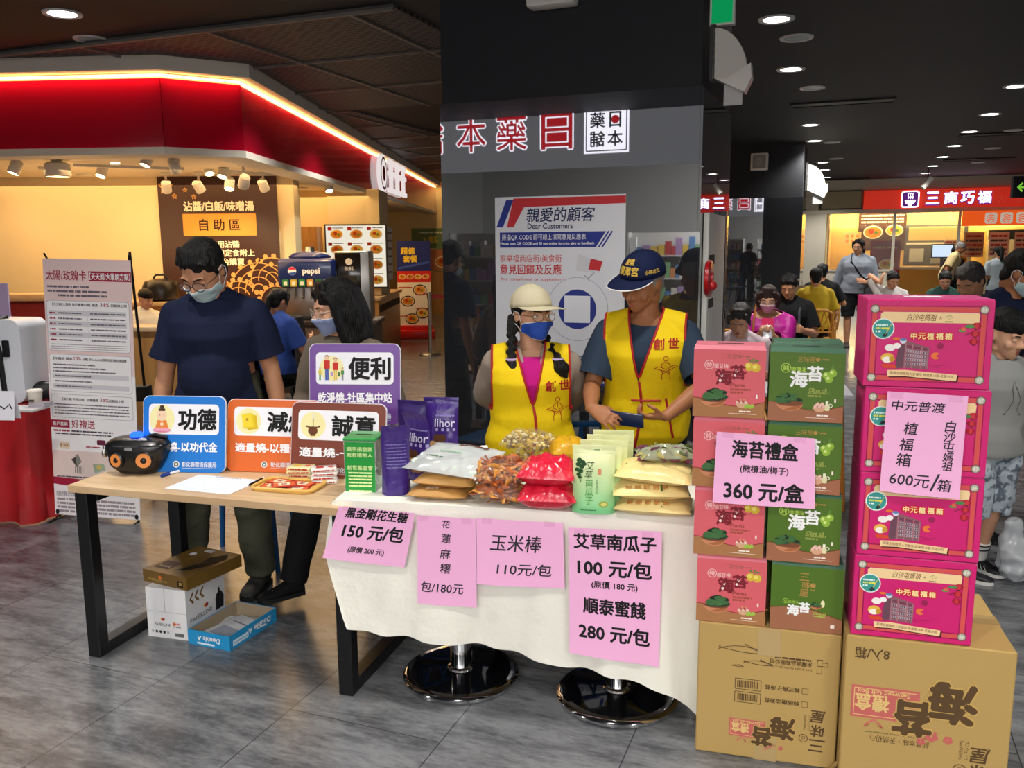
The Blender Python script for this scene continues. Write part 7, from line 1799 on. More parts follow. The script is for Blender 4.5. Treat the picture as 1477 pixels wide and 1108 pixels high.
    mb.poly([(x(.47), y(.79)), (x(.60), y(.785)), (x(.62), y(.81)), (x(.49), y(.825))], ink('#a9b79a'), .0006); mb.disc(x(.54), y(.80), .015, ink('#d9c36a'), .0009)
    for k, c in enumerate(('#d9a9b0', '#b9bdc6', '#2c2a2e')): mb.line([(x(.72+.055*k), y(.83)), (x(.72+.055*k), y(.785)), (x(.722+.055*k), y(.745))], [.014, .012, .004], ink(c), .0006)
    mb.greek(x(.68), y(.722), x(.86), .008, ma, .0006, 11); mb.greek(x(.68), y(.734), x(.86), .006, ma, .0006, 12)
    for k in range(3): mb.greek(x(.04), y(.845+.011*k), x(.92-.12*k), .008, dk if k < 2 else ma, .0006, 13+k)
    mb.disc(x(.17), y(.915), .030, ink('#2a2628'), .0008, 22, .020); mb.line([(x(.22), y(.91)), (x(.32), y(.898))], .009, ink('#2a2628'), .0008); mb.disc(x(.17), y(.914), .022, ink('#453f40'), .0011, 22, .013)
    for k in range(2): mb.poly([(x(.38+.09*k), y(.898)), (x(.45+.09*k), y(.905)), (x(.46+.09*k), y(.917)), (x(.44+.09*k), y(.93)), (x(.42+.09*k), y(.915))], ink('#4a4648' if k else '#8c8890'), .0008)
    mb.greek(x(.08), y(.885), x(.24), .008, ma, .0006, 21); mb.greek(x(.33), y(.875), x(.52), .008, ma, .0006, 22)
    mb.rect(x(0), y(.925+.03), x(1), y(.955), ma, .0005)
    for k in range(7): mb.greek(x(.03), y(.940+.0065*k), x(.95), .004, lg, .0006, 30+k)
    mb.build('banner_sheet', t, 0)
    mb = MB(); mb.T = front(-.004); lowz = .03
    mb.poly([(0, .03), (W_, .03), (W_, .19), (W_*.4, .205), (0, .225)], ink('#efeaec'), .0); mb.poly([(0, .225), (W_*.4, .205), (W_, .19), (W_, .245), (0, .27)], ma, .0)
    mb.text('D)', W_*.72, .228, .038, WHITE, .0006, bold=.03); mb.greek(W_*.80, .223, W_*.97, .012, WHITE, .0006, 4, .6)
    mb.text('謹慎理財 信用至上', W_*.30, .165, .030, gr, .0006, w=W_*.55) 
    for k in range(4): mb.greek(W_*.03, .130-.025*k, W_*.95, .014, lg, .0006, 50+k)
    mb.build('lower_print', t, 0)
    mb = MB()
    for xx in (.02, W_-.02): mb.tube([(xx, .01, 0), (xx, .012, top), (xx-.01 if xx < .1 else xx+.01, .0, top+.03)], .006, BLACK); mb.tube([(xx, .01, .02), (xx, -.10, 0), (xx, .14, 0)], .006, BLACK); mb.ball((xx, -.01, .05), (.010, .010, .016), BLACK)
    mb.tube([(.02, .012, .9), (W_-.02, .012, .9)], .005, BLACK); mb.build('stand', t)
banner()
p = G(212, 640); 
t = thing('tripod_stand', 'slim black pole stand with a black box behind the banner', 'stand', (P(209, 565, 5.6).x, 5.6, 0), 0)
mb = MB(); tp = P(187, 363, 5.6); x0 = t.location.x; mb.tube([(0, 0, 0), (0, 0, .75), (tp.x-x0, 0, tp.z)], .009, BLACK); mb.build('pole', t)
mb = MB(); q = P(200, 567, 5.6); mb.box(q.x-x0-.07, q.x-x0+.07, -.06, .06, q.z-.05, q.z+.05, BLACK, .012); mb.build('box', t)
mb = MB()
for k in range(3): a = R(90+120*k); mb.tube([(0, 0, .22), (.22*math.cos(a), .22*math.sin(a), .0)], .008, BLACK)
mb.build('leg', t)
RDC = mat('cloth_red', '#b0121a', .55, bump=(40, .1), var=(2, .08)); 
t = thing('cloth_table', 'table under a floor length red cloth at the left edge', 'table', (-2.92, 5.06, 0), R(-14))
mb = MB(); Wd, Dd, Hh = 1.3, .62, .735
mb.box(-Wd, 0, 0, Dd, Hh-.03, Hh-.003, WOODL); mb.build('tabletop', t, 0)
mb = MB(); n = 70
per = [(-Wd+Wd*i/30, 0) for i in range(31)]+[(0, Dd*i/14) for i in range(1, 15)]
def fr(i, j):
    x, y = per[i]; r = j/11; f = .022*r*math.sin(i*1.35)+.012*r*math.sin(i*2.9)
    d = Vector((0, -1, 0)) if i < 30 else (Vector((.7, -.7, 0)) if i == 30 else Vector((1, 0, 0)))
    q = Vector((x, y, 0))+d*(.008+.035*r+f); return Vector((q.x, q.y, Hh-(Hh-.006)*r))
grid_mesh(mb, len(per), 12, fr, RDC)
mb.add([(-Wd, -.008, Hh), (.008, -.008, Hh), (.008, Dd, Hh), (-Wd, Dd, Hh)], [(0, 1, 2, 3)], RDC); mb.build('tablecloth_red', t, 60)
def rt(px, py): return G(px, py, .737)
q = rt(52, 588); t = thing('paper_cup', 'white takeaway cup with a lid on the red table', 'cup', (q.x, q.y, .738), 0)
mb = MB(); mb.lathe([(.030, 0), (.041, .095)], ink('#ddd6c8'), 22); mb.build('cup', t)
mb = MB(); mb.lathe([(.043, .094), (.044, .101), (.038, .107), (.0001, .107)], ink('#efe6da'), 22); mb.build('lid', t)
mb = MB(); mb.T = Matrix.Rotation(0, 4, 'Z'); mb.tube([(.0352*math.cos(R(a)), .0352*math.sin(R(a)), .05) for a in range(-120, -60, 10)], .012, ink('#4a4038'), 4, flat=.15); mb.build('print', t)
q = rt(36, 582); t = thing('hand_bag', 'black and magenta pouch bag behind the cup on the red table', 'bag', (q.x, q.y+.10, .738), R(20))
b = Blob(); b.ell((0, 0, .055), (.12, .06, .055)); b.ell((.06, 0, .06), (.08, .05, .058)); finish(b.remesh(.008, 3), 'bag_body', t, mat('bag_black', '#17151a', .5))
b = Blob(); b.ell((.10, .01, .055), (.055, .058, .052)); b.ell((.16, .02, .085), (.05, .03, .025)); finish(b.remesh(.008, 3), 'pocket', t, mat('bag_magenta', '#b01b6a', .45))
q = rt(70, 595); t = thing('paper_stack', 'small stack of papers at the corner of the red table', 'papers', (q.x-.17, q.y+.07, .738), R(-8))
mb = MB(); mb.box(-.11, .09, -.06, .09, 0, .012, ink('#d8d5d6')); mb.box(.0, .10, .03, .11, .012, .035, ink('#bdb6c0')); mb.build('sheets', t, 0)
q = rt(8, 606); t = thing('tent_card', 'small white folded card with dark writing at the left edge of the red table', 'card', (q.x, q.y+.02, .738), R(-5))
mb = MB(); mb.add([(-.07, -.03, 0), (.06, -.03, 0), (.055, 0, .155), (-.07, 0, .155), (.06, .03, 0), (-.07, .03, 0)], [(0, 1, 2, 3), (3, 2, 4, 5)], ink('#dcdce4')); mb.tube([(-.05, -.022, .05), (-.02, -.018, .075), (0, -.02, .06), (.03, -.016, .085), (.045, -.02, .06)], .004, BLACK, 5, flat=.3); mb.build('card', t, 0)
q = rt(5, 590); t = thing('hard_case', 'white hard case with a black strap standing on the red table', 'case', (q.x-.10, q.y+.32, .738), R(-10))
mb = MB(); mb.T = front(); mb.prism(rr_pts(-.20, 0, .16, .50, .06, 6), -.12, .12, mat('case_white', '#dfe2ea', .3, coat=.4)); mb.build('shell', t, 30)
mb = MB(); mb.tube([(.03, -.125, .0), (.02, -.13, .30), (-.02, -.13, .48), (-.02, 0, .506)], .016, BLACK, 6); mb.box(.045, .085, -.14, -.12, .28, .38, BLACK, .006); mb.build('strap', t)
q = P(4, 432, 6.0); t = thing('lilac_panel', 'pale lilac display screen at the left edge above the case', 'screen', (q.x-.14, 6.0, 0), R(5))
mb = MB(); mb.box(-.16, .17, 0, .02, 1.18, 1.42, mat('screen_lilac', '#b9b3dc', .3)); mb.build('screen', t, 0)
mb = MB(); mb.tube([(0, .03, 0), (0, .03, 1.2)], .02, BLACK); mb.lathe([(.16, 0), (.16, .02), (.0001, .03)], BLACK, 20, (0, .03, 0)); mb.build('pole', t)

# ---------------------------------------------------------------- blue plastic chairs behind the stall
BLP = mat('chair_blue', '#12558f', .4)
def blue_chair(p, rz, lab, group='blue plastic chairs'):
    t = thing('plastic_chair', lab, 'chair', p, rz, group)
    mb = MB(); mb.box(-.21, .21, -.21, .21, .42, .45, BLP, .014); mb.build('seat', t)
    mb = MB()
    def bk(i, j): s_ = i/10*2-1; return Vector((s_*.21, .20-.05*(s_*s_-1)*-1+.06*j/8, .47+.36*j/8*(1-.10*s_*s_)))
    for z in (.55, .80): mb.tube([(s_*.21, .21+.035*(z-.45)/.38-.03*s_*s_, z-.02*s_*s_) for s_ in [i/8*2-1 for i in range(9)]], .022, BLP, 8, flat=.5)
    for k in range(7): s_ = (k-3)/3.6; mb.tube([(s_*.2, .212-.03*s_*s_, .54), (s_*.2+.03*(1 if k % 2 else -1), .242-.03*s_*s_, .79)], .010, BLP, 6)
    for sx in (-1, 1): mb.tube([(sx*.20, .19, .44), (sx*.205, .20, .62), (sx*.19, .215, .80)], .020, BLP, 8)
    mb.build('backrest', t)
    for sx in (-1, 1):
        for y in (-.18, .18): mb = MB(); mb.tube([(sx*.18, y, .41), (sx*.21, y*1.12, 0)], [.02, .014], BLP, 8); mb.build('leg', t)
    return t
q = P(610, 590, 4.25); blue_chair((q.x-.02, 4.42, 0), R(170), 'blue plastic chair behind the purple pouches')
q = P(390, 800, 4.2); blue_chair((q.x-.18, 4.42, 0), R(0), 'blue plastic chair behind the man in the navy T-shirt')
blue_chair((.36, 4.32, 0), R(180), 'blue plastic chair behind the two volunteers')

# ---------------------------------------------------------------- noodle shop at the far right
NO = Vector((8.32, 22.34, 0)); WHF = mat('shopfront_white', '#cfc8b6', .5); YW = mat('noodle_wall', '#f0d080', .6)
def nb(): return MB()
def nstruct(name, mb): o = struct(name, mb, 0); o.location = NO; o.rotation_euler = (0, 0, AX); return o
mb = MB(); mb.box(-.9, 7.5, 0, .25, 2.99, 3.25, WHF); mb.box(-.9, 7.5, -.02, .25, 2.41, 2.51, WHF); mb.box(-.9, -.45, 0, .3, 0, 3.0, WHF); mb.box(-.45, -.24, -.02, .25, 0, 2.42, WHF); mb.box(-.24, 1.36, -.02, .25, 0, .96, WHF); mb.box(1.33, 1.40, 0, .1, .0, 2.42, WHF); mb.box(2.79, 2.85, 0, .1, 0, 2.42, WHF); mb.box(-.24, 1.36, -.05, .28, .96, 1.0, WHF)
mb.box(-.9, 7.5, .2, .26, 2.5, 3.0, WHF); nstruct('wall_shopfront', mb)
mb = MB(); mb.box(-.2, 7.5, 5.2, 5.4, 0, 3.2, YW); mb.box(-.35, -.2, .3, 5.2, 0, 3.2, YW); mb.box(-.3, 7.5, .26, 5.2, 2.62, 2.7, mat('noodle_ceiling', '#e6d3a0', .6)); nstruct('wall_noodle', mb)
mb = MB(); mb.box(-5.0, -.9, .6, .8, 0, 3.25, mat('wall_side', '#b9a98a', .6)); nstruct('wall_side', mb)
def nthing(name, lab, cat, u, v, z, group=None, rz=0): return thing(name, lab, cat, NO+E2*u+E1*v+Vector((0, 0, z)), AX+rz, group)
t = nthing('bulkhead_panel', 'beige framed panel left of the red noodle shop sign', 'panel', .09, -.005, 2.52)
mb = MB(); mb.box(-.50, .50, -.03, 0, 0, .47, mat('panel_frame', '#4a4438', .5)); mb.build('frame', t, 0); mb = MB(); mb.box(-.46, .47, -.04, -.03, .03, .44, mat('panel_beige', '#a89a78', .6)); mb.build('infill', t, 0)
t = nthing('shop_sign', 'long lit red shop sign with a bowl logo and white characters', 'sign', .62, -.01, 2.51)
mb = MB(); mb.box(0, 6.5, -.08, 0, 0, .45, mat('sign_red_lit', '#d22a14', .3, emit=.6)); mb.build('panel', t, 0)
NW = glow('neon_white', '#f2ecff', 4.0); NP = glow('neon_violet', '#8a4ad8', 1.2)
mb = MB(); mb.T = front(-.081); mb.prism(rr_pts(.86, .02, 1.26, .42, .06, 5), 0, .03, NW); mb.prism(rr_pts(.885, .045, 1.235, .395, .05, 5), .03, .034, mat('logo_violet', '#6a1f8a', .4, emit=.5))
mb.add([(1.06+.12*math.cos(a), .20+.12*math.sin(a), .036) for a in [PI+PI*i/12 for i in range(13)]], [tuple(range(13))], NW); mb.rect(1.02, .06, 1.10, .09, NW, .036)
for k in (-1, 0, 1): mb.tube([(1.06+.05*k, .23, .037), (1.075+.05*k, .27, .037), (1.05+.05*k, .31, .037), (1.07+.05*k, .36, .037)], .010, NW, 5, flat=.3)
mb.build('logo', t, 0)
for ch, x in zip('三商巧福', (1.56, 1.96, 2.32, 2.68)):
    mb = MB(); mb.T = front(-.082); mb.text(ch, x, .225, .29, mat('logo_violet', '#6a1f8a', .4, emit=.5), .010, bold=.10, w=.28); mb.text(ch, x, .235, .28, NW, .03, bold=.03, w=.28); mb.build('character', t, 0)
mb = MB(); mb.T = front(-.081)
for ch, x in zip('火釜又燒', (3.05, 3.4, 3.75, 4.1)): mb.text(ch, x, .19, .2, mat('print_darkred', '#d8463a', .4, emit=.5), .002)
mb.build('print', t, 0)
t = nthing('lower_sign', 'lit orange panel with white dish icons below the red sign', 'sign', 2.86, -.02, 2.06)
mb = MB(); mb.box(0, 4, -.05, 0, 0, .36, mat('sign_orange_lit', '#e8560f', .3, emit=.8)); mb.build('panel', t, 0)
WI = mat('icon_white', '#f2ead8', .4, emit=.4)
for k in range(4):
    mb = MB(); mb.T = front(-.051); x = .62+.33*k; mb.prism(rr_pts(x-.13, .05, x+.13, .31, .05, 4), 0, .004, WI)
    for s in range(3): mb.line([(x-.09, .12+.05*s), (x-.02, .16+.05*s), (x+.09, .13+.05*s)], .02, mat('sign_orange_lit', '#e8560f', .3), .005)
    mb.ring(x, .15, .06, .08, mat('sign_orange_lit', '#e8560f', .3), .006, 14, PI, 2*PI); mb.build('icon', t, 0)
t = nthing('front_glass', 'clear window panes of the noodle shop front', 'window', 0, .03, 0)
GLZ = clear('shop_pane', '#ffffff', .96, .02)
for a, b in ((-.23, 1.32), (1.41, 2.78)): mb = MB(); mb.box(a, b, 0, .008, 1.01, 2.40, GLZ); mb.build('pane', t, 0)
def flat(name, lab, cat, u, v, z, w, h, c, draw=None, emit=0, group=None):
    t = nthing(name, lab, cat, u, v, z, group); mb = MB(); mb.box(-w/2, w/2, -.02, 0, 0, h, mat('board_'+c.strip('#')+('l' if emit else ''), c, .5, emit=emit)); mb.T = front(-.021)
    if draw: draw(mb)
    mb.build('board', t, 0); return t
def dishes(mb):
    for k in range(3): mb.greek(-.6, 1.05-.1*k, .6, .05, ink('#e9e2d0'), .001, k)
    food(mb, -.25, .55, .28, .002, 1); food(mb, .35, .6, .25, .003, 2)
flat('menu_poster', 'dark dish poster on the yellow wall behind the left window', 'poster', 1.25, 5.19, 1.45, 1.35, 1.15, '#4a2b20', dishes)
flat('menu_poster', 'small pale menu sheet on the yellow wall by the left end', 'poster', .42, 5.19, 1.62, .5, .4, '#e6cf90', lambda mb: [mb.disc(-.15+.15*(k % 3), .12+.15*(k//3), .05, ink('#c98a4a'), .002, 10) for k in range(6)])
flat('kitchen_hatch', 'steel kitchen hatch in the back wall of the noodle shop', 'hatch', 2.75, 5.19, 1.0, 1.7, 1.2, '#54565a', lambda mb: [mb.rect(-.8, .62, .8, .68, ink('#d8d2c2'), .002), mb.rect(-.1, .05, .5, .55, ink('#8f959c'), .002), mb.rect(-.7, .1, -.3, .5, ink('#a9adb2'), .002), mb.rect(-.75, .75, .75, 1.15, ink('#c9b27a'), .002)])
flat('standing_poster', 'dark red dish poster board standing inside the noodle shop', 'poster', 1.25, 1.6, .75, .75, 1.0, '#9a2a1c', lambda mb: (mb.greek(-.3, .8, .3, .05, ink('#e9c9a0'), .002, 3), food(mb, .05, .35, .2, .002, 2)))
flat('counter_poster', 'white poster with red dishes on the noodle shop counter', 'poster', 3.15, 3.2, 1.0, .7, .75, '#e9d9b6', lambda mb: (food(mb, -.1, .45, .17, .002, 0), food(mb, .12, .2, .16, .002, 1), mb.greek(-.3, .68, .3, .05, ink('#c23a22'), .002, 5)))
t = nthing('order_screen', 'small black framed monitor on the noodle shop counter', 'monitor', 2.75, 2.9, 1.25); mb = MB(); mb.box(-.28, .28, -.02, .03, 0, .38, BLACK); mb.box(-.04, .04, 0, .03, -.25, 0, BLACK); mb.build('case', t, 0); mb = MB(); mb.T = front(-.021); mb.rect(-.25, .03, .25, .35, glow('screen_blue', '#c9dcff', 1.2), .001); mb.build('screen', t, 0)
t = nthing('display_fridge', 'glass fronted drinks fridge with a black header in the noodle shop', 'fridge', 4.6, 4.6, 0); mb = MB(); mb.box(-.5, .5, 0, .55, 0, 2.0, WHF); mb.box(-.46, .46, -.01, 0, .3, 1.72, mat('fridge_inside', '#b8b4a4', .3)); mb.build('body', t, 0); mb = MB(); mb.box(-.52, .52, -.03, .1, 1.75, 2.02, BLACK); mb.build('header', t, 0)
t = nthing('service_counter', 'yellow lit service counter inside the noodle shop', 'counter', 3.0, 3.0, 0); mb = MB(); mb.box(-1.5, 1.6, 0, .6, 0, .95, YW); mb.box(-1.55, 1.65, -.03, .63, .95, 1.0, WHF); mb.build('body', t, 0)
t = nthing('order_counter', 'order counter covered with menus at the right of the noodle shop', 'counter', 4.6, .3, 0); mb = MB(); mb.box(-1.6, 2.5, 0, .6, 0, 1.0, mat('counter_pale', '#d8c690', .5)); mb.build('body', t, 0)
mb = MB(); mb.T = front(-.005)
for k in range(8): mb.rect(-1.5+.45*k, .15, -1.12+.45*k, .9, ink(('#d9c24a', '#b9482e', '#e6e2d6')[k % 3]), .001); [mb.greek(-1.46+.45*k, .8-.13*q, -1.16+.45*k, .04, ink('#4a3a20'), .002, k+q) for q in range(5)]
mb.build('menu_print', t, 0)
for k in range(6):
    t = nthing('hanging_menu', '%s hanging menu sheet from the left over the order counter' % RNK[k], 'menu', 3.25+.55*k, .7, 1.3, 'hanging menu sheets'); mb = MB(); mb.box(-.22, .22, 0, .01, 0, .62, ink(('#c9a27a', '#e6dcc6', '#d8cdb2')[k % 3])); mb.T = front(-.001)
    for q in range(5): mb.greek(-.18, .52-.11*q, .18, .05, ink(('#b23a22', '#4a4a4a')[q % 2]), .001, k*5+q)
    mb.build('sheet', t, 0)
# exit arrow sign cut by the right edge, ceiling mounted spot
q = P(1472, 270, 13.0); t = thing('exit_sign', 'black hanging sign with a green arrow at the right edge', 'sign', (q.x+.25, 13.0, q.z), 0); mb = MB(); mb.box(-.36, .6, 0, .06, -.15, .16, BLACK); mb.build('case', t, 0)
mb = MB(); mb.cyl((.1, .03, .16), (.1, .03, 3.25-q.z), .01, BLACK, n=8); mb.build('rod', t); mb = MB(); mb.T = front(-.002); g = glow('arrow_green', '#7ac23a', .9); mb.line([(-.10, .0), (-.28, .0)], .03, g, .001); mb.line([(-.22, .06), (-.29, .0), (-.22, -.06)], .03, g, .001); mb.line([(-.10, .0), (-.10, -.08)], .03, g, .001); mb.build('arrow', t, 0)
q = P(1338, 263, 19.0); t = thing('ceiling_spot', 'white cylinder spotlight hanging before the noodle shop sign', 'spotlight', (q.x, 19.0, q.z), 0); mb = MB(); mb.T = Matrix.Rotation(R(40), 4, 'Y'); mb.cyl((0, 0, -.16), (0, 0, .12), .06, TW, n=14); mb.build('lamp_head', t); mb = MB(); mb.cyl((0, 0, 0), (0, 0, 3.25-q.z), .012, BLACK, n=8); mb.build('stem', t)

# ---------------------------------------------------------------- food court tables and chairs
TTP = mat('table_white', '#cfcdd6', .35); ORW = mat('leg_orange', '#b8702a', .4); CHW = mat('chair_honey', '#c98a34', .4)
def fc_table(p, rz, w, d, lab):
    t = thing('dining_table', lab, 'table', p, rz, None)
    mb = MB(); mb.box(-w/2, w/2, -d/2, d/2, .71, .74, TTP, .008); mb.build('tabletop', t)
    for sx in (-1, 1):
        for sy in (-1, 1): mb = MB(); mb.tube([(sx*(w/2-.08), sy*(d/2-.08), .71), (sx*(w/2-.03), sy*(d/2-.03), 0)], [.028, .018], ORW, 8); mb.build('leg', t)
    return t
def lattice_chair(p, rz, lab, m=None, group='lattice back chairs'):
    m = m or CHW; t = thing('lattice_chair', lab, 'chair', p, rz, group)
    mb = MB(); mb.box(-.21, .21, -.21, .20, .405, .43, m, .012); mb.build('seat', t)
    mb = MB(); mb.tube([(-.2, .19, .43), (-.21, .22, .62), (-.19, .24, .78), (-.12, .25, .815), (.12, .25, .815), (.19, .24, .78), (.21, .22, .62), (.2, .19, .43)], .016, m, 8)
    for k in range(6): x = -.16+.064*k; mb.tube([(x, .21, .52), (x+(.08 if k % 2 else -.06), .245, .80)], .009, m, 6); mb.tube([(x, .245, .80), (x+(.09 if k % 2 == 0 else -.08), .21, .54)], .007, m, 6)
    mb.tube([(-.2, .21, .53), (.2, .21, .53)], .012, m, 6); mb.build('backrest', t)
    for sx in (-1, 1):
        for y in (-.17, .17): mb = MB(); mb.tube([(sx*.17, y, .41), (sx*.2, y*1.15, 0)], [.018, .013], m, 8); mb.build('leg', t)
    return t
q = P(1060, 445, 8.4); lattice_chair((q.x-.1, 8.75, 0), R(175), 'honey coloured lattice chair standing empty before the far dark pillar')
SEATS = {5: ((1.63, 6.12), -14, .70), 6: ((2.25, 7.55), -16, .74), 7: ((2.87, 8.9), -20, .74), 8: ((4.0, 11.35), 165, .74), 9: ((4.62, 12.85), 168, .74), 11: ((5.24, 11.95), -18, .74), 12: ((5.86, 11.72), -18, .74)}
for n_, who, m_ in ((5, 'the grey haired woman', CHW), (6, 'the woman in magenta', CHW), (7, 'the man in the black T-shirt', CHW), (8, 'the person in mustard yellow', CHW), (9, 'the black shirted person by the far pillar', CHW), (11, 'the person resting head on hand', BLP), (12, 'the person in dark green', BLP)):
    (x, y), a, td = SEATS[n_]; f = Matrix.Rotation(R(a), 3, 'Z') @ Vector((0, -1, 0)); c = Vector((x, y, 0))-f*.09; k = Vector((x, y, 0))+f*td
    lattice_chair((c.x, c.y, 0), R(a), ('blue' if m_ is BLP else 'honey coloured')+' lattice chair under '+who, m_, 'blue lattice chairs' if m_ is BLP else 'lattice back chairs')
    if n_ != 12: fc_table((k.x+{11: .16, 5: .34}.get(n_, 0), k.y-{11: .14, 5: -.02}.get(n_, 0), 0), R(a), 1.15 if n_ == 11 else .70, .46, 'white food court table in front of '+who)
t = thing('stool', 'dark round stool under the person in the blue shirt', 'stool', (-2.14, 7.75, 0)); mb = MB(); mb.lathe([(.17, .40), (.18, .42), (.17, .415), (.0001, .417)], LEA, 24); mb.build('seat', t)
for k in range(3): mb = MB(); a = R(120*k); mb.tube([(.12*math.cos(a), .12*math.sin(a), .41), (.18*math.cos(a), .18*math.sin(a), 0)], .014, LEA, 8); mb.build('leg', t)
def bottle(px, py, Y, lab):
    q = P(px, py, Y); t = thing('drink_bottle', lab, 'bottle', (q.x, Y, .741), 0, 'bottles on the nearest food court table')
    mb = MB(); mb.lathe([(.032, 0), (.034, .02), (.034, .10), (.03, .14), (.016, .175), (.015, .19)], mat('bottle_milk', '#c9c4c0', .3), 20); mb.build('body', t)
    mb = MB(); mb.lathe([(.0345, .04), (.0348, .09)], ink('#5a4a58'), 20); mb.build('label', t); mb = MB(); mb.lathe([(.020, .185), (.020, .212), (.0001, .213)], BLACK, 18); mb.build('cap', t)
bottle(1080, 500, 5.38, 'small drink bottle with a black cap, left of two behind the rose boxes'); bottle(1093, 497, 5.40, 'small drink bottle with a black cap, right of two behind the rose boxes')
q = P(1148, 466, 7.0); t = thing('paper_cup', 'white paper cup on the table beside the woman in magenta', 'cup', (q.x-.02, 6.86, .741), 0); mb = MB(); mb.lathe([(.035, 0), (.047, .16), (.044, .16), (.033, .004), (.0001, .004)], ink('#dcd8d2'), 20); mb.build('cup', t); mb = MB(); mb.tube([(.046*math.cos(a), .046*math.sin(a), .158) for a in [2*PI*k/20 for k in range(20)]], .003, ink('#efeae2'), 6, closed=True); mb.build('rim', t)
q = P(1160, 430, 10.6); t = thing('paper_bag', 'kraft paper carrier bag on the table before the person in mustard yellow', 'bag', (4.02, 12.10, .741), R(-15)); mb = MB()
grid_mesh(mb, 4, 2, lambda i, j: Vector(((-.13, .13, .13, -.13)[i], (-.06, -.06, .06, .06)[i], .34*j)), mat('bag_paper', '#a89a82', .7), True); mb.rect(-.13, -.06, .13, .06, mat('bag_paper', '#a89a82', .7), .002); mb.build('bag', t, 0)
mb = MB(); mb.tube([(-.05, -.062, .33), (-.04, -.06, .42), (.04, -.06, .42), (.05, -.062, .33)], .006, mat('bag_paper', '#a89a82', .7), 6); mb.build('handle', t)

# ---------------------------------------------------------------- the people
NAVY = mat('cloth_navy', '#151c35', .85, spec=.2, bump=(120, .1)); OLIVE = mat('cloth_olive', '#4a4a3c', .85, spec=.2); BLKC = mat('cloth_black', '#141416', .85, spec=.2)
TAUPE = mat('cloth_taupe', '#6f6458', .85, spec=.2, bump=(60, .15)); BEIGE = mat('cloth_beige', '#988a7e', .85, spec=.2, var=(9, .10)); MAGC = mat('cloth_magenta', '#b8157a', .8, spec=.2); SLATE = mat('cloth_slate', '#2c3a4c', .85, spec=.2)
VEST = mat('vest_yellow', '#e8c70a', .7, spec=.25, bump=(45, .10)); PIPE = mat('piping_red', '#a81218', .6)
FRB = mat('frame_dark', '#1b1718', .3); FRG = mat('frame_gold', '#c9a878', .25, metal=.8); FRT = mat('frame_clear', '#b8a090', .25)
def vest(p, z_v=1.13, hem=.80, xoff=0.0, pocket=None):
    s, B = p.s, p.B; b = Blob(); e = .036; p.torso(b, e, .78, flare=0)
    w = p.shw
    for sx in (-1, 1): b.cap(B(sx*.065*s, .012*s, 1.43*s), B(sx*(w+.03), .004*s, 1.368*s), .042*s+.018, .052*s+.034); b.cap(B(sx*(w+.0), 0, 1.34*s), B(sx*(w-.02), 0, 1.24*s), .078*s, .075*s)
    me = b.remesh(.0078, 5); wrinkle(me, .007, 6.0, 3.3, (1, 1, .7))
    X, Y = p.BX(1.3*s); U = X.cross(Y)
    c = B(0, 0, 1.3*s); pl = []
    def lc(q): d = q-c; return d.dot(X), d.dot(Y), d.dot(U)+1.3*s
    xa = w+.008
    for sx in (-1, 1): pl += [(B(sx*xa, 0, 1.3*s), X), (B(sx*xa, 0, 1.12*s), (X*(-sx*.5)+U)), ]
    vb = B(xoff, 0, z_v*s)
    for sx in (-1, 1):
        t_ = B(sx*.075*s, 0, 1.445*s); d = (t_-vb).normalized(); pl.append((vb, d.cross(Y)))
    pl.append((B(0, 0, hem*s), Vector((0, 0, 1)))); pl.append((B(0, 0, 1.438*s), U))
    def test(q):
        x, y, z = lc(q)
        if q.z < B(0, 0, hem*s).z: return True
        for sx in (-1, 1):
            if sx*x > xa and z > 1.12*s+.5*(sx*x-xa): return True
        if y < .01 and z > z_v*s:
            k = (z-z_v*s)/(1.445*s-z_v*s)
            if xoff*(1-k)-.075*s*k < x < xoff*(1-k)+.075*s*k: return True
        if abs(x) < .075*s and z > 1.438*s: return True
        return False
    region_cut(me, pl, test)
    o = finish(me, 'vest', p.root, VEST); bv = bvh_of(me)
    mb = MB()
    for ch in boundary_chains(me):
        if len(ch) < 12: continue
        q = [ch[0]]
        for v in ch[1:]:
            if (v-q[-1]).length > .012: q.append(v)
        for _ in range(2): q = [q[0]]+[(q[i-1]+q[i]*2+q[i+1])/4 for i in range(1, len(q)-1)]+[q[-1]]
        if len(q) > 3: mb.tube(q, .0055, PIPE, 6, closed=(q[0]-q[-1]).length < .05)
    fy = p.bfront = []
    pts = []
    for k in range(26):
        z = z_v*s+.01-(z_v-hem)*s*k/25; x = xoff+.018*s*math.sin(k/25*PI*1.3)-.006*k/25
        h = bv.ray_cast(Vector((x, -1.5, z)) , Vector((0, 1, 0)))
        if h[0] is not None: pts.append(h[0]+Vector((0, -.002, 0)))
    if len(pts) > 3: mb.tube(pts, .006, PIPE, 6)
    if pocket:
        for (a, c_) in pocket:
            q = []
            for k in range(9):
                h = bv.ray_cast(Vector((a[0]+(c_[0]-a[0])*k/8, -1.5, a[1]+(c_[1]-a[1])*k/8)), Vector((0, 1, 0)))
                if h[0] is not None: q.append(h[0]+Vector((0, -.002, 0)))
            if len(q) > 2: mb.tube(q, .0055, PIPE, 6)
    mb.build('piping', o); thicken(o, .003)
    return o, bv
def project(bv, tmp, x0, z0, o, name, off=.0025):
    mb = MB(); ok = []
    for v in tmp.v:
        h = bv.ray_cast(Vector((x0+v.x, -1.5, z0+v.y)), Vector((0, 1, 0)))
        ok.append((h[0] if h[0] is not None else Vector((x0+v.x, 0, z0+v.y)))+Vector((0, -off-v.z, 0)))
    mb.v = ok; mb.f = tmp.f; mb.fm = tmp.fm; mb.mats = tmp.mats
    return mb.build(name, o, 0)
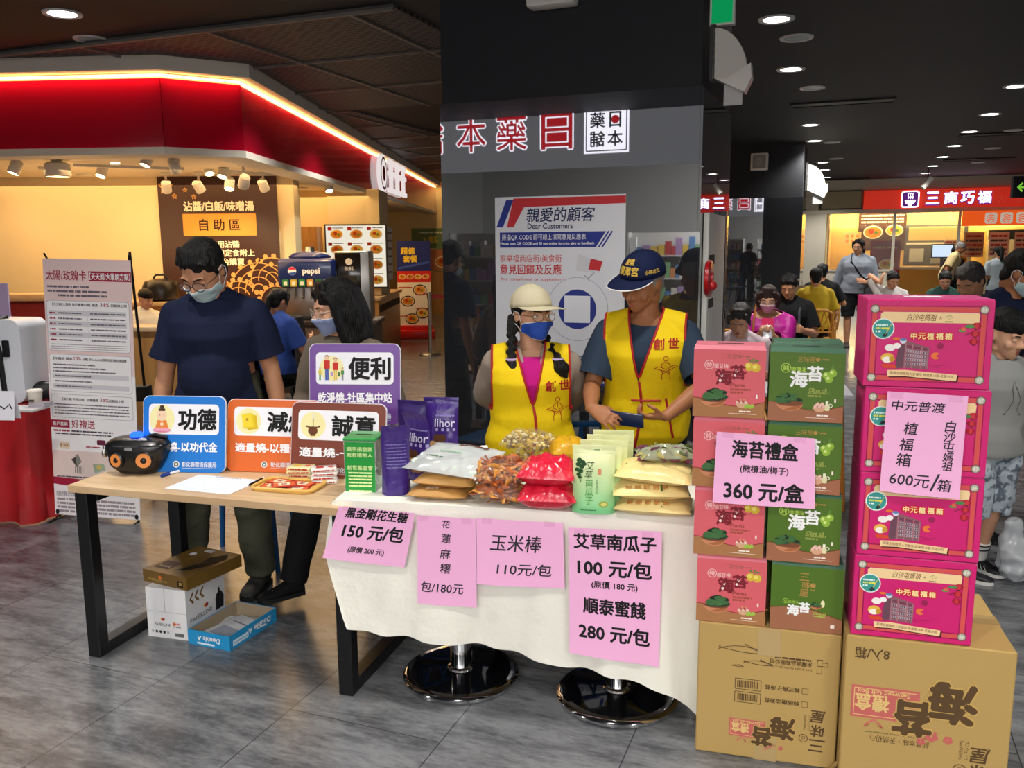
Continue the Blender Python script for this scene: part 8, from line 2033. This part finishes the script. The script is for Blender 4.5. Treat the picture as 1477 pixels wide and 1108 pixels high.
def emblem(bv, o, x, z):
    tmp = MB(); rd = ink('#a8201c')
    tmp.text('創', -.032, 0, .046, rd, bold=.03); tmp.text('世', .030, .004, .042, rd, bold=.04)
    y = -.062
    tmp.ring(.0, y, .0085, .0115, rd); tmp.line([(-.048, y-.045), (-.03, y-.036), (-.012, y-.042), (.0, y-.05), (.014, y-.042), (.034, y-.03), (.052, y-.036), (.03, y-.044), (.014, y-.052), (.0, y-.058), (-.02, y-.052), (-.048, y-.045)], .0032, rd)
    for k in (-1, 1): tmp.line([(k*.004, y-.014), (k*.017, y-.026), (k*.020, y-.040)], .0032, rd); tmp.line([(k*.010, y-.056), (k*.018, y-.078), (k*.016, y-.095)], .0030, rd)
    tmp.line([(0, y-.014), (0, y-.036)], .003, rd); tmp.line([(-.02, y-.05), (-.012, y-.07), (0, y-.06), (.012, y-.07), (.02, y-.05)], .003, rd)
    project(bv, tmp, x, z, o, 'emblem')
# man in the navy T-shirt, head bowed, arms resting down behind the signs
p1 = human('man in a navy T-shirt and pale blue mask looking down behind the signs', (-1.385, 4.04, 0), R(4), h=1.70, head_k=1.15, wide=1.10, lean=6, head=(34, -20, 0), belly=.7, voxel=.0062, skin=SKIN,
           hands=((-.29, -.04, .82), (.29, -.05, .81)), pn=((.9, .3, 0), (-.9, .3, 0)), feet=((-.22, .02, 0, 18), (.14, -.04, 0, -10)), curl=(.5, .5),
           top=dict(mat=NAVY, sleeve=.74, ease=.030, hem=.83, wr=.017, wf=4.2, se=.032, sflare=.014, seed=2.2), pants=dict(mat=OLIVE, ease=.026, wr=.010), shoes=dict(mat=mat('shoe_dark', '#2a2a28', .7)), hair='short', lids=.9,
           mask=mat('mask_pale_blue', '#b4cdd2', .7), glasses=FRB)
# woman with long black hair
p2 = human('woman with long black hair, glasses and a lilac mask turned to the left', (-.775, 3.98, 0), R(-18), h=1.49, head_k=1.22, wide=1.0, fem=.8, lean=3, head=(12, -42, 0), voxel=.0062, skin=SKIN2,
           hands=((-.20, -.14, .80), (.21, -.14, .80)), feet=((-.20, -.28, 0, -38), (.10, .06, 0, -10)), top=dict(mat=TAUPE, sleeve=1.85, ease=.024, hem=.80, wr=.008, seed=5, name='blouse'), pants=dict(mat=BLKC, ease=.022), shoes=dict(mat=BLKC, sole=RUB), hair='long', lids=.5,
           mask=mat('mask_lilac', '#8f9fc8', .7), glasses=FRT)
# volunteer woman
p3 = human('woman volunteer in a yellow vest, beige cap and bright blue mask', (.085, 3.86, 0), R(-1), h=1.42, nup=.028, head_k=1.20, wide=1.27, fem=.75, lean=2, head=(-1, 33, 1), voxel=.0058, skin=SKIN2, belly=.1,
           hands=((-.07, .25, .84), (.09, .26, .82)), poles=(Vector((-1, .15, -.2)), Vector((1, .15, -.2))), hd=((.8, .1, -.4), (-.8, .1, -.4)), pn=((0, -1, 0), (0, -1, 0)),
           top=dict(mat=BEIGE, sleeve=1.9, ease=.016, se=.030, hem=.90, flare=0, wr=.014, seed=3, name='shirt', neck=1.43), pants=dict(mat=BLKC), shoes=dict(mat=BLKC), hair='under', lids=.25, gaze=(.25, 0), mask=mat('mask_blue', '#1d4fb8', .6, bump=(50, .1)), glasses=FRG)
o, bv = vest(p3, z_v=1.15, hem=.80, xoff=.01)
emblem(bv, o, .118, 1.045)
# magenta undershirt showing in the V, open collar
sp = p3.s; b = Blob(); p3.torso(b, .027, 1.05); me = b.remesh(.0075, 4)
X, Y = p3.BX(1.3*sp); c = p3.B(0, 0, 1.3*sp)
def mg(q):
    z = (q-c).z+1.3*sp; x = (q-c).x; return not ((q-c).y < -.02 and abs(x-.012) < .012+.075*(z-1.13*sp)/(.28*sp) and 1.12*sp < z < 1.415*sp)
pl = [(p3.B(.012, 0, 1.13*sp), Vector((1, 0, -.30))), (p3.B(.012, 0, 1.13*sp), Vector((-1, 0, -.30))), (p3.B(0, 0, 1.415*sp), (0, 0, 1)), (p3.B(0, -.02, 1.3*sp), (0, 1, 0))]
region_cut(me, pl, mg); finish(me, 'undershirt', p3.root, MAGC)
mb = MB()
for sx in (-1, 1):
    pts = [p3.B(sx*.050*sp, .075*sp, 1.475*sp), p3.B(sx*.075*sp, .02*sp, 1.470*sp), p3.B(sx*.070*sp, -.05*sp, 1.445*sp), p3.B(sx*.055*sp, -.105*sp, 1.40*sp), p3.B(sx*.030*sp, -.135*sp, 1.345*sp)]
    mb.tube(pts, [.014, .017, .018, .016, .006], BEIGE, 8, flat=.45)
for k in range(2): mb.ball(tuple(p3.B((.035-.012*k)*sp, -.150*sp, (1.31-.07*k)*sp)), .006, WHITE, 8, 6)
mb.build('collar', p3.root)
cap_hat(p3, mat('cap_beige', '#c9c0a2', .8, spec=.2), mat('cap_beige', '#c9c0a2', .8, spec=.2), p3.root)
hb = Blob(); M = p3.M
for sx, q in ((-1, [(-.072, .045, .10), (-.085, .035, .04)]), (1, [(.070, .05, .10), (.082, .05, .04)])):
    pts = [M @ Vector(v) for v in q]
    end = p3.B(sx*.085*sp+(-.015 if sx < 0 else .05), -.10*sp, 1.40*sp); tail = end+Vector((.05 if sx < 0 else .035, -.035, -.13 if sx < 0 else -.07))
    path = pts+[end]
    for k in range(15):
        t_ = k/14; a = pts[0].lerp(pts[1], min(1, t_*2)) if t_ < .5 else pts[1].lerp(end, t_*2-1)
        hb.ell(a+Vector((.007*(1 if k % 2 else -1), -.004, 0)), (.020, .019, .017), 10, 8)
    hb.chain([end, end.lerp(tail, .5), tail], [.022, .034, .010])
    hb.chain([end+Vector((.0, 0, 0)), end.lerp(tail, .5)+Vector((-.012, -.004, 0)), tail+Vector((-.022, .0, .006))], [.020, .028, .008])
finish(hb.remesh(.0055, 2), 'braid', p3.root, HAIR)
mb = MB()
for sx in (-1, 1):
    end = p3.B(sx*.085*sp+(-.015 if sx < 0 else .05), -.10*sp, 1.40*sp); mb.tube([end+Vector((.021*math.cos(a), .021*math.sin(a), .004)) for a in [2*PI*k/14 for k in range(14)]], .006, mat('hair_tie', '#b8a0d0', .6), 6, closed=True)
mb.build('hair_tie', p3.root)
# volunteer man with a phone
RZ4 = R(-14); L4 = Vector((.615, 3.90, 0))
def l4(w): return Matrix.Rotation(-RZ4, 3, 'Z') @ (Vector(w)-L4)
hl = l4(P(853, 588, 3.62)); hr = l4(P(962, 600, 3.60))
p4 = human('man volunteer in a yellow vest and navy cap looking down at his phone', L4, RZ4, h=1.59, nup=.03, head_k=1.13, wide=1.12, lean=6, head=(21, -34, 6), voxel=.0050, skin=SKIN3, hands=(hl, hr), poles=(Vector((-.35, .6, -.6)), Vector((1, .15, -.30))),
           hd=((.70, -.42, -.30), (-.95, -.22, -.02)), pn=((.55, .25, -.65), (-.15, .25, .95)), curl=(.6, .95), thumb=(.9, 1.1),
           top=dict(mat=SLATE, sleeve=.82, ease=.018, hem=.90, flare=0, wr=.008, seed=7, se=.030, sflare=.012, neck=1.452), pants=dict(mat=BLKC), shoes=dict(mat=BLKC), hair='buzz', hairm=HAIRG, lids=.8)
o, bv = vest(p4, z_v=1.16, hem=.76, xoff=-.02, pocket=[((.10, .98), (.135, .80)), ((-.05, .97), (.08, .97))])
emblem(bv, o, .10, 1.225)
CPN = mat('cap_navy', '#101a3c', .8, spec=.2); GLDT = ink('#d9b84a')
cap_hat(p4, CPN, CPN, p4.root, back=-9, trim=ink('#e9e9ea'), texts=[('聖盟', 0, 42, .026, GLDT, .03), ('順澤宮', 0, 20, .034, GLDT, .03), ('小隊志工', 68, 16, .016, GLDT, .02)], brim_len=.085, droop=.03)
q = (Vector(P(903, 605, 3.56))); t = thing('smartphone', 'dark blue smartphone held by the man in the navy cap', 'phone', q, R(-12), rot=(R(-62), R(4), R(-20)))
mb = MB(); mb.T = Matrix.Rotation(R(90), 4, 'Z'); mb.box(-.036, .036, -.075, .075, -.0045, .0045, mat('phone_blue', '#1a2a56', .3), .004, 2); mb.build('case', t); mb = MB(); mb.T = Matrix.Rotation(R(90), 4, 'Z'); mb.rect(-.033, -.072, .033, .072, mat('phone_glass', '#0a0c12', .08), .0048); mb.build('screen', t, 0)

# ---- seated diners and passers-by
def seat_hands(p_=None): return ((-.14, -.36, .80), (.14, -.36, .80))
PNKS = mat('cloth_white_pink', '#d8c4cc', .85, var=(14, .25)); JKT = mat('jacket_magenta', '#b0168a', .5, spec=.4, bump=(30, .2))
p5 = human('grey haired woman with bowed head and white pink shirt behind the rose boxes', (1.63, 6.12, 0), R(-14), h=1.58, fem=.7, sit=.45, lean=20, head=(22, -12, 0), voxel=.007, skin=SKIN2, hands=((-.14, -.34, .80), (.14, -.34, .80)), top=dict(mat=PNKS, sleeve=.8, ease=.02, hem=.90, name='blouse'), pants=dict(mat=BLKC), shoes=dict(mat=BLKC), hair='bun', hairm=mat('hair_dark_grey', '#2b2827', .5, bump=(60, .5), stretch=(3, 3, .35)), lids=.85)
p6 = human('woman in a magenta jacket with a pink mask looking at her phone', (2.25, 7.55, 0), R(-16), h=1.62, wide=1.14, fem=.7, sit=.45, lean=8, head=(14, -4, 0), voxel=.007, skin=SKIN2, hands=((-.06, -.33, .90), (.05, -.34, .89)), hd=((.5, -.6, .3), (-.5, -.6, .3)), pn=((.3, .3, .9), (-.3, .3, .9)), curl=(.6, .6), top=dict(mat=JKT, sleeve=1.85, ease=.034, hem=.88, wr=.010, name='jacket', neck=1.455), pants=dict(mat=BLKC), shoes=dict(mat=BLKC), hair='bob', hairm=HAIRB, lids=.7, mask=mat('mask_pink', '#d99ab8', .7), glasses=FRT)
b = Blob(); p6.torso(b, .039, 1.0); me = b.remesh(.009, 3); c6 = p6.B(0, 0, 1.3*p6.s)
region_cut(me, [(c6+Vector((.05, 0, 0)), (1, 0, 0)), (c6+Vector((-.05, 0, 0)), (1, 0, 0)), (c6, (0, 1, 0)), (c6+Vector((0, 0, .10)), (0, 0, 1))], lambda q: not ((q-c6).y < 0 and abs((q-c6).x) < .05 and (q-c6).z < .10 and (q-c6).z > -.25)); finish(me, 'undershirt', p6.root, mat('cloth_rose', '#c81e58', .8))
mb = MB(); mb.tube([p6.B(-.10, .05, 1.44), p6.B(-.115, -.13, 1.33), p6.B(-.12, -.165, 1.15)], .016, mat('strap_tan', '#a8683a', .5), 6, flat=.3); mb.build('bag_strap', p6.root)
rz = R(-16); q = Vector((2.25, 7.55, 0))+Matrix.Rotation(rz, 3, 'Z') @ Vector((0, -.42, .93)); t = thing('smartphone', 'silver grey smartphone held by the woman in the magenta jacket', 'phone', q, rz, rot=(R(-50), 0, rz)); mb = MB(); mb.box(-.037, .037, -.005, .004, -.075, .075, mat('phone_grey', '#8f8f98', .3), .004, 2); mb.build('case', t); mb = MB(); mb.T = Matrix(((1, 0, 0, 0), (0, 0, 1, .0045), (0, 1, 0, 0), (0, 0, 0, 1))); mb.rect(-.033, -.07, .033, .07, mat('phone_glass', '#0a0c12', .08)); mb.build('screen', t, 0)
p7 = human('man in a black T-shirt with a grey strap, eating with bowed head', (2.87, 8.9, 0), R(-20), h=1.74, wide=1.1, sit=.45, lean=6, head=(22, -10, 0), voxel=.008, skin=SKIN, hands=((-.12, -.34, .80), (.16, -.32, .80)), top=dict(mat=BLKC, sleeve=.8, ease=.025, hem=.9, seed=4), pants=dict(mat=NAVY), shoes=dict(mat=SHOEW), hair='short', lids=.8)
mb = MB(); mb.tube([p7.B(.09, .06, 1.46), p7.B(.105, -.135, 1.36), p7.B(.11, -.175, 1.15)], .020, mat('strap_grey', '#3a3f4a', .6), 6, flat=.3); mb.build('bag_strap', p7.root)
p8 = human('person in a mustard yellow T-shirt seated with back turned', (4.0, 11.35, 0), R(165), h=1.7, sit=.45, lean=4, voxel=.010, hands=((-.16, -.30, .82), (.16, -.30, .82)), top=dict(mat=mat('cloth_mustard', '#b89a14', .85, var=(5, .1)), sleeve=.8, ease=.026, hem=.9), pants=dict(mat=BLKC), shoes=dict(mat=BLKC), hair='short')
p9 = human('person in a black T-shirt seated with back turned beyond the mustard one', (4.62, 12.85, 0), R(168), h=1.74, wide=1.1, sit=.45, lean=6, voxel=.010, hands=((-.22, -.28, .84), (.30, -.20, .82)), top=dict(mat=BLKC, sleeve=.8, ease=.026, hem=.9), pants=dict(mat=BLKC), shoes=dict(mat=BLKC), hair='short')
GB_ = mat('cloth_grey_blue', '#7d8490', .85, var=(16, .22))
p10 = human('woman in a grey blue top and black shorts walking between the tables', (5.56, 13.9, 0), R(-28), h=1.74, wide=1.22, fem=.8, lean=2, head=(2, -18, 0), voxel=.008, skin=SKIN, belly=.5, hands=((-.36, .04, .86), (.16, -.24, 1.05)), hd=((-.1, -.2, -1), (-.7, -.5, .2)), feet=((-.10, -.12, 0, 8), (.12, .26, 0.03, -6)), top=dict(mat=GB_, sleeve=1.85, ease=.030, hem=.86, wr=.010, name='blouse'), pants=dict(mat=BLKC, len=.50, ease=.034, name='shorts'), shoes=dict(mat=mat('sandal_dark', '#241a18', .6)), hair='tail', lids=.3, glasses=FRB)
mb = MB(); mb.tube([p10.B(-.10, .02, 1.50), p10.B(-.09, -.15, 1.38), p10.B(.04, -.19, 1.20), p10.B(.20, -.16, 1.02)], .016, BLKC, 6, flat=.4); mb.build('bag_strap', p10.root)
b = Blob(); b.loft([(p10.B(.23, -.14, 1.05), .07, .05), (p10.B(.24, -.14, .92), .13, .06), (p10.B(.24, -.14, .83), .11, .055)], 16); finish(b.remesh(.012, 2), 'shoulder_bag', p10.root, mat('bag_grey', '#3a3c44', .6))
p11 = human('person in a pale T-shirt resting head on hand, left of the couple', (5.24, 11.95, 0), R(-18), h=1.62, sit=.45, lean=16, head=(20, 18, 0), voxel=.010, hands=((-.14, -.20, 1.12), (.14, -.36, .80)), hd=((.2, .1, 1), (.3, -1, 0)), top=dict(mat=mat('cloth_pale', '#c9c6c4', .85), sleeve=.8, hem=.9), pants=dict(mat=BLKC), shoes=dict(mat=BLKC), hair='short', lids=.6)
p12 = human('person in a dark green T-shirt leaning over the table by the couple', (5.86, 11.72, 0), R(-18), h=1.62, sit=.45, lean=14, head=(24, -8, 0), voxel=.010, hands=((-.14, -.36, .80), (.14, -.36, .80)), top=dict(mat=mat('cloth_green', '#123c34', .85), sleeve=.8, hem=.9), pants=dict(mat=BLKC), shoes=dict(mat=BLKC), hair='short', lids=.8, glasses=FRB)
p13 = human('man in a cream shirt stooping at the counter of the noodle shop', (9.70, 19.3, 0), R(62), h=1.74, lean=22, head=(20, 0, 0), voxel=.011, skin=SKIN3, hands=((-.2, .05, .86), (.12, -.30, 1.0)), top=dict(mat=mat('cloth_cream', '#d8c08a', .85), sleeve=.8, ease=.03, hem=.84, name='shirt'), pants=dict(mat=mat('cloth_brown', '#4a3a2c', .85)), shoes=dict(mat=BLKC), hair='short', hairm=HAIRG)
p14 = human('person in dark clothes standing beside the stooping man', (10.25, 20.1, 0), R(150), h=1.58, lean=8, voxel=.011, top=dict(mat=BLKC, sleeve=.8, hem=.84), pants=dict(mat=BLKC), shoes=dict(mat=BLKC), hair='short')
p15 = human('woman with a ponytail in a pale top standing with back turned at the order counter', (8.98, 16.0, 0), R(170), h=1.60, fem=.8, head=(6, 10, 0), voxel=.011, top=dict(mat=mat('cloth_pale_blue', '#9aa4aa', .85), sleeve=.8, hem=.84, name='blouse'), pants=dict(mat=NAVY), shoes=dict(mat=BLKC), hair='tail')
p16 = human('man in a grey green T-shirt standing with back turned at the order counter', (9.62, 15.9, 0), R(172), h=1.79, wide=1.1, head=(4, 0, 0), voxel=.011, hands=((-.26, -.2, 1.0), (.24, -.22, 1.0)), top=dict(mat=mat('cloth_grey_green', '#6f7a78', .85), sleeve=.8, ease=.03, hem=.82), pants=dict(mat=BLKC), shoes=dict(mat=BLKC), hair='short')
p17 = human('woman with tied hair seated inside the noodle shop with back turned', (9.15, 23.6, 0), R(180), h=1.6, fem=.6, sit=.45, voxel=.012, hands=((-.16, -.3, .8), (.16, -.3, .8)), top=dict(mat=mat('cloth_dun', '#5a4a3a', .85), sleeve=.8, hem=.9), pants=dict(mat=BLKC), shoes=dict(mat=BLKC), hair='tail')
p18 = human('person with cropped hair and bowed head just above the top magenta carton', (2.86, 5.35, 0), R(-25), h=1.56, lean=8, head=(26, -35, 0), voxel=.008, skin=SKIN, top=dict(mat=SLATE, sleeve=.8, hem=.84), pants=dict(mat=BLKC), shoes=dict(mat=BLKC), hair='short', hairm=mat('hair_salt', '#3b3635', .6, bump=(60, .5)), lids=.9)
p19 = human('man in navy with a pale blue mask bending over at the right edge', (2.57, 4.66, 0), R(22), h=1.66, wide=1.12, lean=17, head=(22, 24, 0), voxel=.007, skin=SKIN3, hands=((-.28, -.10, .86), (.24, -.2, .95)), top=dict(mat=NAVY, sleeve=.8, ease=.028, hem=.82, seed=8), pants=dict(mat=mat('cloth_denim', '#223a5c', .8)), shoes=dict(mat=BLKC), hair='short', lids=.8, mask=mat('mask_pale_blue', '#b4cdd2', .7))
SHP = ramp_mat('shorts_print', [(.42, '#5d6a76'), (.5, '#aab6bf')], 30, .8); 
p20 = human('boy in a grey T-shirt and patterned shorts beside the magenta cartons', (2.30, 4.05, 0), R(8), h=1.325, head_k=1.22, wide=1.02, lean=3, head=(14, 16, 0), voxel=.0058, skin=SKIN2, hands=((-.20, -.10, .66), (.15, -.24, .78)), hd=((0, -.5, -.8), (.3, -.8, .1)), feet=((-.06, .02, 0, 40), (.08, .10, 0, 20)), top=dict(mat=mat('cloth_boy_grey', '#8f918f', .85), sleeve=.85, ease=.030, hem=.84, seed=6), pants=dict(mat=SHP, len=.52, ease=.034, wr=.012, name='shorts'), shoes=dict(mat=mat('trainer_black', '#17181c', .5), sole=SHOEW, stripes=True), hair='bowl', lids=.55)
mb = MB()
for i in (0, 1):
    a = p20.AN[i]; d = (p20.KN[i]-a).normalized()
    mb.tube([a-d*.01, a+d*.05, a+d*.10], [.042, .040, .043], SHOEW, 12)
    for k in (.055, .080): mb.tube([a+d*k+Vector((.0425*math.cos(x), .0425*math.sin(x), 0)) for x in [2*PI*q/14 for q in range(14)]], .004, BLACK, 5, closed=True)
mb.build('sock', p20.root)
tmp = MB(); dk = ink('#4a4c4c')
tmp.line([(-.05, -.07), (.05, -.075), (.02, -.05), (.03, 0), (.0, .05), (-.015, .09), (-.025, .05), (-.01, 0), (-.03, -.05), (-.05, -.07)], .003, dk); project(p20.topb, tmp, .015, .93, p20.top, 'print')
t = thing('plastic_bag', 'crumpled clear plastic bag hanging beside the boy\'s ankle', 'bag', (2.47, 4.02, .02), R(20))
b = Blob(); b.loft([((0, 0, .0), .05, .05), ((.01, 0, .06), .11, .08), ((-.01, 0, .16), .10, .07), ((-.03, .01, .25), .055, .04), ((-.04, .01, .30), .05, .03)], 18); me = b.remesh(.009, 2); wrinkle(me, .03, 11, 5.0); finish(me, 'film', t, clear('bag_film', '#e8ecf0', .60, .12))
t = thing('snack_bag', 'green and yellow packet held in front of the boy at the right edge', 'packet', (2.50, 3.86, .96), R(15), rot=(R(20), R(25), R(15)))
b = Blob(); b.loft([((0, 0, -.10), .07, .008), ((0, 0, -.07), .07, .03), ((0, 0, .05), .07, .035), ((0, 0, .10), .07, .008)], 20, 2.6); me = b.remesh(.007, 2); wrinkle(me, .008, 16, 2.0); finish(me, 'wrapper', t, ramp_mat('packet_green', [(.4, '#2f8a3a'), (.6, '#c9b52a')], 9, .3))
p21 = human('young person with black hair seated inside the red restaurant by the half wall', (-3.95, 9.2, 0), R(60), h=1.45, sit=.45, lean=6, head=(14, 6, 0), voxel=.009, skin=SKIN2, hands=((-.14, -.3, .8), (.14, -.3, .8)), top=dict(mat=mat('cloth_white', '#d8d4cc', .85), sleeve=.8, hem=.9), pants=dict(mat=BLKC), shoes=dict(mat=BLKC), hair='bowl', lids=.4)
p22 = human('person in a blue shirt seated with back turned behind the man in navy', (-2.14, 7.75, 0), R(150), h=1.58, sit=.45, lean=6, head=(10, 0, 0), voxel=.009, hands=((-.14, -.3, .8), (.14, -.3, .8)), top=dict(mat=mat('cloth_royal', '#1c3c84', .85), sleeve=.85, ease=.03, hem=.88), pants=dict(mat=BLKC), shoes=dict(mat=BLKC), hair='tail')
bpy.data.scenes.remove(_TS)
